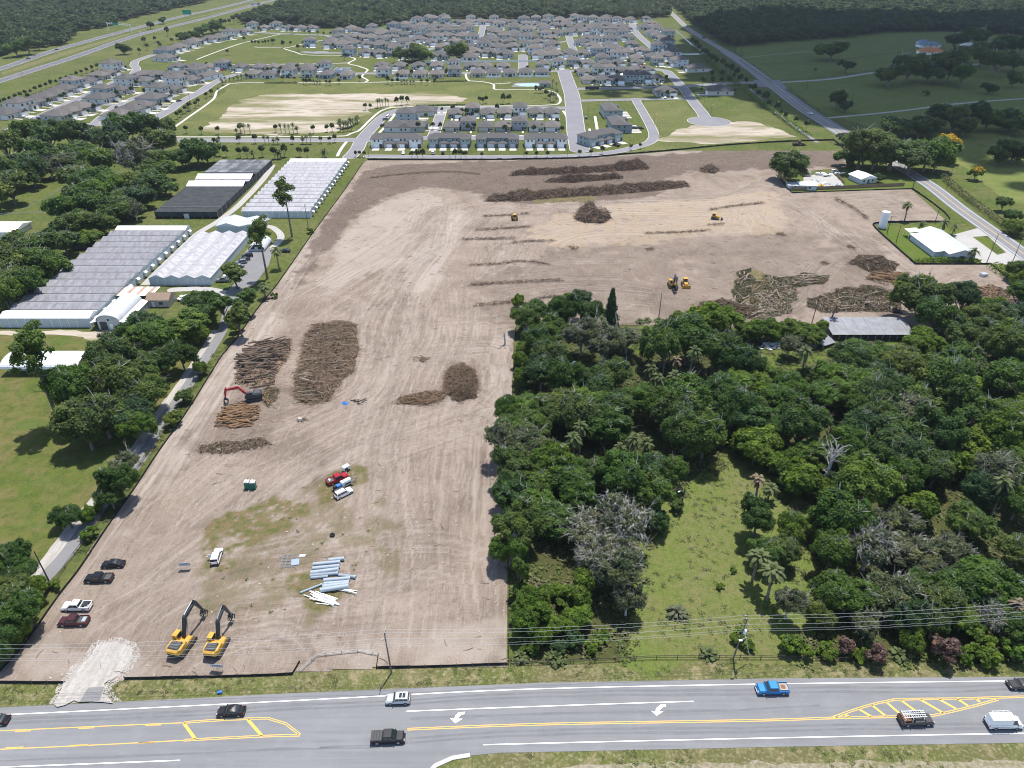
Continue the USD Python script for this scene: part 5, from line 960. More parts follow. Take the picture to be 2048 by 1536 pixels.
p = thing('white_roof_house', 'white metal roof at the left edge beyond the small meadows', 'building', (x0 + 4, y0 + 4, 0)); obj('wall', MB().box(-9, -6, -.1, 7, 7, 2.8), 'wall_white', p); obj('roof', gable(MB(), -9, -6, 7, 7, 2.8, 1.6, 'x', .6), 'metal_roof_white', p); obj('door', MB().box(3, -6.05, 0, 4, -5.9, 2.1), 'door_dark', p)

# the long tin shed at the wood
x0, y0 = G(1662, 680); x1, _ = G(1822, 680)
p = thing('long_shed', 'long open shed with pale tin roof at the edge of the wood', 'shed', ((x0 + x1) / 2, y0, 0)); w = (x1 - x0) / 2; dep = 9.5
for i in range(14):
    a, b = -w - .4 + i * (2 * w + .8) / 14, -w - .4 + (i + 1) * (2 * w + .8) / 14 - .04; lift = .03 * (i % 2)
    m = MB(); m.hull([(x, y, z + lift) for x in (a, b) for y, z in ((-1.0, 2.5), (-1.0, 2.56), (1.2, 2.75), (1.2, 2.81))]); m.hull([(x, y, z + lift) for x in (a, b) for y, z in ((1.2, 2.75), (1.2, 2.81), (dep, 3.9), (dep, 3.96))]); obj('roof_panel', m, 'tin_roof', p)
obj('back_wall', MB().box(-w, dep - .3, 0, w, dep - .1, 3.7), 'steel_dark', p); obj('front_wall', MB().box(-w, .9, 0, w, 1.0, 1.0), 'steel_dark', p)
for i in range(12): obj('post', MB().box(-w + i * 2 * w / 11 - .08, -.1, 0, -w + i * 2 * w / 11 + .08, .1, 2.55), 'steel_grey', p)
for s in (-1, 1): obj('end_wall', MB().box(s * w - .1, 1, 0, s * w + .1, dep - .35, 2.6), 'steel_dark', p)
x0, y0 = G(1648, 690); p = thing('tilted_tin_roof', 'small low grey tin lean-to beside the long open shed', 'shed', (x0, y0, 0), .5)
obj('roof', MB().hull([(-3, -2, 1.2), (3, -2, 1.2), (3, 2, 2.3), (-3, 2, 2.3), (-3, -2, 1.26), (3, -2, 1.26), (3, 2, 2.36), (-3, 2, 2.36)]), 'tin_roof', p)
for x in (-2.7, 2.7): obj('post', MB().box(x - .08, 1.6, 0, x + .08, 1.8, 2.15).box(x - .08, -1.9, 0, x + .08, -1.7, 1.2), 'steel_grey', p)

# houses by the right-hand road
(xa, ya), (xb, yb_) = G(1912, 516), G(1862, 480)
ang = math.atan2(yb_ - ya, xb - xa); L = math.hypot(xb - xa, yb_ - ya) + 7
p = thing('metal_building', 'grey building with a pale metal gable roof beside the right-hand road', 'building', ((xa + xb) / 2, (ya + yb_) / 2, 0), ang); w = 5.6
obj('wall', MB().box(-L / 2, -w, -.1, L / 2, w, 3.3).hull([(x, y, z) for x in (-L / 2 + .01, -L / 2 + .2, L / 2 - .2, L / 2 - .01) for y, z in ((-w, 3.3), (w, 3.3), (0, 5.0))]), 'metal_wall_grey', p)
n = 12
for i in range(n):
    a, b = -L / 2 - .5 + i * (L + 1) / n, -L / 2 - .5 + (i + 1) * (L + 1) / n - .05
    for s in (-1, 1): obj('roof_panel', MB().hull([(x, yy, z + dz) for x in (a, b) for yy, z in ((s * (w + .5), 3.22), (0, 5.1)) for dz in (0, .08)]), 'metal_roof', p)
obj('side_wing', MB().box(-L / 2 + 4, w, -.1, L / 2 - 3, w + 4, 2.6), 'metal_wall_grey', p); obj('wing_roof', MB().hull([(x, y, z + dz) for x in (-L / 2 + 3.6, L / 2 - 2.6) for y, z in ((w + .55, 3.1), (w + 4.5, 2.6)) for dz in (0, .1)]), 'metal_roof_white', p)
obj('porch_roof', MB().hull([(x, y, z + dz) for x in (L / 2 - 2, L / 2 + 3) for y, z in ((w - 1, 3.4), (w + 4.4, 3.0)) for dz in (0, .1)]), 'metal_roof_white', p)
for x in (L / 2 - 1.8, L / 2 + 2.8): obj('post', MB().box(x - .08, w + 4.1, 0, x + .08, w + 4.25, 3.0), 'trim_white', p)
for x in (-4, 2): win(p, x, -w, 1.0, 1.6, 1.2, '-y')
obj('door', MB().box(-L / 2 - .06, -1, 0, -L / 2 + .05, 1, 2.3), 'door_dark', p)
p = thing('white_roof_shed', 'white-roofed low house in the fenced scrap yard, left of two', 'house', (*G(1604, 377), 0), -.1)
obj('wall', MB().box(-2.0, -3.2, -.1, 6.5, 3.2, 2.8), 'metal_wall_pale', p); obj('roof', gable(MB(), -2.0, -3.2, 6.5, 3.2, 2.8, 1.3, 'x', .5), 'metal_roof_white', p); obj('side_room', MB().box(-8, -3, -.1, -2.1, 3, 2.3), 'metal_wall_grey', p); obj('flat_roof', MB().box(-8.4, -3.4, 2.32, -2.1, 3.3, 2.45), 'metal_roof', p); win(p, 3, -3.2, 1, 1.4, 1.1, '-y'); obj('door', MB().box(-5, -3.06, 0, -4, -2.95, 2), 'door_dark', p)
p = thing('blue_white_house', 'pale blue house with a white gable roof behind the wooden fence', 'house', (*G(1724, 362), 0), .25)
obj('wall', MB().box(-5.2, -5, -.1, 5.2, 5, 2.9), 'poly_wall', p); obj('roof', gable(MB(), -5.2, -5, 5.2, 5, 2.9, 1.7, 'y', .6), 'metal_roof_white', p)
for x in (-3, 2.6): win(p, x, -5, 1, 1.3, 1.2, '-y')
obj('door', MB().box(-.5, -5.06, 0, .5, -4.95, 2.1), 'door_dark', p); win(p, 5.2, 0, 1, 1.4, 1.2, '+x')
p = thing('water_tank', 'tall white cylindrical water tank at the corner of the grey building yard', 'tank', (*G(1764, 455), 0)); obj('tank', MB().tube([(0, 0, 0), (0, 0, 7.6)], 1.75, 28), 'metal_roof_white', p, smooth=40); obj('lid', MB().tube([(0, 0, 7.6), (0, 0, 8.0)], [1.8, .5], 28), 'trim_white', p); obj('pipe', MB().tube([(1.85, 0, .2), (1.85, 0, 7.4)], .08, 6), 'steel_grey', p)
for (px, py, w, d, rz, roof, wall, name, lab) in ((1856, 94, 26, 11, .1, 'blue_roof', 'wall_white', 'farm_house', 'long pale house with blue-grey roof beyond the pastures'), (1860, 108, 26, 14, -.15, 'orange_tile', 'wall_white', 'orange_roof_house', 'house with an orange tile roof at the pasture trees'), (1936, 96, 16, 9, 0, 'metal_roof_white', 'wall_white', 'farm_shed', 'white-roofed farm shed among dark trees far right'), (1960, 110, 9, 7, 0, 'metal_roof_white', 'wall_white', 'farm_shed', 'small white shed below the white-roofed farm shed'), (1845, 89, 12, 9, 0, 'blue_roof', 'wall_white', 'farm_house', 'small pale house behind the long blue-roofed house')):
    p = thing(name, lab, 'house' if 'house' in name else 'shed', (*G(px, py), 0), rz); obj('wall', MB().box(-w / 2, -d / 2, -.1, w / 2, d / 2, 3.2), wall, p); rm = hip(MB(), -w / 2, -d / 2, w / 2, d / 2, 3.2, .5, .7); gable(rm, -w * .2, -d / 2 - 2, w * .05, 0, 3.15, 2, 'y') if w > 20 else None; obj('roof', rm, roof, p)
    for x in (-w * .3, w * .25): win(p, x, -d / 2, .9, 1.8, 1.3, '-y', frame=False)
    obj('door', MB().box(-.6, -d / 2 - .05, 0, .6, -d / 2 + .1, 2.1), 'door_dark', p)
# ---------------------------------------------------------------- vehicles and machines
for n, c in dict(black=(.006, .006, .008), white=(.78, .79, .79), silver=(.55, .58, .58), maroon=(.07, .018, .022), red=(.36, .012, .018), blue=(.01, .16, .42), charcoal=(.05, .045, .045), bronze=(.16, .13, .10), grey=(.22, .23, .24)).items():
    mat('paint_' + n, c, .3, metal=.0 if n in ('white', 'black') else .25, coat=.35, spec=.4)
mat('tyre', (.018, .018, .018), .85); mat('rim', (.30, .31, .32), .45, metal=.5); mat('plastic_black', (.022, .022, .024), .55); mat('car_glass', (.018, .026, .030), .06, spec=.7, coat=.5); mat('head_lamp', (.30, .31, .33), .2); mat('tail_lamp', (.35, .01, .01), .3)
mat('bed_liner', (.07, .07, .072), .8); mat('machine_yellow', (.52, .295, .045), .5, .16, 1.2); mat('machine_dark', (.035, .042, .048), .5, .15, 2.0); mat('machine_red', (.36, .03, .03), .45, .1, 1.5); mat('track_steel', (.06, .055, .05), .7, .25, 3.0); mat('hydraulic', (.55, .55, .56), .25, metal=.8)
mat('blue_tarp', (.03, .14, .40), .6); mat('poly_tank', (.62, .66, .68), .4); mat('pvc_grey', (.30, .35, .40), .45, .06, 1.0); mat('pvc_grey_b', (.24, .285, .33), .45, .06, 1.0); mat('pvc_white', (.86, .86, .85), .4); mat('portable_green', (.015, .11, .075), .5); mat('galvanised', (.38, .41, .44), .45, metal=.4); mat('sign_back', (.25, .31, .39), .5); mat('gate_grey', (.20, .215, .23), .5)
mat('pole_wood', (.14, .12, .105), .9, .25, 2.0); mat('wire_alu', (.62, .63, .64), .4, metal=.3); mat('creosote', (.055, .047, .042), .9); mat('rust_steel', (.19, .10, .06), .85, .2, 2.0); mat('sign_green', (.0, .22, .13), .5); mat('ladder_alu', (.6, .62, .64), .35, metal=.6)
def rbox(mb, x0, x1, hw, z0, z1, r=.12, x0t=None, x1t=None, hwt=None):
    """A block with rounded corners; the top may be narrower and shorter."""
    x0t, x1t, hwt = x0 if x0t is None else x0t, x1 if x1t is None else x1t, hw if hwt is None else hwt
    pts = []
    for z, a, b, w in ((z0, x0 + r, x1 - r, hw - r * .6), (z0 + r, x0, x1, hw), (z1 - r, x0t, x1t, hwt), (z1, x0t + r, x1t - r, hwt - r * .8)):
        for x, s in ((a, 1), (b, 1)):
            pts += [(x, w - r, z), (x, -w + r, z)]
        pts += [(a + r, w, z), (b - r, w, z), (a + r, -w, z), (b - r, -w, z)]
    return mb.hull(pts)
def slab(p, q, r, s, out, t=.02):
    """A thin pane over four corners, standing a little proud along out."""
    o = np.array(out, float) * t; c = [np.array(x, float) for x in (p, q, r, s)]
    return MB().hull([x + o for x in c] + [x - o * .8 for x in c])
def lerp(a, b, t): return tuple(np.array(a) * (1 - t) + np.array(b) * t)
SIZE = {'sedan': (4.85, .92, .46, .92, 1.45, (-1.75, 1.15), (-.95, .35)), 'suv': (4.75, .95, .52, 1.05, 1.72, (-2.25, 1.15), (-1.95, .35)), 'compact_suv': (4.4, .93, .5, 1.05, 1.62, (-2.1, 1.1), (-1.8, .35)),
        'pickup': (5.85, 1.0, .6, 1.12, 1.88, (-.95, 1.55), (-.75, .75)), 'van': (6.0, 1.02, .5, 1.25, 2.55, (-2.95, 2.1), (-2.85, 1.25))}
def vehicle(k, paint, name, label, cat, loc, rz, load=None, group=None, roof=None, cover=False, open_door=False, sunroof=False, into=None):
    L, hw, z0, zb, zt, (a, b), (c, d) = SIZE[k]; p = into or thing(name, label, cat, loc, rz, group); h = L / 2; pm = 'paint_' + paint
    body = MB(); rbox(body, -h, h, hw, .32, zb * .88, .12, -h + .05, h - .12)
    front = d + (b - d) * 1.0
    if k == 'van': rbox(body, -h, b + .05, hw, .45, zb + .2, .1, -h, b, hw); rbox(body, b - .3, h - .02, hw, .5, zb + .12, .16, b - .3, h - .35, hw - .08)
    else:
        rbox(body, b - .5, h - .03, hw - .02, .5, zb, .12, b - .5, h - .25, hw - .1)
        if k == 'sedan': rbox(body, -h + .03, a + .5, hw - .02, .5, zb, .12, -h + .15, a + .5, hw - .1)
        if k != 'pickup': rbox(body, a, b, hw, .5, zb, .08, a + .02, b, hw - .04)
        else: rbox(body, a, b, hw, .5, zb, .08, a, b, hw - .04)
    obj('body', body, pm, p, smooth=35)
    ht = hw - .17
    if k == 'pickup':
        bx0, bx1 = -h + .08, a - .04
        w = MB(); w.box(bx0, hw - .12, .6, bx1, hw - .02, zb + .12).box(bx0, -hw + .02, .6, bx1, -hw + .12, zb + .12).box(bx1 - .1, -hw + .12, .6, bx1, hw - .12, zb + .12); obj('bed_side', w, pm, p)
        obj('tailgate', MB().box(bx0 - .04, -hw + .12, .6, bx0 + .05, hw - .12, zb + .1), pm, p)
        if cover:
            for i in range(4): s = (bx1 - bx0) / 4; obj('bed_cover', MB().box(bx0 + i * s + .03, -hw + .1, zb + .13, bx0 + (i + 1) * s - .03, hw - .1, zb + .18), 'bed_liner', p)
        else: obj('bed_floor', MB().box(bx0 + .05, -hw + .12, .9 * zb, bx1 - .1, hw - .12, .9 * zb + .05), 'bed_liner', p)
    cab = MB(); rbox(cab, a, b, hw - .05, zb - .1, zt, .08, c, d, ht); obj('cabin', cab, pm, p, smooth=35)
    zl, zh = zb + .05, zt - .1; f = lambda t: (zl - zb + .1) / (zt - zb + .1)
    def P(xb, xt, sy, z): t = (z - zb + .1) / (zt - zb + .1); return (xb + (xt - xb) * t, sy * ((hw - .05) + (ht - hw + .05) * t), z)
    def front_pane(xb, xt, out):
        i = .93
        q = [P(xb, xt, s * i, z) for s, z in ((-1, zl), (1, zl), (1, zh), (-1, zh))]; return slab(*q, out)
    obj('windshield', front_pane(b, d, (.8, 0, .6)), 'car_glass', p)
    if k != 'van': obj('rear_window', front_pane(a, c, (-.8, 0, .5)), 'car_glass', p)
    cuts = {'sedan': 2, 'suv': 3, 'compact_suv': 3, 'pickup': 2, 'van': 1}[k]
    for s in (-1, 1):
        xb0, xb1 = (a + .12, b - .22) if k != 'van' else (b - 1.3, b - .25); xt0, xt1 = (c + .12, d - .05) if k != 'van' else (b - 1.3, d - .05)
        for i in range(cuts):
            t0, t1 = i / cuts + .015, (i + 1) / cuts - .015
            q = [P(lerp(xb0, xb1, t0) if 0 else xb0 + (xb1 - xb0) * t0, xt0 + (xt1 - xt0) * t0, s, zl), P(xb0 + (xb1 - xb0) * t1, xt0 + (xt1 - xt0) * t1, s, zl), P(xb0 + (xb1 - xb0) * t1, xt0 + (xt1 - xt0) * t1, s, zh), P(xb0 + (xb1 - xb0) * t0, xt0 + (xt1 - xt0) * t0, s, zh)]
            obj('side_window', slab(*q, (0, s, .2)), 'car_glass', p)
        obj('mirror', MB().box(b - .42, s * (hw + .02) - .1, zb + .02, b - .24, s * (hw + .02) + .1, zb + .2), 'plastic_black', p)
        obj('headlight', MB().box(h - .2, s * (hw - .3) - .2, zb * .66, h + .01, s * (hw - .3) + .2, zb * .8), 'head_lamp', p)
        obj('tail_light', MB().box(-h - .02, s * (hw - .18) - .1, zb * .68, -h + .1, s * (hw - .18) + .1, zb * .95), 'tail_lamp', p)
        for x in (h * .62, -h * .62):
            w = obj('wheel', MB().cyl((x, s * (hw - .1), z0 * .72), z0 * .72, .26, 18, 'y'), 'tyre', p, smooth=40); obj('rim', MB().cyl((x, s * (hw + .02), z0 * .72), z0 * .45, .05, 12, 'y'), 'rim', w)
    obj('bumper', MB().box(h - .08, -hw + .1, .36, h + .06, hw - .1, .58).box(-h - .06, -hw + .1, .4, -h + .05, hw - .1, .62), 'rim' if k == 'pickup' and paint in ('white', 'blue') else 'plastic_black', p)
    if sunroof:
        for x0, x1 in ((-.9, -.35), (-.25, .25)): obj('roof_window', MB().box(c + 1.6 + x0 - .3, -.5, zt - .01, c + 1.6 + x1 - .3, .5, zt + .015), 'car_glass', p)
    if roof == 'rails':
        for s in (-1, 1): obj('roof_rail', MB().box(c + .2, s * (ht - .15) - .03, zt + .02, d - .1, s * (ht - .15) + .03, zt + .09), 'plastic_black', p)
    if roof == 'rack':
        m = MB()
        for x in np.linspace(-2.4, .6, 4): m.box(x - .03, -.8, zt + .25, x + .03, .8, zt + .3)
        for s in (-1, 1): m.box(-2.4, s * .8 - .03, zt + .28, .6, s * .8 + .03, zt + .34)
        for x in (-2.2, .4):
            for s in (-1, 1): m.box(x - .03, s * .75 - .03, zt - .03, x + .03, s * .75 + .03, zt + .26)
        obj('roof_rack', m, 'trim_white', p)
    if roof == 'ladder':
        m = MB()
        for x in (-h + .3, a - .3, d - .1):
            for s in (-1, 1): m.box(x - .04, s * .9 - .04, zb if x < a else zt - .05, x + .04, s * .9 + .04, zt + .3)
            m.box(x - .04, -.9, zt + .26, x + .04, .9, zt + .34)
        obj('ladder_rack', m, 'galvanised', p); lm = MB()
        for y in (-.55, -.1, .2, .62): lm.box(-h + .1, y - .04, zt + .36, d + .5, y + .04, zt + .45)
        for x in np.arange(-h + .3, d + .3, .4): lm.box(x, -.55, zt + .38, x + .05, -.1, zt + .42).box(x, .2, zt + .38, x + .05, .62, zt + .42)
        obj('ladder', lm, 'ladder_alu', p)
    if open_door: obj('open_door', MB().box(b - 1.35, hw + .05, .5, b - 1.25, hw + .95, zb, 0).box(b - 1.35, hw + .15, zb, b - 1.28, hw + .8, zt - .2), pm, p); 
    if load:
        for nm, mt, bx in load:
            obj(nm, MB().box(*bx), mt, p)
    return p
def heading(p0, p1):
    (xa, ya), (xb, yb) = G(*p0), G(*p1); return math.atan2(yb - ya, xb - xa)
def at(px, py, z=0.0): x, y = G(px, py); return (x, y, earth_z(x, y) + z)
RW = math.radians(2.0)                                               # the road's own lean
g1, g2 = 'cars parked on the bare earth', 'cars driving on the county road'
vehicle('sedan', 'black', 'parked_car', 'black sedan parked farthest back on the bare earth at the left', 'car', at(228, 1132), math.pi + .05, group=g1)
vehicle('pickup', 'black', 'pickup_truck', 'black crew-cab pickup parked behind the white pickup on bare earth', 'pickup', at(200, 1161), math.pi + .02, group=g1, load=[('tool_box', 'plastic_black', (-1.4, -.8, 1.1, -1.05, .8, 1.3))])
vehicle('pickup', 'white', 'pickup_truck', 'white crew-cab pickup with a loaded bed parked above the maroon one', 'pickup', at(156, 1217), math.pi, group=g1, load=[('load', 'plastic_black', (-2.5, -.6, 1.0, -1.5, .5, 1.35)), ('load', 'steel_grey', (-2.7, .1, 1.0, -2.0, .8, 1.2))])
vehicle('pickup', 'maroon', 'pickup_truck', 'dark maroon pickup parked nearest the fence on bare earth', 'pickup', at(150, 1247), math.pi + .02, group=g1, load=[('load', 'galvanised', (-2.6, -.6, 1.0, -1.9, .6, 1.2))])
vehicle('suv', 'white', 'parked_car', 'white sport utility car with an open door in the weedy middle of the lot', 'car', at(435, 1118), heading((430, 1132), (440, 1100)), group=g1, open_door=True)
vehicle('pickup', 'red', 'pickup_truck', 'bright red pickup beside the equipment trailer', 'pickup', at(676, 962), heading((655, 968), (698, 950)), group=g1, load=[('load', 'steel_dark', (-2.6, -.7, 1.0, -1.2, .6, 1.15)), ('load', 'poly_tank', (-2.3, -.3, 1.15, -1.9, .5, 1.3))])
vehicle('suv', 'white', 'parked_car', 'white sport utility car parked below the equipment trailer', 'car', at(688, 991), heading((672, 998), (704, 982)), group=g1, roof='rails')
vehicle('compact_suv', 'silver', 'moving_car', 'white and silver compact car with roof windows on the county road', 'car', at(797, 1402, .07), math.pi + RW, group=g2, sunroof=True)
vehicle('sedan', 'black', 'moving_car', 'black sedan driving left above the yellow island', 'car', at(464, 1426, .07), math.pi + RW, group=g2)
vehicle('pickup', 'black', 'pickup_truck', 'black pickup with covered bed driving right on the county road', 'pickup', at(777, 1479, .07), RW, group=g2, cover=True)
vehicle('pickup', 'blue', 'pickup_truck', 'bright blue pickup carrying a load on the county road', 'pickup', at(1543, 1382, .07), math.pi + RW * .5, group=g2, load=[('load', 'dirt_mound', (-2.7, -.7, 1.0, -1.2, .7, 1.22)), ('load', 'rust_steel', (-2.2, -.3, 1.2, -1.5, .4, 1.32))])
vehicle('pickup', 'charcoal', 'pickup_truck', 'dark pickup with ladders on a rack beside the yellow hatching', 'pickup', at(1829, 1444, .07), RW, group=g2, roof='ladder', load=[('load', 'rust_steel', (-2.7, -.7, 1.0, -1.2, .7, 1.5))])
vehicle('van', 'white', 'van', 'white work van with a roof rack at the right end of the road', 'van', at(2004, 1450, .07), RW * .5, group=g2, roof='rack')
vehicle('sedan', 'charcoal', 'moving_car', 'dark car cut by the right picture edge', 'car', at(2040, 1373, .07), math.pi, group=g2)
vehicle('sedan', 'black', 'moving_car', 'black car cut by the left picture edge', 'car', at(-8, 1444, .07), math.pi + RW, group=g2)

def excavator(name, label, loc, rz, body, arm, joints, cab=1, grapple=False, group=None, sc=1.0, swing=0.0):
    """joints: boom foot, boom knee, stick end in the machine's own side view (x forward, z up)."""
    p = thing(name, label, 'excavator', loc, rz, group, sc)
    for s in (-1, 1):
        t = MB(); t.hull([(x, s * 1.25 + y, z) for x, z in ((-2.3, .45), (-2.05, .1), (2.05, .1), (2.3, .45), (2.05, .85), (-2.05, .85)) for y in (-.32, .32)]); tk = obj('track', t, 'track_steel', p)
        for i in range(13): obj('track_shoe', MB().box(-2.0 + i * .33 - .1, s * 1.25 - .36, .84, -2.0 + i * .33 + .1, s * 1.25 + .36, .91), 'track_steel', tk)
        obj('track_frame', MB().box(-1.7, s * 1.25 + (-.36), .3, 1.7, s * 1.25 + .36, .62), 'machine_dark', p)
    obj('undercarriage', MB().box(-.9, -1, .45, .9, 1, .95).cyl((0, 0, 1.0), .75, .3, 20), 'machine_dark', p)
    rot = lambda v: np.asarray(v, float)
    hb = MB(); hb.hull([(x, y, z) for x, w, z in ((-2.55, 1.1, 1.2), (-2.75, 1.0, 1.5), (-2.7, 1.0, 2.1), (-2.3, 1.2, 2.35), (-.2, 1.4, 2.3), (-.2, 1.4, 1.1), (-2.0, 1.42, 1.1), (-2.0, 1.42, 2.2)) for y in (-w, w)]); hb.box(-.2, -1.4, 1.1, 1.5, -.45, 1.65).box(-.2, .5, 1.1, 1.5, 1.4, 1.65).box(-.2, -.45, 1.1, 1.2, .5, 1.5)
    obj('house', hb, body, p, smooth=30)
    e = obj('engine_cover', MB().hull([(x, y, z) for x, z in ((-2.3, 2.36), (-.5, 2.3), (-2.2, 2.46), (-.6, 2.4)) for y in (-1.05, 1.05)]), 'machine_dark', p)
    for i in range(3): obj('vent', MB().box(-2.1 + i * .5, -.8, 2.44 - i * .012, -1.75 + i * .5, .8, 2.50 - i * .012), 'steel_dark', e)
    obj('exhaust', MB().tube([(-.8, -.9, 2.3), (-.8, -.9, 2.95)], .07, 8), 'steel_dark', p)
    r = MB()
    for y in (-1.3, 1.3): r.tube([(-.3, y, 2.3), (-.3, y, 2.85), (.9 if y < 0 else -.28, y, 2.75), (1.3 if y < 0 else -.28, y, 1.6)], .035, 5)
    obj('hand_rail', r, body, p)
    cb = MB(); y0, y1 = (.52, 1.4) if cab > 0 else (-1.4, -.52); cb.hull([(x, y, z) for x, z in ((-.15, 1.6), (1.55, 1.6), (1.65, 2.0), (1.2, 3.0), (-.1, 3.0)) for y in (y0, y1)]); c = obj('cab', cb, body, p)
    for fc in range(2): y = y1 + .01 if fc else y0 - .01; obj('cab_window', MB().hull([(x, y + dy, z) for x, z in ((0, 1.95), (1.4, 1.95), (1.1, 2.85), (0, 2.85)) for dy in (-.012, .012)]), 'car_glass', c)
    obj('cab_window', MB().hull([(x + dx, y, z) for x, z in ((1.63, 2.05), (1.24, 2.92)) for y in (y0 + .08, y1 - .08) for dx in (-.005, .03)]), 'car_glass', c)
    obj('cab_roof', MB().box(-.15, y0 - .03, 3.0, 1.25, y1 + .03, 3.07), body, c)
    (fx, fz), (kx, kz), (sx, sz), (ex, ez) = joints                   # foot, knee, boom end, stick end
    b = MB(); n = np.array
    def plate(pts, w): return [(x, y, z) for x, z in pts for y in (-w, w)]
    b.hull(plate([(fx - .15, fz), (fx + .25, fz - .15), (kx + .15, kz - .45), (kx - .1, kz + .38), (kx - .4, kz + .1)], .26)); b.hull(plate([(kx - .1, kz + .38), (kx + .15, kz - .45), (sx, sz - .18), (sx + .12, sz + .16), (sx - .1, sz + .25)], .24)); obj('boom', b, arm, p)
    d = n([ex - sx, ez - sz]); L = np.hypot(*d); u = d / L; q = n([-u[1], u[0]]); S_ = n([sx, sz])
    st = MB(); a0 = S_ - u * .9; st.hull(plate([tuple(a0 + q * .12), tuple(a0 - q * .12), tuple(S_ + q * .36), tuple(S_ - q * .3), tuple(S_ + u * L + q * .13), tuple(S_ + u * L - q * .13)], .2)); obj('stick', st, arm, p)
    hy = MB()
    for y in (-.42, .42): hy.tube([(fx + .5, y, fz - .35), (kx, y, kz - .1)], [.1, .07], 8)
    hy.tube([(kx - .05, 0, kz + .5), (a0[0], 0, a0[1])], [.1, .06], 8); m0 = S_ + q * .4 + u * .4; m1 = S_ + u * L * .86 + q * .34; hy.tube([(m0[0], 0, m0[1]), (m1[0], 0, m1[1])], [.09, .05], 8); obj('hydraulic_ram', hy, 'hydraulic', p)
    if grapple:
        for k in range(-1, 2):
            for s in (-1, 1):
                m = MB(); m.hull([(ex + s * x, y + k * .35, ez - z) for x, z in ((.05, .1), (.55, .45), (.75, 1.0), (.5, .65), (.1, .4)) for y in (-.07, .07)]); m.hull([(ex + s * x, y + k * .35, ez - z) for x, z in ((.75, 1.0), (.6, .95), (.2, 1.5), (.32, 1.5)) for y in (-.06, .06)]); obj('grapple_tine', m, 'machine_dark', p)
        obj('grapple_head', MB().box(ex - .3, -.35, ez - .5, ex + .3, .35, ez + .12), 'machine_dark', p)
    else:
        m = MB(); prof = [(.1, .1), (.35, -.25), (.25, -.85), (-.25, -1.15), (-.8, -1.05), (-.95, -.7)]
        for (x0_, z0_), (x1_, z1_) in zip(prof[:-1], prof[1:]): m.hull([(ex + x + o, y, ez + z) for x, z in ((x0_, z0_), (x1_, z1_)) for y in (-.55, .55) for o in (0, -.07)])
        for s in (-1, 1): m.hull([(ex + x, s * .55 + y, ez + z) for x, z in prof for y in (-.03, .03)])
        bk = obj('bucket', m, 'machine_dark', p)
        for i in range(5): obj('tooth', MB().hull([(ex - .95 + dx, -.44 + i * .22 + dy, ez + dz) for dx, dz in ((0, -.72), (0, -.6), (-.18, -.5)) for dy in (-.05, .05)]), 'steel_grey', bk)
    return p
YJ = ((.9, 1.7), (2.6, 5.2), (5.6, 5.6), (6.9, 2.0)); ge = 'yellow excavators parked by the front fence'
excavator('excavator', 'yellow excavator with a black boom, left one of two by the fence', at(367, 1296), heading((360, 1306), (404, 1245)), 'machine_yellow', 'machine_dark', YJ, 1, True, ge, 1.08)
excavator('excavator', 'yellow excavator with a black boom, right one of two by the fence', at(436, 1298), heading((430, 1308), (462, 1250)), 'machine_yellow', 'machine_dark', ((.9, 1.7), (2.3, 5.0), (5.0, 5.6), (6.2, 2.2)), 1, True, ge, 1.04)
excavator('excavator', 'red-armed excavator between the log pile and the chip heap', at(507, 800), heading((510, 800), (468, 806)), 'machine_dark', 'machine_red', ((.9, 1.7), (3.4, 4.6), (6.6, 4.3), (7.2, 1.7)), 1, True, None, 1.05)
excavator('excavator', 'dark and yellow excavator facing the camera next to a dozer', at(1345, 574), -math.pi / 2, 'machine_yellow', 'machine_dark', ((.9, 1.7), (2.4, 5.6), (4.9, 5.0), (5.2, 1.6)), -1, False, None, 1.1)
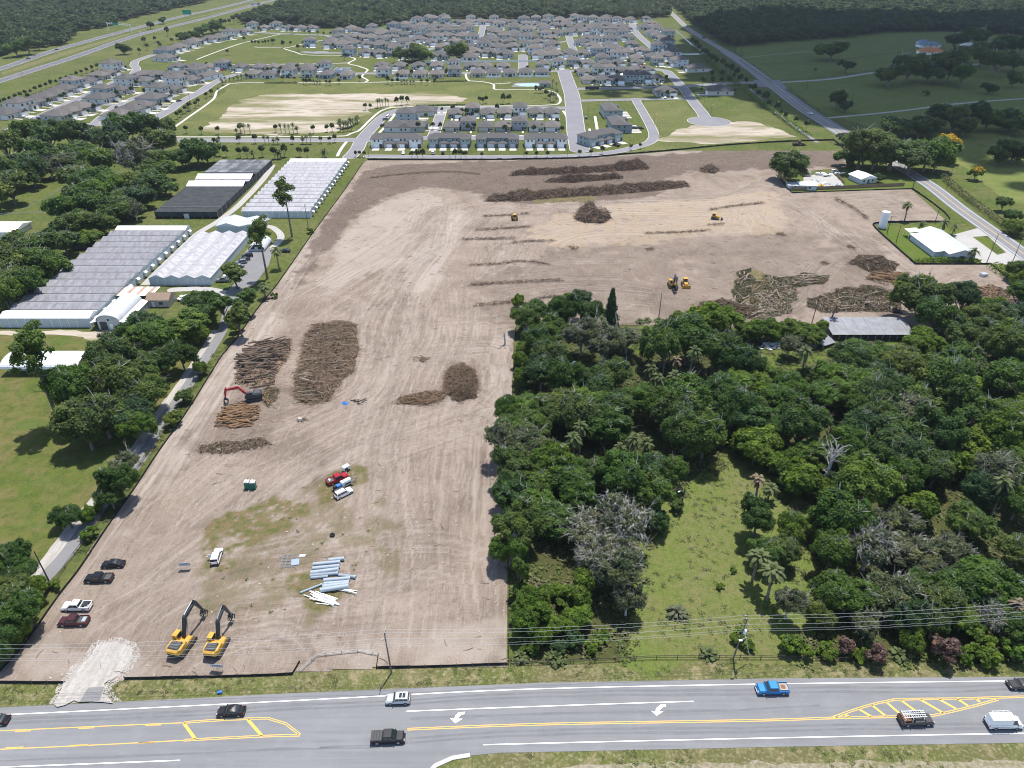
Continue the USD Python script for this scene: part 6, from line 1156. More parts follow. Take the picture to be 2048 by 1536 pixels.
def dozer(name, label, loc, rz, wheels=False, group=None, col='machine_yellow', tool='blade'):
    p = thing(name, label, 'loader' if wheels else 'bulldozer', loc, rz, group)
    if wheels:
        for x in (-1.6, 1.5):
            for s in (-1, 1): w = obj('wheel', MB().cyl((x, s * 1.15, .8), .8, .65, 18, 'y'), 'tyre', p); obj('rim', MB().cyl((x, s * 1.45, .8), .42, .12, 12, 'y'), col, w)
    else:
        for s in (-1, 1):
            t = obj('track', MB().hull([(x, s * 1.05 + y, z) for x, z in ((-2.0, .5), (-1.8, .08), (1.6, .08), (1.9, .45), (.6, 1.15), (-1.7, 1.1)) for y in (-.3, .3)]), 'track_steel', p)
            for i in range(8): obj('track_shoe', MB().box(-1.6 + i * .3, s * 1.05 - .34, 1.1, -1.4 + i * .3, s * 1.05 + .34, 1.17), 'track_steel', t)
    obj('body', MB().hull([(x, y, z) for x, z in ((-1.9, .8), (-1.9, 1.7), (-.2, 1.8), (1.8, 1.65), (2.0, 1.5), (2.0, .8)) for y in (-.65, .65)]), col, p)
    c = obj('cab', MB().hull([(x, y, z) for x, w, z in ((-1.5, .75, 1.7), (.1, .75, 1.7), (-.05, .68, 2.85), (-1.4, .68, 2.85)) for y in (-w, w)]), 'car_glass', p); obj('cab_roof', MB().box(-1.55, -.8, 2.85, .1, .8, 2.97), col, c)
    for x in (-1.45, .02):
        for s in (-1, 1): obj('cab_post', MB().box(x - .06, s * .74 - .06, 1.7, x + .06, s * .74 + .06, 2.86), col, c)
    obj('exhaust', MB().tube([(.9, .3, 1.7), (.9, .3, 2.5)], .07, 8), 'steel_dark', p)
    if tool == 'blade':
        m = MB(); pr = [(2.75, .05), (2.55, .4), (2.55, .8), (2.75, 1.2)]
        for (xa, za), (xb, zb_) in zip(pr[:-1], pr[1:]): m.hull([(x + o, y, z) for x, z in ((xa, za), (xb, zb_)) for y in (-1.65, 1.65) for o in (0, .09)])
        obj('blade', m, col, p)
    else:
        m = MB()
        for i in range(-3, 4): m.hull([(x, i * .38 + y, z) for x, z in ((2.9, 1.0), (2.7, .5), (2.9, .1), (3.7, .12), (3.0, .25)) for y in (-.06, .06)])
        obj('root_rake', m, 'machine_dark', p)
    for s in (-1, 1): obj('push_arm', MB().beam((-.2, s * .95, 1.0), (2.65, s * .95, .55), .14, .22), col, p)
    return p
dozer('bulldozer', 'yellow dozer beside the dark excavator, facing the camera', at(1370, 572), -math.pi / 2, group='yellow earthmoving machines')
dozer('wheel_loader', 'yellow loader seen from behind between low earth rows', at(1029, 440), math.pi / 2 + .05, True, 'yellow earthmoving machines')
dozer('bulldozer', 'yellow dozer with a raised rake on the far graded strip', at(1430, 439), -.35, tool='rake', group='yellow earthmoving machines')
p = dozer('log_skidder', 'long dark skidder near the far right corner of the earth', at(1600, 291), .05, True, col='rust_steel', tool='rake'); obj('rear_frame', MB().box(-4.6, -.6, .9, -1.9, .6, 1.5), 'machine_dark', p)
for s in (-1, 1): w = obj('wheel', MB().cyl((-4.0, s * 1.15, .8), .8, .65, 16, 'y'), 'tyre', p)
obj('grapple_arm', MB().beam((-2.5, 0, 1.5), (-4.6, 0, 2.8), .3, .3).beam((-4.6, 0, 2.8), (-5.4, 0, 1.2), .22, .22), 'machine_dark', p)
# trailer with tanks
p = thing('equipment_trailer', 'flat trailer with tanks and a blue pump between red pickup and white car', 'trailer', at(688, 975), heading((668, 984), (712, 962)))
obj('deck', MB().box(-2.9, -1.0, .62, 2.2, 1.0, .74), 'steel_dark', p); obj('drawbar', MB().beam((2.2, -.7, .62), (3.8, 0, .55), .1, .12).beam((2.2, .7, .62), (3.8, 0, .55), .1, .12), 'steel_dark', p)
for s in (-1, 1):
    for x in (-.5, .4): obj('wheel', MB().cyl((x, s * 1.15, .38), .38, .25, 16, 'y'), 'tyre', p)
obj('tank', MB().cyl((1.1, 0, 1.35), .62, 1.7, 20, 'x'), 'poly_tank', p, smooth=40); obj('tote', MB().box(-.6, -.55, .75, .2, .55, 1.7), 'poly_tank', p); obj('pump', MB().box(-1.9, -.5, .75, -.9, .5, 1.3), 'blue_tarp', p); obj('hose_reel', MB().cyl((-2.4, 0, 1.05), .4, .7, 16, 'y'), 'plastic_black', p)
for y in (-.9, .9): obj('side_rail', MB().tube([(2.0, y, .7), (2.0, y, 1.5)], .04, 5), 'steel_dark', p)
p = thing('generator', 'small grey generator cart above the red pickup', 'generator', at(693, 942), heading((685, 946), (704, 936)))
obj('housing', MB().hull([(x, y, z) for x, z in ((-1.0, .5), (1.0, .5), (1.0, 1.3), (.8, 1.5), (-.9, 1.5), (-1.0, 1.3)) for y in (-.6, .6)]), 'silver' if 0 else 'poly_tank', p); obj('panel', MB().box(-.7, -.63, .6, .2, -.59, 1.2), 'steel_dark', p); obj('mast', MB().tube([(.9, .4, .6), (1.6, .4, 1.9)], .05, 6), 'steel_grey', p)
for s in (-1, 1): obj('wheel', MB().cyl((0, s * .7, .32), .32, .2, 14, 'y'), 'tyre', p)
# two portable toilets
for i, (px, lab) in enumerate(((496, 'green portable toilet with a white roof, left of the pair'), (508, 'green portable toilet with a white roof, right of the pair'))):
    p = thing('portable_toilet', lab, 'toilet', at(px, 977), .05, 'portable toilets'); obj('cabin', MB().hull([(x * (.58 if z < 2 else .55), y * (.58 if z < 2 else .55), z) for x in (-1, 1) for y in (-1, 1) for z in (.05, 2.1)]), 'portable_green', p)
    obj('roof', MB().hull([(x, y, z) for x, y, z in ((-.62, -.62, 2.1), (.62, -.62, 2.1), (.62, .62, 2.1), (-.62, .62, 2.1), (-.35, -.5, 2.34), (.35, -.5, 2.34), (.35, .5, 2.34), (-.35, .5, 2.34))]), 'trim_white', p); obj('door', MB().box(-.42, -.60, .15, .42, -.565, 1.95), 'portable_green', p); obj('vent_pipe', MB().tube([(.3, .4, 2.2), (.3, .4, 2.7)], .06, 8), 'plastic_black', p); obj('base', MB().box(-.65, -.65, 0, .65, .65, .12), 'plastic_black', p)
# pipes
gp = 'grey pipes stacked on the weedy ground'
PIPES = [((658, 1124), (688, 1121), .42), ((627, 1133), (680, 1128), .42), ((626, 1141), (679, 1136), .45), ((622, 1150), (677, 1143), .5), ((621, 1155), (676, 1150), .4), ((622, 1159), (655, 1156), .32), ((678, 1153), (711, 1157), .38), ((648, 1164), (700, 1160), .45), ((648, 1171), (698, 1167), .45), ((646, 1178), (697, 1172), .5), ((641, 1185), (697, 1177), .5), ((601, 1188), (644, 1171), .25)]
WH = ['topmost of the grey stack', 'second from the top of the grey stack', 'third from the top, left part of the grey stack', 'fourth from the top of the grey stack', 'fifth from the top of the grey stack', 'short one under the left grey bundle', 'short one poking out at the right of the stack', 'uppermost of the lower grey bundle', 'second of the lower grey bundle', 'third of the lower grey bundle', 'lowest of the grey bundle above the white pipes', 'thin one lying slanted at the left']
for (a, b, r), wh in zip(PIPES, WH):
    (xa, ya), (xb, yb_) = G(*a), G(*b); L = math.hypot(xb - xa, yb_ - ya); z = earth_z((xa + xb) / 2, (ya + yb_) / 2)
    p = thing('grey_pipe', f'grey plastic pipe, {wh}', 'pipe', ((xa + xb) / 2, (ya + yb_) / 2, z + r), math.atan2(yb_ - ya, xb - xa), gp)
    ring = Point(0, 0).buffer(r, 10).difference(Point(0, 0).buffer(r * .88, 10)); m = trimesh.creation.extrude_polygon(ring, L, engine='earcut'); m.apply_translation((0, 0, -L / 2)); m.apply_transform(trimesh.transformations.rotation_matrix(math.pi / 2, (0, 1, 0)))
    obj('tube', MB().mesh(m), 'pvc_grey' if r > .41 else 'pvc_grey_b', p, smooth=40); m2 = trimesh.creation.extrude_polygon(Point(0, 0).buffer(r * 1.1, 10).difference(Point(0, 0).buffer(r * .9, 10)), .35, engine='earcut'); m2.apply_transform(trimesh.transformations.rotation_matrix(math.pi / 2, (0, 1, 0))); m2.apply_translation((L / 2 - .2, 0, 0)); obj('socket_end', MB().mesh(m2), 'pvc_grey', p)
gw = 'white pipes fanned out below the grey pipes'
rp = np.random.default_rng(4)
for i in range(24):
    t = i / 23; a = (624 + 18 * t + rp.normal(0, 3), 1184 + 22 * t + rp.normal(0, 2.5)); b = (a[0] + 46 - 12 * t + rp.normal(0, 3), a[1] + 22 - 16 * t + rp.normal(0, 3))
    if i > 18: a = (680 + rp.uniform(-8, 10), 1177 + rp.uniform(-1, 8)); b = (a[0] + 26, a[1] + rp.uniform(2, 8))
    if i in (16, 17, 18): a = (608 + 12 * (i - 16), 1192 + 8 * (i - 16)); b = (a[0] + 34, a[1] + 12 - 4 * (i - 16))
    (xa, ya), (xb, yb_) = G(*a), G(*b); z = earth_z(xa, ya) + .10 + .12 * (i % 3)
    o = obj('white_pipe', MB().tube([(xa, ya, z), (xb, yb_, z + .05)], .10, 8), 'pvc_white'); tag(o, 'white plastic pipe lying loose in the fan below the grey pipes', 'pipe', gw)
# small things on the earth
p = thing('gate_panels', 'grey mesh gate panels lying flat left of the pipes', 'gate', at(578, 1124, .1), .05); m = MB()
for i in range(5): m.box(-1.6, -1.9 + i * .95 - .04, 0, 1.6, -1.9 + i * .95 + .04, .08)
for i in range(4): m.box(-1.6 + i * 1.06 - .04, -1.9, .01, -1.6 + i * 1.06 + .04, 1.9, .07)
obj('frame', m, 'gate_grey', p); m = MB()
for i in range(14): m.box(-1.5 + i * .22, -1.8, .03, -1.47 + i * .22, 1.8, .05)
obj('mesh_wire', m, 'gate_grey', p); obj('loose_panel', MB().box(.6, -1.6, .1, 2.3, .2, .16, .15), 'sign_back', p)
p = thing('wrapped_sheet', 'crumpled pale sheet beside the grey gate panels', 'sheet', at(605, 1113)); obj('sheet', MB().hull([(x * .7 + .1 * y, y * .4, z) for x, y, z in ((-1, -1, 0), (1, -1, 0), (1, 1, 0), (-1, 1, 0), (-.5, .2, .35), (.6, -.3, .25))]), 'poly_tank', p)
p = thing('old_tyre', 'single black tyre lying on the open earth', 'tyre', at(665, 1072)); t_ = trimesh.creation.torus(.42, .2, major_sections=24, minor_sections=10); t_.apply_translation((0, 0, .2)); obj('tyre', MB().mesh(t_), 'tyre', p, smooth=True)
for px, py, lab, rz in ((373, 1139, 'blue-grey board sign on two legs in the weedy lot', .1), (437, 1341, 'blue-grey board sign on two legs by the front silt fence', -.08)):
    p = thing('board_sign', lab, 'sign', at(px, py), rz, 'board signs seen from behind'); obj('board', MB().hull([(x, y, z) for x in (-1.2, 1.2) for y, z in ((0, .95), (.05, .93), (-.35, 2.1), (-.3, 2.12))]), 'sign_back', p)
    for x in (-.9, .9): obj('leg', MB().beam((x, .08, 0), (x, -.26, 2.0), .09, .09), 'trim_white', p)
p = thing('blue_tarpaulin', 'blue sheet and black scrap on the earth right of the brush pile', 'tarpaulin', at(690, 808)); obj('sheet', MB().hull([(x, y, z) for x, y, z in ((-1, -.6, 0), (.9, -.8, 0), (1.1, .6, 0), (-.8, .9, 0), (0, 0, .5), (.4, .3, .4))]), 'blue_tarp', p)
m = MB()
for i in range(9): x, y = rp.uniform(1.2, 5), rp.uniform(-.5, 1.6); m.tube([(x, y, .1), (x + rp.uniform(.5, 1.6), y + rp.normal(0, .4), rp.uniform(.1, .5))], .11, 6)
obj('scrap', m, 'plastic_black', p)
p = thing('stump', 'pale tree stump with a few cut roots on the open earth', 'stump', at(600, 842)); obj('stump', MB().tube([(0, 0, 0), (0, 0, .45), (.1, 0, .8)], [.95, .75, .6], 10), 'sand', p)
for i in range(6): a = i; obj('root', MB().tube([(0, 0, .25), (1.0 * math.cos(a) + .6, .9 * math.sin(a), .3), (1.9 * math.cos(a) + .8, 1.3 * math.sin(a), .08)], [.25, .16, .05], 6), 'bark', p)
p = thing('concrete_block', 'small pale concrete box at the far right end of the earth', 'box', at(1966, 553), .2); obj('box', MB().box(-1.2, -.9, 0, 1.2, .9, 1.2), 'concrete', p); obj('lid', MB().box(-1.3, -1.0, 1.2, 1.3, 1.0, 1.32), 'galvanised', p)
# ---------------------------------------------------------------- felled timber and brush
mat('log_bark', (.255, .19, .142), .9, .3, 1.5, island=.45); mat('log_pale', (.30, .235, .175), .85, .25, 1.5, island=.4); mat('log_bare', (.40, .325, .25), .85, .25, 1.5, island=.35); mat('log_orange', (.36, .22, .12), .85, .25, 1.5, island=.45); mat('branches_dark', (.25, .172, .12), .95, .3, .8, island=.5)
mat('branches_mid', (.33, .235, .165), .95, .3, .8, island=.5); mat('soil_heap', (.18, .125, .09), .98, .35, .8, bump=.15, bscale=1.5); mat('straw', (.26, .205, .13), .95, .3, .8, island=.4)
leaf('leaf_brown', [(.11, .085, .05), (.15, .12, .07), (.09, .085, .04)], .1, .8); leaf('leaf_cut', [(.075, .10, .035), (.11, .13, .05)], .15, .8)
RIDGE = {}
def heap(name, label, outline, Hh, ang, nlog=40, nbr=900, nleaf=0, logm='log_bark', brm='branches_dark', leafm='leaf_brown', spread=.35, loglen=(4, 9), logr=(.14, .3), brlen=(1.2, 3.2), seed=1, cat='wood pile', tilt=.12, ridge=None, logtop=True, baseh=.75, group=None, soil='soil_heap', brr=.045, edge=1.1):
    rng = np.random.default_rng(seed); pg = ragged(poly(outline), edge, .25, seed); pg = max(getattr(pg, 'geoms', [pg]), key=lambda q: q.area); c = pg.centroid; p = thing(name, label, cat, (c.x, c.y, earth_z(c.x, c.y)), 0, group)
    b = pg.bounds; st = .8; xs, ys = np.arange(b[0] - 1, b[2] + 1, st), np.arange(b[1] - 1, b[3] + 1, st); pr = prepared.prep(pg)
    R0 = min(b[2] - b[0], b[3] - b[1]) / 2
    def hh(x, y):
        q = Point(x, y)
        if not pr.contains(q): return 0.0
        d = pg.exterior.distance(q) - 1.6 * float(meshkit.noise(np.array([x * .3, y * .3, seed * 1.7]))) ** 2; return Hh * min(1, max(0, d) / (R0 * (ridge or .7))) ** .7 * (.45 + 1.1 * float(meshkit.noise(np.array([x * .28, y * .28, seed * 3.1]))))
    X, Y = np.meshgrid(xs, ys); Z = np.array([[hh(x, y) * baseh for x, y in zip(r, s_)] for r, s_ in zip(X, Y)]); Z += (Z > .05) * (meshkit.noise(np.stack([X, Y, Z], -1) * 1.1, 5) - .5) * .5
    n, m_ = X.shape; idx = np.arange(n * m_).reshape(n, m_); f = np.stack([idx[:-1, :-1], idx[:-1, 1:], idx[1:, 1:], idx[1:, :-1]], -1).reshape(-1, 4); zz = Z.ravel(); f = f[(zz[f].max(1) > .08)]
    obj('soil', MB().add(np.c_[X.ravel() - c.x, Y.ravel() - c.y, zz - .05], f), soil, p)
    def pt():
        while True:
            x, y = rng.uniform(b[0], b[2]), rng.uniform(b[1], b[3])
            if pr.contains(Point(x, y)): return x, y
    for i in range(nlog):
        for _ in range(12):
            x, y = pt(); a = ang + rng.normal(0, spread); L = rng.uniform(*loglen)
            if all(pr.contains(Point(x + s * math.cos(a) * L * .42, y + s * math.sin(a) * L * .42)) for s in (-1, 1)): break
        z = hh(x, y) * (rng.uniform(.55, 1.0) if logtop else rng.uniform(.2, .9)) + .15; r = rng.uniform(*logr); d = np.array([math.cos(a), math.sin(a), np.clip(rng.normal(0, tilt), -.7, .7)]) * L / 2; o = np.array([x - c.x, y - c.y, z]); w = rng.normal(0, .06, 3) * L
        lm = MB(); lm.tube([o - d, o - d * .3 + w * .5, o + d * .35 + w, o + d], [r * 1.15, r, r * .85, r * .6], 6)
        if rng.random() < .35: e = o + d * .2 + rng.normal(0, 1.0, 3) * [1, 1, .6]; lm.tube([o + d * .1, e], [r * .5, r * .2], 5)
        obj('log', lm, logm, p)
    bm = MB()
    for i in range(nbr):
        x, y = pt()
        if rng.random() < .12: x, y = x + rng.normal(0, 2.2), y + rng.normal(0, 2.2)
        z = hh(x, y) * rng.uniform(.6, 1.12) + .08; a = ang + rng.normal(0, spread * 2.2); L = rng.uniform(*brlen); r = brr * rng.uniform(.6, 1.6); d = np.array([math.cos(a), math.sin(a), rng.normal(.03, tilt * 1.5)]) * L / 2; o = np.array([x - c.x, y - c.y, z])
        bm.tube([o - d, o + rng.normal(0, .12, 3) * L * .5, o + d], [r, r * .8, r * .3], 3, cap=False)
    if nbr: tag(obj('branches', bm, brm, p), kind='stuff')
    if nleaf:
        q = np.array([pt() for _ in range(nleaf)]); z = np.array([hh(*k) for k in q]) * rng.uniform(.5, 1.1, nleaf) + .1
        v, f = quads(np.c_[q - [c.x, c.y], z], rng.normal(size=(nleaf, 3)) + [0, 0, .8], rng.uniform(.2, .55, nleaf), rng); tag(obj('leaves', MB().add(v, f), leafm, p), kind='stuff')
    return p
heap('log_pile', 'long brown log pile left of the big brush pile', [(470, 770), (474, 735), (492, 705), (522, 684), (584, 682), (578, 712), (562, 738), (548, 770), (508, 780)], 2.6, .22, 110, 500, 900, loglen=(6, 12), spread=.16, seed=1, leafm='leaf_cut', logr=(.16, .36))
heap('brush_pile', 'big tall brush and trunk pile in the middle of the left earth', [(586, 800), (592, 750), (602, 715), (612, 672), (632, 652), (680, 646), (714, 650), (716, 700), (708, 745), (680, 770), (660, 805), (620, 812)], 3.4, .12, 80, 3200, 5200, 'log_bare', 'branches_mid', loglen=(3, 9), spread=.34, seed=2, logr=(.08, .2), brlen=(1.5, 4.5), brr=.055)
heap('split_log_pile', 'orange freshly cut log pile below the red-armed excavator', [(432, 852), (444, 828), (475, 812), (522, 812), (522, 836), (498, 858), (462, 862)], 1.7, .2, 120, 200, 0, 'log_orange', loglen=(3, 6), spread=.2, seed=3, logr=(.14, .3))
heap('brush_heap', 'round heap of broken brown wood near the right of the earth', [(884, 790), (890, 755), (905, 735), (928, 728), (950, 745), (958, 772), (948, 798), (915, 806)], 3.0, .4, 110, 2600, 1500, 'log_orange', 'branches_mid', spread=1.5, loglen=(1.2, 3), seed=4, logr=(.05, .13), tilt=.16)
heap('wood_scraps', 'flat scatter of orange wood scraps left of the round heap', [(790, 812), (800, 795), (850, 785), (890, 782), (896, 800), (860, 812)], .7, .1, 50, 700, 300, 'log_orange', 'branches_mid', spread=1.2, loglen=(1.5, 4), seed=5, logr=(.06, .16))
gr = 'brush rows along the back of the cleared earth'
heap('brush_row', 'backmost dark brush row with upright roots by the terraces', [(1018, 353), (1032, 345), (1120, 342), (1220, 336), (1262, 327), (1290, 328), (1297, 339), (1230, 344), (1120, 350)], 5.6, 1.3, 140, 4200, 3000, 'log_pale', spread=1.2, loglen=(2, 5), seed=6, tilt=.30, group=gr, brlen=(1.2, 3.2), brr=.07, logr=(.1, .22))
heap('brush_row', 'short middle brush row between the two long ones', [(1086, 366), (1098, 360), (1180, 357), (1238, 352), (1247, 357), (1180, 364), (1130, 367)], 4.2, 1.3, 80, 1800, 1000, 'log_pale', spread=1.2, loglen=(2, 4.5), seed=7, tilt=.30, group=gr, brlen=(1.2, 3), brr=.07, logr=(.1, .22))
heap('brush_row', 'longest front brush row reaching farthest left', [(969, 404), (985, 394), (1040, 391), (1130, 384), (1240, 377), (1330, 369), (1372, 367), (1378, 374), (1330, 381), (1240, 389), (1130, 396), (1040, 404)], 6.2, 1.3, 200, 5200, 3600, 'log_pale', spread=1.2, loglen=(2, 5), seed=8, tilt=.30, group=gr, brlen=(1.2, 3.2), brr=.07, logr=(.1, .22))
heap('stump_heap', 'pale stump heap with a dark tail below the long brush rows', [(1150, 440), (1154, 426), (1172, 418), (1190, 420), (1200, 432), (1216, 430), (1222, 438), (1205, 448), (1170, 448)], 6.0, .2, 120, 1500, 600, 'log_pale', spread=1.5, loglen=(2, 5), seed=9, tilt=.35, logr=(.12, .3))
heap('stump_heap', 'small dark stump heap with pale roots right of the brush rows', [(1396, 345), (1402, 337), (1425, 335), (1438, 342), (1430, 348)], 2.4, .2, 36, 500, 200, 'log_pale', spread=1.5, loglen=(2, 5), seed=10, tilt=.5)
gd = 'felled trees lying on the right-hand earth'
heap('felled_trees', 'tangle of pale bare trunks right of the dark excavator', [(1495, 640), (1505, 570), (1530, 552), (1590, 556), (1596, 590), (1570, 630), (1540, 645)], 1.3, -.2, 38, 1100, 3400, 'log_bare', 'branches_mid', 'leaf_cut', spread=.9, loglen=(4, 11), seed=11, baseh=.12, edge=3.0, group=gd, soil='dirt_mound', logr=(.10, .26))
heap('felled_trees', 'olive-green felled crowns left of the pale trunk tangle', [(1466, 590), (1474, 545), (1500, 540), (1510, 565), (1500, 600), (1488, 640), (1470, 630)], 1.5, .6, 20, 700, 3500, 'log_bare', 'branches_mid', 'leaf_cut', spread=1.0, seed=12, baseh=.12, edge=3.0, group=gd, soil='dirt_mound')
heap('felled_trees', 'felled trunks and green cuttings on the pale patch by the broad oak', [(1580, 565), (1600, 545), (1660, 555), (1655, 572), (1600, 576)], .9, -.1, 26, 600, 2200, 'log_bare', 'branches_mid', 'leaf_cut', spread=.5, loglen=(4, 10), seed=13, baseh=.12, edge=3.0, group=gd, soil='dirt_mound')
heap('felled_trees', 'broad brown and green debris bed above the long shed', [(1606, 610), (1640, 590), (1690, 575), (1760, 572), (1790, 590), (1800, 630), (1720, 625), (1650, 625)], 1.4, -.1, 34, 1300, 6200, 'log_bare', 'branches_mid', 'leaf_brown', spread=1.0, loglen=(3, 9), seed=14, baseh=.12, edge=3.05, group=gd, soil='dirt_mound', logr=(.10, .25))
heap('brush_mat', 'flat brown brush mat above the litter pile', [(1700, 528), (1715, 510), (1760, 512), (1795, 530), (1780, 552), (1740, 545)], 1.5, .4, 16, 1500, 2500, spread=1.2, seed=15, baseh=.5)
heap('felled_trees', 'reddish trunks and litter beside the brown brush mat', [(1730, 565), (1750, 545), (1810, 545), (1820, 558), (1770, 570)], 1.2, -.15, 50, 300, 400, 'log_orange', 'branches_mid', spread=.5, loglen=(4, 9), seed=16, baseh=.12, edge=3.0, group=gd, soil='dirt_mound')
heap('felled_trees', 'brown debris bed at the far right corner of the earth', [(1935, 600), (1940, 575), (1990, 570), (2035, 600), (2030, 625), (1980, 615)], 1.2, .2, 60, 900, 1500, 'log_orange', 'branches_mid', spread=.8, loglen=(3, 7), seed=17, baseh=.12, edge=3.05, group=gd, soil='dirt_mound')
heap('brush_mat', 'reddish brown brush along the wood edge left of the trunks', [(1385, 625), (1400, 606), (1450, 600), (1500, 612), (1520, 632), (1450, 638)], 1.6, .1, 24, 1600, 2600, spread=.8, seed=18, baseh=.5)
heap('brush_mat', 'dry twig line below the orange log pile', [(395, 908), (400, 894), (450, 886), (530, 880), (545, 892), (500, 904), (440, 906)], .3, .1, 0, 420, 500, brm='branches_mid', spread=.9, seed=19, baseh=.2, soil='dirt_mound')
heap('brush_mat', 'bark scraps around the red-armed excavator', [(525, 800), (535, 775), (560, 778), (556, 800), (535, 815)], .5, .3, 10, 450, 200, 'log_orange', 'straw', spread=1.2, seed=21, baseh=.15, soil='dirt_mound', loglen=(1, 3))
for i, r in enumerate(ROWS[:-2]):
    l = smooth_line(r, 1.5); rng = np.random.default_rng(300 + i); bm = MB(); cs = np.array(l.coords); c = cs.mean(0); z0 = earth_z(*c)
    for k in range(int(l.length * 9)):
        q = np.array(l.interpolate(rng.uniform(0, l.length)).coords[0]) + rng.normal(0, .55, 2); a = rng.uniform(0, 6.28); L = rng.uniform(.5, 2.0); o = np.r_[q - c, .25 + abs(rng.normal(0, .25))]; d = np.array([math.cos(a), math.sin(a), rng.normal(0, .25)]) * L / 2
        bm.tube([o - d, o + d], [.07, .03], 3, cap=False)
    p = thing('debris_row', f'low row of raked roots across the graded earth, {ordinal(i)} such row', 'debris', (c[0], c[1], z0), 0, 'low rows of raked roots'); tag(obj('roots', bm, 'branches_dark', p), kind='stuff')
for i, (px, py) in enumerate(((846, 720), (1700, 495), (1650, 528), (1145, 498), (1300, 500), (1560, 470), (1620, 660))):
    rng = np.random.default_rng(500 + i); p = thing('debris_clump', f'small clump of roots and sticks on the earth, {ordinal(i)} such clump', 'debris', at(px, py), 0, 'small root clumps'); bm = MB()
    for k in range(40): o = np.r_[rng.normal(0, 1.0, 2), .15 + abs(rng.normal(0, .2))]; d = rng.normal(0, .6, 3) * [1, 1, .3]; bm.tube([o - d, o + d], [.1, .04], 4)
    tag(obj('sticks', bm, 'branches_mid', p), kind='stuff')

# ---------------------------------------------------------------- fences
def silt(label, pts, h=.6, gap=3.0, m='black_cloth', name='silt_fence', post='pole_wood', rail=False):
    l = smooth_line(pts, 3.0) if len(pts) > 2 else line(pts); cs = np.array(l.coords); c = cs[0]; p = thing(name, label, 'fence', (c[0], c[1], 0), 0, 'fences')
    mb = MB(); rng = np.random.default_rng(len(pts) * 7)
    if not rail:
        for (xa, ya), (xb, yb) in zip(cs[:-1], cs[1:]):
            za, zb_ = earth_z(xa, ya), earth_z(xb, yb); dx, dy = xb - xa, yb - ya; L = math.hypot(dx, dy) or 1; nx, ny = -dy / L * .04, dx / L * .04; h0 = h * rng.uniform(.8, 1.05)
            mb.hull([(x - c[0] + s * nx, y - c[1] + s * ny, z) for x, y, zz in ((xa, ya, za), (xb, yb, zb_)) for s in (-1, 1) for z in (0, zz + h0)])
        obj('fabric', mb, m, p)
    else:
        for z in (h * .45, h * .9):
            rm = MB()
            for (xa, ya), (xb, yb) in zip(cs[:-1], cs[1:]): rm.beam((xa - c[0], ya - c[1], z), (xb - c[0], yb - c[1], z), .05, .12)
            obj('rail', rm, post, p)
    for k in range(int(l.length / gap) + 1):
        x, y = l.interpolate(k * gap).coords[0]; obj('post', MB().box(x - c[0] - .05, y - c[1] - .05, 0, x - c[0] + .05, y - c[1] + .05, earth_z(x, y) + h + (.25 if not rail else .1)), post, p)
    return p
silt('black silt fence at the lower left front corner', [(0, 1366), (60, 1367), (128, 1367)]); silt('black silt fence along the road left of the pole', [(250, 1359), (420, 1355), (520, 1352), (590, 1348), (600, 1325)]); silt('black silt fence along the road right of the pole', [(757, 1312), (752, 1337), (880, 1334), (1015, 1330)])
silt('long black silt fence down the left side of the earth', [(0, 1344), (55, 1284), (111, 1203), (163, 1135), (228, 1037), (273, 974), (318, 905), (369, 833), (444, 714), (478, 672), (513, 622), (556, 568), (620, 476), (699, 367), (725, 328)], gap=3.5)
silt('black silt fence between the earth and the wood', [(1017, 1330), (1019, 1150), (1020, 1000), (1024, 850), (1028, 690), (1032, 655)]); silt('black silt fence behind the earth along the terraces', [(735, 320), (950, 320), (1150, 317), (1250, 309), (1348, 301), (1478, 289), (1621, 282), (1667, 281), (1690, 303)], 1.0, 5)
silt('black silt fence around the grey building yard', [(1823, 378), (1896, 444), (1772, 446), (1745, 450), (1785, 490), (1830, 529), (1981, 530), (2048, 583), (2090, 615)], .9, 5); silt('low black silt fence in front of the wooden fence', [(1553, 352), (1584, 387), (1700, 382), (1823, 379)], .6, 5)
silt('grey fallen wire fence between the two front fences', [(600, 1346), (640, 1312), (690, 1308), (745, 1303), (757, 1312)], 1.0, 3, 'steel_grey', 'wire_fence', 'steel_grey', True); silt('brown rail fence with dark posts along the nursery lane', [(70, 1226), (127, 1144), (141, 1122), (155, 1104), (168, 1087), (196, 1050), (260, 962), (305, 895)], 1.1, 4.0, None, 'rail_fence', 'creosote', True)
silt('thin wire fence between the clearing and the road verge', [(1022, 1330), (1200, 1324), (1320, 1318), (1500, 1318), (1700, 1322)], 1.1, 4, None, 'wire_fence', 'creosote', True); silt('grey wire fence across the far left meadows', [(0, 432), (60, 428), (112, 428)], 1.3, 5, None, 'wire_fence', 'steel_grey', True); silt('grey wire fence slanting across the far left meadows', [(52, 420), (90, 400), (132, 376)], 1.3, 5, None, 'wire_fence', 'steel_grey', True)
silt('white fence behind the back row of the pond street', [(850, 126), (1000, 124), (1213, 121)], 1.8, 6, 'trim_white', 'garden_fence', 'trim_white'); silt('white boundary fence at the upper right of the estate', [(1345, 110), (1405, 110), (1385, 92), (1350, 62)], 1.8, 6, 'trim_white', 'garden_fence', 'trim_white')
silt('dark hedge-side fence along the shaded pasture lane', [(1560, 163), (1680, 152), (1770, 138)], 1.3, 8, None, 'farm_fence', 'creosote', True); silt('dark fence between the shaded pastures', [(1520, 130), (1640, 124), (1750, 112), (1840, 100)], 1.3, 8, None, 'farm_fence', 'creosote', True); silt('farm fence along the right-hand road', [(1480, 122), (1545, 168)], 1.3, 6, None, 'farm_fence', 'creosote', True); silt('long farm fence between pasture and right-hand road', [(1580, 178), (1640, 228), (1655, 238)], 1.3, 6, None, 'farm_fence', 'creosote', True)
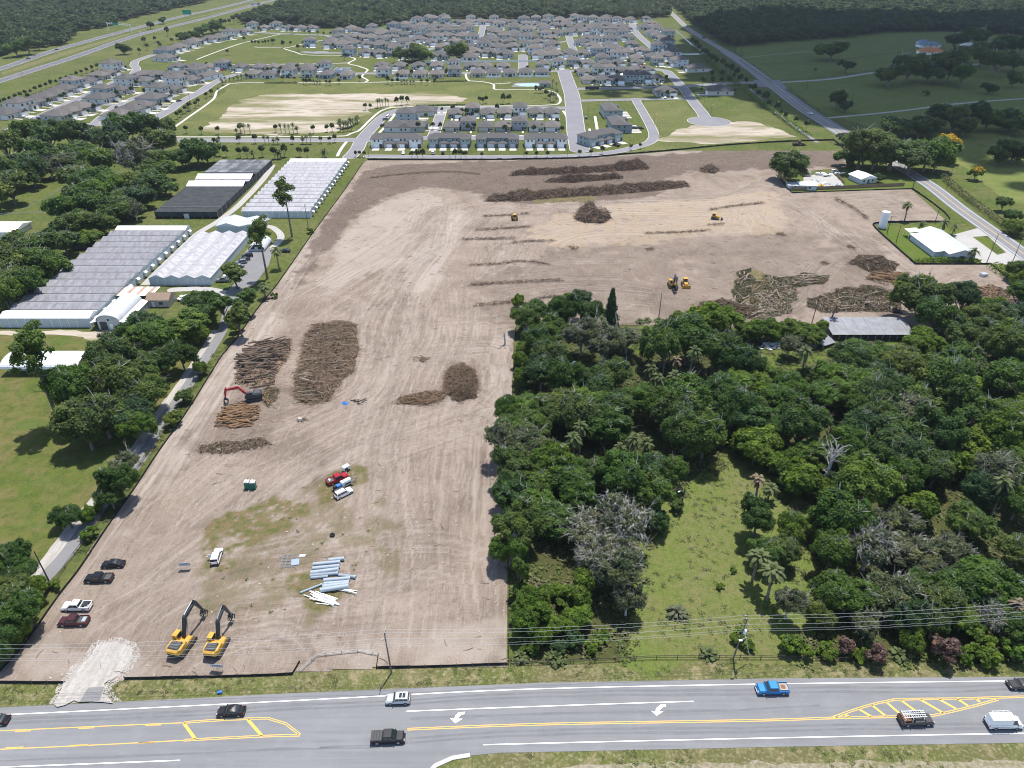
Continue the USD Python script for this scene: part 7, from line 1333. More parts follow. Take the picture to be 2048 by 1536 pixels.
p = thing('wooden_fence', 'brown board fence around the two white-roofed houses', 'fence', (0, 0, 0), 0, 'fences')
for run in ([(1556, 350), (1585, 382)], [(1585, 382), (1700, 377), (1810, 372)], [(1668, 345), (1690, 372)]):
    l = line(run)
    for k in range(int(l.length / 2.4)):
        (xa, ya), (xb, yb) = l.interpolate(k * 2.4).coords[0], l.interpolate(k * 2.4 + 2.34).coords[0]; obj('board_panel', MB().beam((xa, ya, .95), (xb, yb, .95), .06, 1.8), 'wood_fence', p)
    for k in range(int(l.length / 2.4) + 1): x, y = l.interpolate(k * 2.4).coords[0]; obj('post', MB().box(x - .06, y + .05, 0, x + .06, y + .16, 2.0), 'wood_fence', p)

# ---------------------------------------------------------------- poles, wires, lamps, signs
def pole(label, x, y, h, lean=(0, 0), arm=True, lamp=False, cat='utility pole', name='utility_pole', m='pole_wood', r=.17, extra=()):
    p = thing(name, label, cat, (x, y, 0), 0, 'poles'); t = (lean[0] * h, lean[1] * h, h); obj('shaft', MB().tube([(0, 0, -.3), t], [r, r * .62], 10), m, p, smooth=40)
    if arm: obj('cross_arm', MB().box(t[0] - .06, t[1] - 1.1, h - .7, t[0] + .06, t[1] + 1.1, h - .56), m, p); [obj('insulator', MB().cyl((t[0], t[1] + o, h - .42), .06, .28, 8), 'poly_tank', p) for o in (-1.0, 0.35, 1.0)]
    if lamp: obj('lamp_arm', MB().tube([(t[0], t[1], h * lamp[0]), (t[0] + lamp[1] * .6, t[1] + lamp[2] * .6, h * lamp[0] + .5), (t[0] + lamp[1], t[1] + lamp[2], h * lamp[0] + .55)], .05, 6), 'steel_grey', p); obj('lamp_head', MB().box(-.2, -.14, -.08, .35, .14, .08, math.atan2(lamp[2], lamp[1]), (t[0] + lamp[1], t[1] + lamp[2], h * lamp[0] + .5)), 'trim_white', p)
    return p
PL = []
for px, py, h, lab, lean in ((783, 1346, 11.6, 'wooden utility pole rising by the front silt fence', (-.02, 0)), (1466, 1318, 11.4, 'wooden utility pole with a transformer at the edge of the clearing', (.07, .02))):
    x, y = G(px, py); p = pole(lab, x, y, h, lean); PL.append((x + lean[0] * h, y + lean[1] * h, h))
    if px > 1000:
        obj('transformer', MB().cyl((.75, -.35, 8.4), .28, .9, 14), 'poly_tank', p, smooth=40); obj('lamp_arm', MB().tube([(.5, 0, 7.6), (.8, -1.2, 7.9), (-.3, -1.8, 7.9)], .05, 6), 'steel_grey', p); obj('lamp_head', MB().box(-.7, -2.0, 7.8, -.1, -1.65, 7.95), 'trim_white', p); obj('brace', MB().tube([(.6, 0, 8.8), (2.4, -.5, 2.6), (2.6, -.5, 2.2)], .07, 6), 'steel_grey', p)
(x0, y0, h0), (x1, y1, h1) = PL
PL = [(2 * x0 - x1 - 16, 2 * y0 - y1, 11.5), *PL, (2 * x1 - x0, 2 * y1 - y0 + 1, 11.5), (3 * x1 - 2 * x0, 3 * y1 - 2 * y0 + 2, 11.5)]
for i in (0, 3): pole(f'wooden utility pole just outside the {"left" if i == 0 else "right"} of the view', PL[i][0], PL[i][1], 11.5)
for nm, (dy, dz) in {'top': (0, 0), 'field-side': (1.0, -.3), 'road-side': (-1.0, -.3), 'low': (-.2, -2.6), 'lowest': (-.2, -3.2)}.items():
    pts = []
    for a, b in zip(PL[:-1], PL[1:]):
        for t in np.linspace(0, 1, 14)[:-1]: pts.append((a[0] + (b[0] - a[0]) * t, a[1] + (b[1] - a[1]) * t + dy, a[2] + (b[2] - a[2]) * t + dz - 1.3 * 4 * t * (1 - t)))
    o = obj('power_line', MB().tube(pts, .022 if 'low' not in nm else .016, 4), 'wire_alu'); tag(o, f'{nm} overhead wire strung along the road between the wooden poles', 'wire', 'overhead wires')
x, y = G(1360, 1026); pole('thin pole with a street lamp at the top of the clearing', x, y, 8.5, (.02, 0), False, (.8, -1.4, -.6), 'street lamp', 'street_lamp', 'creosote', .13)
for px, py, h, lab in ((98, 1162, 9, 'wooden pole beside the lower nursery lane'), (617, 458, 12, 'bare grey pole beside the far greenhouse'), (1973, 526, 13, 'tall dark pole at the drive of the grey building'), (2025, 524, 11, 'dark pole beside the right-hand road near the picture edge'), (1893, 376, 10, 'pole across the right-hand road from the wooden fence'), (1826, 374, 9, 'pole at the road corner of the wooden fence'),
                       (1774, 466, 8, 'left dark pole on the lawn behind the water tank'), (1792, 484, 8, 'dark pole on the lawn beside the grey building'), (1870, 445, 7, 'dark pole on the lawn corner by the palms'), (1318, 632, 9, 'dark pole with a meter at the wood edge'), (1623, 648, 10, 'thin leaning pole left of the long shed'), (1612, 180, 11, 'pole on the verge of the shaded road'), (1700, 215, 11, 'second pole along the shaded pasture'), (1480, 108, 11, 'pole at the start of the shaded pasture')):
    x, y = G(px, py); pole(lab, x, y, h, (.03 if px in (1973, 1623) else 0, 0), False, m='creosote', r=.16)
for i, (px, py) in enumerate(((1048, 315), (1135, 314), (1218, 203), (1286, 210), (1312, 200), (1308, 252), (1317, 278), (1259, 297), (1176, 222), (1366, 194), (1407, 214), (1421, 230), (127, 250), (110, 226), (219, 249), (318, 245), (381, 205), (47, 158), (119, 121), (738, 314), (900, 316), (1197, 176))):
    x, y = G(px, py); pole(f'slim black lamp post of the estate, {ordinal(i) if i < 20 else ("second last" if i == 20 else "last")} of its kind', x, y, 7.5, lamp=(.97, .9, 0), arm=False, cat='street lamp', name='street_lamp', m='steel_dark', r=.12)
(xa, ya), (xb, yb) = G(218, 62), G(264, 66)
p = thing('sign_gantry', 'white steel gantry over the highway with a small green sign', 'gantry', (xa, ya, 0)); dx, dy = xb - xa, yb - ya
for t in (0, 1): obj('post', MB().tube([(dx * t, dy * t, 0), (dx * t, dy * t, 11)], .4, 8), 'trim_white', p)
tr = MB()
for z in (9.2, 10.8): tr.beam((0, 0, z), (dx, dy, z), .3, .3)
for k in range(12): a, b = k / 12, (k + 1) / 12; tr.beam((dx * a, dy * a, 9.2 if k % 2 else 10.8), (dx * b, dy * b, 10.8 if k % 2 else 9.2), .2, .2)
obj('truss', tr, 'trim_white', p); obj('sign_panel', MB().beam((dx * .25, dy * .25 - .3, 9.8), (dx * .5, dy * .5 - .3, 9.8), .15, 3.0), 'sign_green', p)
x, y = G(376, 36); p = thing('road_sign', 'big green highway sign between the carriageways', 'road sign', (x, y, 0)); obj('panel', MB().box(-7, -.15, 5, 7, .1, 11.5), 'sign_green', p); [obj('post', MB().box(o - .25, .12, 0, o + .25, .5, 10), 'steel_grey', p) for o in (-4.5, 4.5)]

# ---------------------------------------------------------------- young trees, hedges, garden trees
def rowtrees(label, spec, ks, words, name='young_tree', cat='tree', sc=1.0, group='young trees of the estate'):
    rng = np.random.default_rng(len(spec)); pts = sorted([tuple(float(a) for a in w.split(',')) for w in spec.split()])
    for i, (px, py, *s) in enumerate(pts): x, y = G(px, py); copy(ks[int(rng.integers(len(ks)))], name, f'{words} {label}, {ordinal(i)} from left', cat, (x, y, 0), rng.uniform(0, 6), (s[0] if s else 1) * sc * rng.uniform(.85, 1.15), group)
YP = ['palm_low']
rowtrees('under the highway bank', ' '.join(f'{2 + 10.2 * i:.0f},{213 - 3.9 * i:.1f}' for i in range(20)), YNG, 'young tree', sc=1.15)
rowtrees('along the palm boulevard', '356,238 362,234 414,197 424,192 372,226 381,221 392,216 398,211', YNG, 'young tree', sc=1.3); rowtrees('along the palm boulevard', '437,184 444,166 452,164 460,163 468,162 476,161 484,160 365,229 378,223 446,171', YP, 'young palm', 'young_palm', 'palm', 1.3)
rowtrees('behind the basin path', '608,169 614,170 621,169 653,170 661,171 679,169 776,168,1.3 785,170 796,168 843,168 855,170 870,168 566,163 590,163 635,162 720,163', YNG, 'young tree', sc=1.1); rowtrees('behind the basin path', '629,169 634,170 640,169 803,169 809,169 815,169 821,169 828,169', YP, 'young palm', 'young_palm', 'palm', 1.2)
rowtrees('beside the basin edge', '794,211,1.3 804,210,1.3 815,209,1.3 741,219 731,221 959,207,1.2 966,208 972,207,1.2 1006,208,1.3 1018,207,1.3 1072,186,1.2 1079,187 1085,186 1092,197,1.4 1098,200', YNG, 'young tree', sc=1.15); rowtrees('beside the basin edge', '755,216 761,215 766,214 771,213 777,213 1101,203 1106,204 1110,202 1113,197 1105,176 1112,178', ['palm_tall'], 'slim palm', 'young_palm', 'palm', .95)
rowtrees('at the curved street corner', '682,256 687,258 692,256 697,257 702,254 707,252 712,249 716,246', YP, 'bushy palm', 'young_palm', 'palm', 1.6)
rowtrees('along the pale path left', '374,267 404,269 437,269 483,266 552,265 627,267 665,263 655,264', YNG, 'young tree', sc=1.3); rowtrees('along the pale path left', '474,269 482,269 490,269 501,268 563,267 571,267 579,267 587,267 595,267 681,264 688,264 695,263 703,262', ['palm_tall', 'palm_mid'], 'slim palm', 'young_palm', 'palm', .95)
rowtrees('in the wide street median', '430,291 479,287 511,287 586,288 642,287 660,287 670,285', YNG, 'young tree', sc=1.15); rowtrees('in the wide street median', '436,292 442,291 531,289 539,289 548,289 556,289 606,288 614,288 622,288', ['palm_tall', 'palm_mid'], 'slim palm', 'young_palm', 'palm', .9)
rowtrees('on the grass behind the shade house', '440,312 453,314 481,316,.9 526,314 570,314 600,314 615,316 495,317 550,318', YNG, 'young tree', sc=1.5); rowtrees('on the grass behind the shade house', '508,317 556,318 562,318 650,315 646,316', ['palm_low'], 'bushy palm', 'young_palm', 'palm', 1.5)
rowtrees('in front of the terraces', '824,318,1.2 835,318,1.2 846,318,1.2 911,318,1.2 922,318,1.2 931,318,1.2 964,317 1053,316 1073,315 1095,315 1159,313 1182,312 1204,308 1262,300 1280,298 712,314 720,314 729,315', YNG, 'young tree', sc=.95)
rowtrees('along the roadside path', '1505,190,1.5 1515,199,1.3 1529,209,1.5 1536,217 1553,228,1.4 1570,241 1591,250 1611,263,1.2 1560,234 1499,184', YNG, 'young tree', sc=1.3); rowtrees('by the estate gate road', '1405,172,1.4 1424,171,1.4 1442,171,1.4 1457,170,1.4 1479,169,1.4 1422,159,1.3 1442,159,1.4 1466,160 1490,171 1432,133,1.5 1405,113,1.6 1411,118,1.5 1417,123,1.6 1424,128,1.5 1444,139,1.5 1452,144,1.5 1461,151,1.6 1471,159,1.5 1398,106,1.5 1391,99,1.5 1384,92,1.4', YNG, 'young tree', sc=1.35)
rowtrees('beside the park paths', '489,84,1.4 505,90 511,91 518,91 526,90 532,90 538,89 545,89 549,88 567,96,1.5 597,103,1.4 582,92 456,110 620,70 586,68,1.5 610,68 636,70 648,72 662,73 690,120,1.3', YNG, 'young tree', sc=1.25)
rowtrees('on the highway slope', '336,72,1.4 362,82 322,98 311,84 290,90,1.5 345,88 395,78 405,74 425,70 450,64 436,60,1.6 445,55,1.6 452,52,1.5 460,50,1.5 468,48,1.5 280,108 296,101 318,92', YNG, 'young tree', sc=1.5)
_rg = np.random.default_rng(9); _gt, _gf = {}, {}
for (x, y, a, k, row) in HOUSES:
    fx, fy = math.sin(a), -math.cos(a)
    for sgn, prob in ((1, .65), (-1, .35), (.2, .4)):
        if _rg.random() < prob:
            o = _rg.uniform(-6, 6) if sgn != .2 else 8.2 * _rg.choice([-1, 1]); d = sgn * (13.5 if sgn == 1 else 12.5); _gt.setdefault(row, []).append((x + fx * d - fy * o, y + fy * d + fx * o))
    if _rg.random() < .35: _gf.setdefault(row, []).append((x - fx * 15, y - fy * 15, a))
for row, ts in _gt.items():
    for i, (x, y) in enumerate(sorted(ts, key=lambda t: PX(*t)[0])): copy(YNG[int(_rg.integers(3))], 'garden_tree', f'small garden tree {row}, {ordinal(i)} from left', 'tree', (x, y, 0), _rg.uniform(0, 6), _rg.uniform(.8, 1.4), 'young garden trees of the estate')
for row, ts in _gf.items():
    for i, (x, y, a) in enumerate(sorted(ts, key=lambda t: PX(*t[:2])[0])): X = thing('garden_fence', f'plain pale garden fence {row}, {ordinal(i)} from left', 'fence', (x, y, 0), a, 'garden fences of the estate'); obj('panel', MB().box(-7, -.06, 0, 7, .06, 1.7), 'wall_white', X); obj('post', MB().box(7, -.1, 0, 7.15, .1, 1.85), 'trim_white', X)
def hedge(label, pts, w, h, m='leaf_oak', n=6.0):
    l = smooth_line(pts, 2.0); rng = np.random.default_rng(8); k = int(l.length * n * 4); t = rng.uniform(0, l.length, k); q = np.array([l.interpolate(a).coords[0] for a in t]); th = rng.uniform(-.6, math.pi + .6, k); c0 = q[0] * 0 + np.array(l.coords[0])
    dq = np.array([np.subtract(l.interpolate(min(a + .5, l.length)).coords[0], l.interpolate(max(a - .5, 0)).coords[0]) for a in t]); dq /= np.linalg.norm(dq, axis=1, keepdims=True); nn = np.c_[-dq[:, 1], dq[:, 0]]
    u = rng.normal(1, .12, k); pz = h * .5 + h * .5 * np.sin(th) * u; pp = q + nn * (np.cos(th) * w / 2 * u)[:, None]
    v, f = quads(np.c_[pp - c0, np.maximum(pz, .1)], np.c_[nn * np.cos(th)[:, None], np.sin(th)] + rng.normal(0, .5, (k, 3)), rng.uniform(.35, .7, k), rng); p = thing('hedge', label, 'hedge', (c0[0], c0[1], 0), 0, 'hedges'); obj('leaves', MB().add(v, f), m, p)
hedge('clipped green hedge between the estate plots and the roadside path', [(1481, 176), (1520, 207), (1560, 236), (1600, 265), (1618, 277)], 3.0, 3.4, 'leaf_bright', 5); hedge('dark hedge along the boundary of the upper estate', [(1385, 96), (1410, 118), (1440, 145), (1476, 172)], 3, 3, 'leaf_oak', 5); hedge('low green hedge below the grey building', [(1832, 527), (1900, 523), (1960, 527)], 2.2, 1.8, 'leaf_bright', 6)
hedge('clipped dark hedge on the basin path bend', [(832, 213), (880, 212), (930, 211)], 1.8, 1.2, 'leaf_oak', 5); hedge('low dark hedge at the path below the front row', [(528, 167), (595, 167)], 1.8, 1.2, 'leaf_oak', 5); hedge('low dark hedge at the right of the basin path', [(862, 165), (935, 163)], 1.8, 1.2, 'leaf_oak', 5); hedge('leafy growth along the far side of the right-hand road', [(1880, 350), (1930, 395), (1990, 440), (2045, 480)], 4, 2.2, 'leaf_weed', 5); hedge('overgrown bank below the grey building at the picture edge', [(1985, 536), (2020, 560), (2060, 590)], 5, 3, 'leaf_bright', 6)

# ---------------------------------------------------------------- cars far off, one kind per colour and body
for bk, cs in (('sedan', ('black', 'white', 'silver', 'grey')), ('suv', ('black', 'white', 'grey', 'red')), ('pickup', ('black', 'white', 'grey'))):
    for c_ in cs: vehicle(bk, c_, 'x', 'x', 'x', (0, 0, 0), 0, into=kind(f'{bk}_{c_}'))
def car(k, col, label, px, py, deg, group='parked cars farther off', z=.08): x, y = G(px, py); copy(f'{k}_{col}', 'parked_car' if 'park' in label else 'moving_car', label, 'pickup' if k == 'pickup' else 'car', (x, y, z), math.radians(deg), None, group)
for a in (('sedan', 'black', 'black car parked alone on the nursery grass', 570, 504, 175), ('suv', 'black', 'black car parked first in the nursery row, farthest from camera', 495, 514, 200), ('sedan', 'black', 'dark car parked second in the nursery row', 489, 521, 200), ('suv', 'grey', 'grey car parked third in the nursery row', 483, 527, 200), ('sedan', 'grey', 'grey car parked fourth in the nursery row', 477, 535, 200), ('suv', 'red', 'dark red car parked under the nursery tree', 468, 545, 200),
          ('suv', 'white', 'white car parked beside the dark red one', 459, 554, 200), ('pickup', 'grey', 'grey pickup parked nearest in the nursery row', 448, 563, 185), ('sedan', 'white', 'white car parked on the drive by the brown roofed shed', 367, 598, 60), ('pickup', 'black', 'black pickup parked by the first estate corner', 50, 244, 30), ('suv', 'grey', 'grey car parked at the first estate corner', 67, 246, 30), ('suv', 'black', 'black car parked above the first estate corner', 80, 239, 20),
          ('sedan', 'black', 'dark car moving on the palm boulevard', 358, 203, 60), ('sedan', 'black', 'black car parked low on the curved street', 765, 252, 70), ('suv', 'grey', 'grey car parked midway on the curved street', 771, 240, 60), ('sedan', 'white', 'white car parked high on the curved street', 777, 233, 60), ('suv', 'grey', 'grey car parked beside the main estate street', 1172, 237, 90), ('sedan', 'white', 'white car parked near the corner terrace', 1179, 262, 90),
          ('sedan', 'white', 'white car parked on a drive of the leftmost terrace', 807, 308, 90), ('suv', 'white', 'white car parked on a drive of the green terrace', 866, 308, 90), ('suv', 'black', 'black car parked on a drive of the green terrace', 886, 308, 90), ('pickup', 'black', 'black pickup parked on the corner terrace drive', 1232, 292, 125), ('suv', 'black', 'black car parked left on the side terrace drive', 1270, 258, 0), ('suv', 'black', 'black car parked right on the side terrace drive', 1281, 258, 0),
          ('pickup', 'black', 'black pickup parked left on the lawn-edge street', 1264, 173, 5), ('pickup', 'grey', 'grey pickup parked right on the lawn-edge street', 1278, 174, 5), ('sedan', 'white', 'white car parked before the lone house by the cul-de-sac', 1330, 197, 90), ('suv', 'black', 'black car parked beside the lone house by the cul-de-sac', 1344, 196, 90), ('sedan', 'black', 'black car moving left on the far carriageway', 57, 118, 38), ('sedan', 'black', 'dark car moving on the far carriageway near the gantry', 114, 100, 38),
          ('suv', 'white', 'white van-like car moving on the near carriageway', 282, 66, 40), ('sedan', 'black', 'dark car moving far up the right-hand road', 1375, 53, 120), ('suv', 'black', 'dark car moving below it on the right-hand road', 1407, 76, 120), ('suv', 'grey', 'grey car moving nearest on the upper right-hand road', 1426, 86, 120), ('sedan', 'silver', 'silver car moving on the shaded right-hand road', 1620, 229, 125), ('suv', 'red', 'red car moving where the right-hand road meets the trees', 1690, 270, 125), ('suv', 'white', 'white car parked by the blue-white house', 1668, 345, 20)): car(*a)
cols = {'sedan': ['black', 'white', 'silver', 'grey'], 'suv': ['black', 'white', 'grey', 'red']}
n_ = {}
for (x, y, a, k, row) in HOUSES:
    if _rg.random() < .3 and 'cottage' not in k:
        bk = ['sedan', 'suv'][int(_rg.integers(2))]; c_ = cols[bk][int(_rg.integers(4))]; fx, fy = math.sin(a), -math.cos(a); d = 12.2; o = 2.6 if 'left' not in k and 'solar' != k[-5:] else -2.6; n_[(row, c_)] = n_.get((row, c_), -1) + 1
        copy(f'{bk}_{c_}', 'parked_car', f'{c_} car parked on a driveway {row}' + (f', {ordinal(n_[(row, c_)])} such' if n_[(row, c_)] else ''), 'car', (x + fx * d - fy * o * -1, y + fy * d + fx * o, .09), a - math.pi / 2, None, 'cars on the driveways of the estate')
x, y = G(1184, 180); p = thing('box_trailer', 'long black box trailer parked on the lawn-edge street', 'trailer', (x, y, 0), .05); obj('box', MB().box(-6, -1.2, .7, 6, 1.2, 3.2), 'plastic_black', p); [obj('wheel', MB().cyl((o, s * 1.1, .45), .45, .3, 14, 'y'), 'tyre', p) for o in (-1.2, 0, 1.2) for s in (-1, 1)]; obj('hitch', MB().beam((6, 0, .8), (7.6, 0, .6), .2, .2), 'steel_dark', p)
x, y = G(512, 10); p = thing('lorry', 'long dark lorry far up the highway', 'lorry', (x, y, .1), math.radians(42)); obj('trailer_box', MB().box(-9, -1.3, 1.2, 4, 1.3, 4.1), 'steel_grey', p); obj('cab', MB().hull([(x, y, z) for x, z in ((4.5, .8), (7.2, .8), (7.2, 2.0), (6.6, 3.4), (4.5, 3.6)) for y in (-1.2, 1.2)]), 'paint_black', p); [obj('wheel', MB().cyl((o, s * 1.1, .5), .5, .35, 14, 'y'), 'tyre', p) for o in (-7.5, -6.2, 2.8, 6.2) for s in (-1, 1)]

# scrap yard and litter
rj = np.random.default_rng(12)
for i, (px, py, w, d, h, m, nm, lab) in enumerate(((1640, 350, 5, 2, 1.6, 'metal_roof_white', 'boat', 'white boat hull in the scrap yard, back left'), (1655, 352, 6, 2.2, 1.5, 'trim_white', 'boat', 'white boat hull in the scrap yard, back right'), (1630, 362, 3, 2, 1.0, 'poly_tank', 'covered_stack', 'pale covered stack in the middle of the scrap yard'), (1652, 368, 3.4, 2, .9, 'trim_white', 'covered_stack', 'white covered stack near the wooden fence'), (1640, 372, 2.4, 2, .9, 'yellow_mark', 'covered_stack', 'yellowish covered stack near the wooden fence'),
                                                   (1672, 372, 3, 2.4, 1.4, 'poly_tank', 'covered_stack', 'round white covered stack at the fence corner'), (1612, 352, 5, 2.6, 2.4, 'wall_brick', 'caravan', 'tan caravan at the back of the scrap yard'), (1680, 350, 6, 2.3, 1.7, 'silver' if 0 else 'poly_tank', 'boat', 'grey boat on its trailer behind the blue-white house'), (1535, 694, 6, 4, .7, 'trim_white', 'plastic_sheeting', 'white plastic sheeting on the wood lawn, left'), (1556, 690, 7, 4, .6, 'trim_white', 'plastic_sheeting', 'white plastic sheeting on the wood lawn, right'),
                                                   (1622, 692, 3.5, 3, 1.6, 'trim_white', 'plastic_sheeting', 'bright white cover beside the long open shed'), (1141, 733, 3, 5, .8, 'trim_white', 'plastic_sheeting', 'white plastic glimpsed between the wood trees'), (1480, 745, 5, 3, .6, 'poly_tank', 'plastic_sheeting', 'pale sheeting under the dark trees by the palms'), (1788, 553, 5, 3, .8, 'poly_tank', 'litter_pile', 'pile of pale and coloured litter above the broad oak'), (1912, 588, 5, 3, .9, 'trim_white', 'litter_pile', 'white litter pile right of the broad oak'), (164, 497, 4, 2.4, 1.9, 'steel_dark', 'skip', 'dark skip beside the long grey greenhouse'), (440, 1386, .9, .5, .4, 'blue_tarp', 'cool_box', 'small blue and white box on the verge grass'))):
    x, y = G(px, py); p = thing(nm, lab, nm.replace('_', ' '), (x, y, earth_z(x, y)), rj.uniform(-.4, .4)); n = 26
    if nm == 'boat': obj('hull', MB().hull([(a * w, b * d, c * h) for a, b, c in ((-.5, -.4, .3), (-.5, .4, .3), (.2, -.5, .8), (.2, .5, .8), (-.5, -.5, .8), (-.5, .5, .8), (.55, 0, 1), (.3, 0, .25))]), m, p); obj('windscreen', MB().box(-.1 * w, -.3 * d, .8 * h, .02 * w, .3 * d, 1.15 * h), 'car_glass', p)
    elif nm in ('caravan', 'skip', 'cool_box'): obj('body', MB().hull([(a * w / 2 * (1 if c < .9 else .92), b * d / 2 * (1 if c < .9 else .92), .2 * h + c * h * .8) for a in (-1, 1) for b in (-1, 1) for c in (0, .85, 1)]), m, p); obj('opening', MB().box(-.2 * w, -d / 2 - .02, .4 * h, .2 * w, -d / 2 + .02, .8 * h), 'car_glass', p)
    else:
        mb = MB()
        for k in range(int(6 + w * 2)): c = rj.uniform(-.5, .5, 2) * [w, d]; mb.hull(np.c_[rj.normal(0, .5, (9, 2)) + c, np.abs(rj.normal(0, h * .5, 9))])
        obj('cover', mb, m, p)
# weeds: tufts by the thousand
for i in range(3):
    rng = np.random.default_rng(60 + i); v, f = quads(np.c_[rng.normal(0, .35, (26, 2)), rng.uniform(.03, .22, 26)], np.c_[rng.normal(size=(26, 2)) * .45, rng.uniform(.6, 1.4, 26)], rng.uniform(.10, .26, 26), rng, 1.6); obj('tuft', MB().add(v, f), 'leaf_weed', kind(f'weed_{i}'))
def scatter(name, label, polys, dens, sc=(.6, 1.4), seed=1, keep=None):
    rng = np.random.default_rng(seed); a = unary_union([poly(p) for p in polys]); pr = prepared.prep(a); b = a.bounds; n = int((b[2] - b[0]) * (b[3] - b[1]) * dens); q = np.c_[rng.uniform(b[0], b[2], n), rng.uniform(b[1], b[3], n)]
    nz = meshkit.fbm(np.c_[q * .12, np.full(n, seed * 5.5)], 3); q = np.array([t for t, z in zip(q, nz) if z > (keep or .0) and pr.contains(Point(*t))]); n = len(q)
    pi = UsdGeom.PointInstancer.Define(stage, fresh('/World', name)); pi.CreatePrototypesRel()
    for i in range(3): u = UsdGeom.Xform.Define(stage, f'{pi.GetPath()}/weed_{i}'); u.GetPrim().GetReferences().AddInternalReference(f'/World/kinds/weed_{i}'); pi.GetPrototypesRel().AddTarget(u.GetPath())
    pi.CreateProtoIndicesAttr(Vt.IntArray.FromNumpy(rng.integers(0, 3, n).astype(np.int32))); pi.CreatePositionsAttr(Vt.Vec3fArray.FromNumpy(np.c_[q, [earth_z(*t) for t in q]].astype(np.float32)))
    t = rng.uniform(0, 3.14, n); pi.CreateOrientationsAttr(Vt.QuathArray([Gf.Quath(math.cos(x), 0, 0, math.sin(x)) for x in t])); s = rng.uniform(*sc, n); pi.CreateScalesAttr(Vt.Vec3fArray.FromNumpy(np.c_[s, s, s].astype(np.float32))); tag(pi.GetPrim(), label, 'weeds', kind='stuff')
scatter('weeds', 'rough weeds and grass tufts in the clearing', [[(1255, 1330), (1280, 1150), (1320, 1030), (1390, 960), (1480, 900), (1545, 900), (1590, 990), (1560, 1120), (1600, 1240), (1590, 1330)]], .3, (.4, 1.1), 2, .5)
scatter('weeds', 'weeds and creepers on the floor of the wood', [[(1034, 655), (1300, 655), (1640, 660), (2048, 650), (2048, 1330), (1600, 1330), (1560, 1000), (1500, 900), (1330, 1030), (1260, 1330), (1022, 1330)]], .22, (1.0, 2.6), 3)
scatter('weeds', 'sparse weeds on the weedy middle of the bare earth', [[(385, 1120), (440, 1020), (640, 980), (740, 1040), (730, 1180), (640, 1250), (520, 1230), (400, 1200)]], .05, (.35, .8), 4, .52)
scatter('weeds', 'weeds on the road verge', [[(0, 1370), (250, 1362), (590, 1352), (1017, 1333), (1560, 1326), (2048, 1332), (2048, 1350), (1560, 1353), (1080, 1361), (600, 1380), (0, 1410)], [(1000, 1510), (1560, 1497), (2048, 1490), (2048, 1536), (1000, 1536)]], .8, (.3, .8), 5, .45)
scatter('weeds', 'weeds along the left silt fence', [[(130, 1130), (190, 1050), (270, 940), (330, 850), (400, 740), (440, 690), (455, 690), (380, 800), (300, 920), (220, 1036), (160, 1128)]], .5, (.6, 1.5), 6)

rng = np.random.default_rng(70); k_ = kind('clod'); c_ = trimesh.creation.icosphere(1); v_ = c_.vertices * (1 + .5 * (meshkit.noise(c_.vertices * 1.7 + 9)[:, None] - .5)) * [.22, .17, .12]; obj('clod', MB().add(v_, c_.faces), 'dirt_mound', k_); k_ = kind('stick'); obj('stick', MB().tube([(-.7, 0, .05), (0, .1, .08), (.8, -.05, .04)], [.05, .04, .02], 4), 'branches_mid', k_)
q = np.c_[rng.uniform(X0, X1, 60000), rng.uniform(Y0, Y1, 60000)]; ii_, jj_ = ((q[:, 0] - X0) / RES).astype(int), ((q[:, 1] - Y0) / RES).astype(int); w_ = inside[jj_, ii_] * (n1[jj_, ii_] * 1.1 + n2[jj_, ii_] * .6 - .62 + .3 * dark[jj_, ii_]); q = q[rng.random(60000) < np.clip(w_ * .5, 0, 1)]; n = len(q)
pi = UsdGeom.PointInstancer.Define(stage, '/World/clods_and_sticks'); pi.CreatePrototypesRel()
for k in ('clod', 'stick'): u = UsdGeom.Xform.Define(stage, f'/World/clods_and_sticks/{k}'); u.GetPrim().GetReferences().AddInternalReference(f'/World/kinds/{k}'); pi.GetPrototypesRel().AddTarget(u.GetPath())
pi.CreateProtoIndicesAttr(Vt.IntArray.FromNumpy((rng.random(n) < .5).astype(np.int32))); pi.CreatePositionsAttr(Vt.Vec3fArray.FromNumpy(np.c_[q, [earth_z(*t) for t in q]].astype(np.float32)))
t = rng.uniform(0, 3.14, n); pi.CreateOrientationsAttr(Vt.QuathArray([Gf.Quath(math.cos(x), 0, 0, math.sin(x)) for x in t])); s = rng.uniform(.5, 1.5, n); pi.CreateScalesAttr(Vt.Vec3fArray.FromNumpy(np.c_[s, s, s].astype(np.float32))); tag(pi.GetPrim(), 'loose clods and sticks strewn over the bare earth', 'debris', kind='stuff'); print('clods', n)

g_ = ragged(poly([(118, 1404), (125, 1380), (150, 1345), (175, 1318), (195, 1297), (235, 1281), (262, 1290), (272, 1320), (235, 1352), (212, 1372), (208, 1390), (232, 1402)]), 1.2, .4, 9); ring_ = g_.buffer(1.1).difference(g_.buffer(-.8)).difference(poly(top_e + bot_r).buffer(.2)); b_ = ring_.bounds; q = np.c_[rng.uniform(b_[0], b_[2], 5200), rng.uniform(b_[1], b_[3], 5200)]; pr_ = prepared.prep(ring_); q = np.array([t for t in q if pr_.contains(Point(*t))]); n = len(q)
k_ = kind('stone'); obj('stone', MB().add(c_.vertices * [.13, .11, .05], c_.faces), 'crushed_stone', k_)
pi = UsdGeom.PointInstancer.Define(stage, '/World/crushed_stones'); pi.CreatePrototypesRel(); u = UsdGeom.Xform.Define(stage, '/World/crushed_stones/stone'); u.GetPrim().GetReferences().AddInternalReference('/World/kinds/stone'); pi.GetPrototypesRel().AddTarget(u.GetPath())
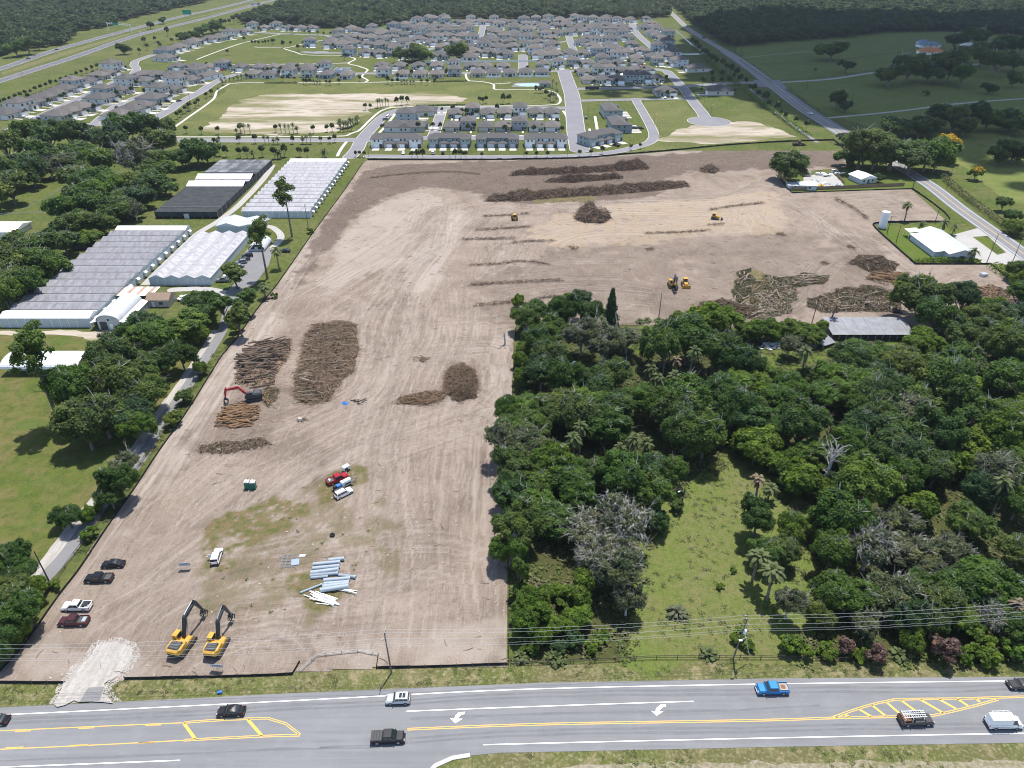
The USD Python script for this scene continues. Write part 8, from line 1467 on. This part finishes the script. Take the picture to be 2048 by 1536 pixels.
pi.CreateProtoIndicesAttr(Vt.IntArray.FromNumpy(np.zeros(n, np.int32))); pi.CreatePositionsAttr(Vt.Vec3fArray.FromNumpy(np.c_[q, [max(earth_z(*t), .04) for t in q]].astype(np.float32))); t = rng.uniform(0, 3.14, n); pi.CreateOrientationsAttr(Vt.QuathArray([Gf.Quath(math.cos(x), 0, 0, math.sin(x)) for x in t])); s = rng.uniform(.5, 1.5, n); pi.CreateScalesAttr(Vt.Vec3fArray.FromNumpy(np.c_[s, s, s].astype(np.float32))); tag(pi.GetPrim(), 'loose crushed stones spread around the site entrance', 'stones', kind='stuff'); print('stones', n)
# ---------------------------------------------------------------- the clouds whose shade lies on the right, and the air
mat('cloud_white', (.85, .85, .85), 1.0, spec=0.0)
def cloud(polys, alt, seed, n, rmin, rmax, keep=1.0):
    rng = np.random.default_rng(seed); o = np.array([math.sin(SUN_AZ), math.cos(SUN_AZ)]) * alt / math.tan(SUN_EL); a = unary_union([poly(p) for p in polys]); pr = prepared.prep(a); b = a.bounds; mb = MB(); base = trimesh.creation.icosphere(2); k = 0
    while k < n:
        q = np.array([rng.uniform(b[0], b[2]), rng.uniform(b[1], b[3])])
        if not pr.contains(Point(*q)): continue
        r = rng.uniform(rmin, rmax); v = base.vertices * (1 + .35 * (meshkit.fbm(base.vertices * 1.7 + rng.uniform(0, 50, 3), 3)[:, None] - .5)); mb.add(v * [r, r, r * .55] + [*(q + o), alt + rng.uniform(0, r)], base.faces); k += 1
    return obj('cloud', mb, 'cloud_white', kind='structure')
cloud([[(1405, 70), (1445, 42), (1560, 32), (1750, 40), (2200, 40), (2200, 255), (1980, 262), (1830, 255), (1690, 240), (1610, 205), (1510, 165), (1430, 145), (1385, 110)]], 700, 3, 620, 22, 52)
cloud([[(1165, 160), (1250, 152), (1400, 158), (1460, 180), (1400, 198), (1170, 190)]], 640, 5, 60, 5, 12)
cloud([[(1860, 285), (2200, 275), (2200, 400), (2020, 385), (1935, 325)]], 600, 6, 26, 6, 16)
M_ = usdkit.material(stage, '/World/Looks/haze_air', {'v': ('principled_volume', {'color': (.80, .88, 1.0), 'density': .000045, 'anisotropy': .35})}, volume='v.volume')
hz = usdkit.mesh(stage, '/World/haze', MB().box(-7200, -500, -1.2, 7200, 9200, 135).arrays(), M_).GetPrim(); tag(hz, kind='stuff')
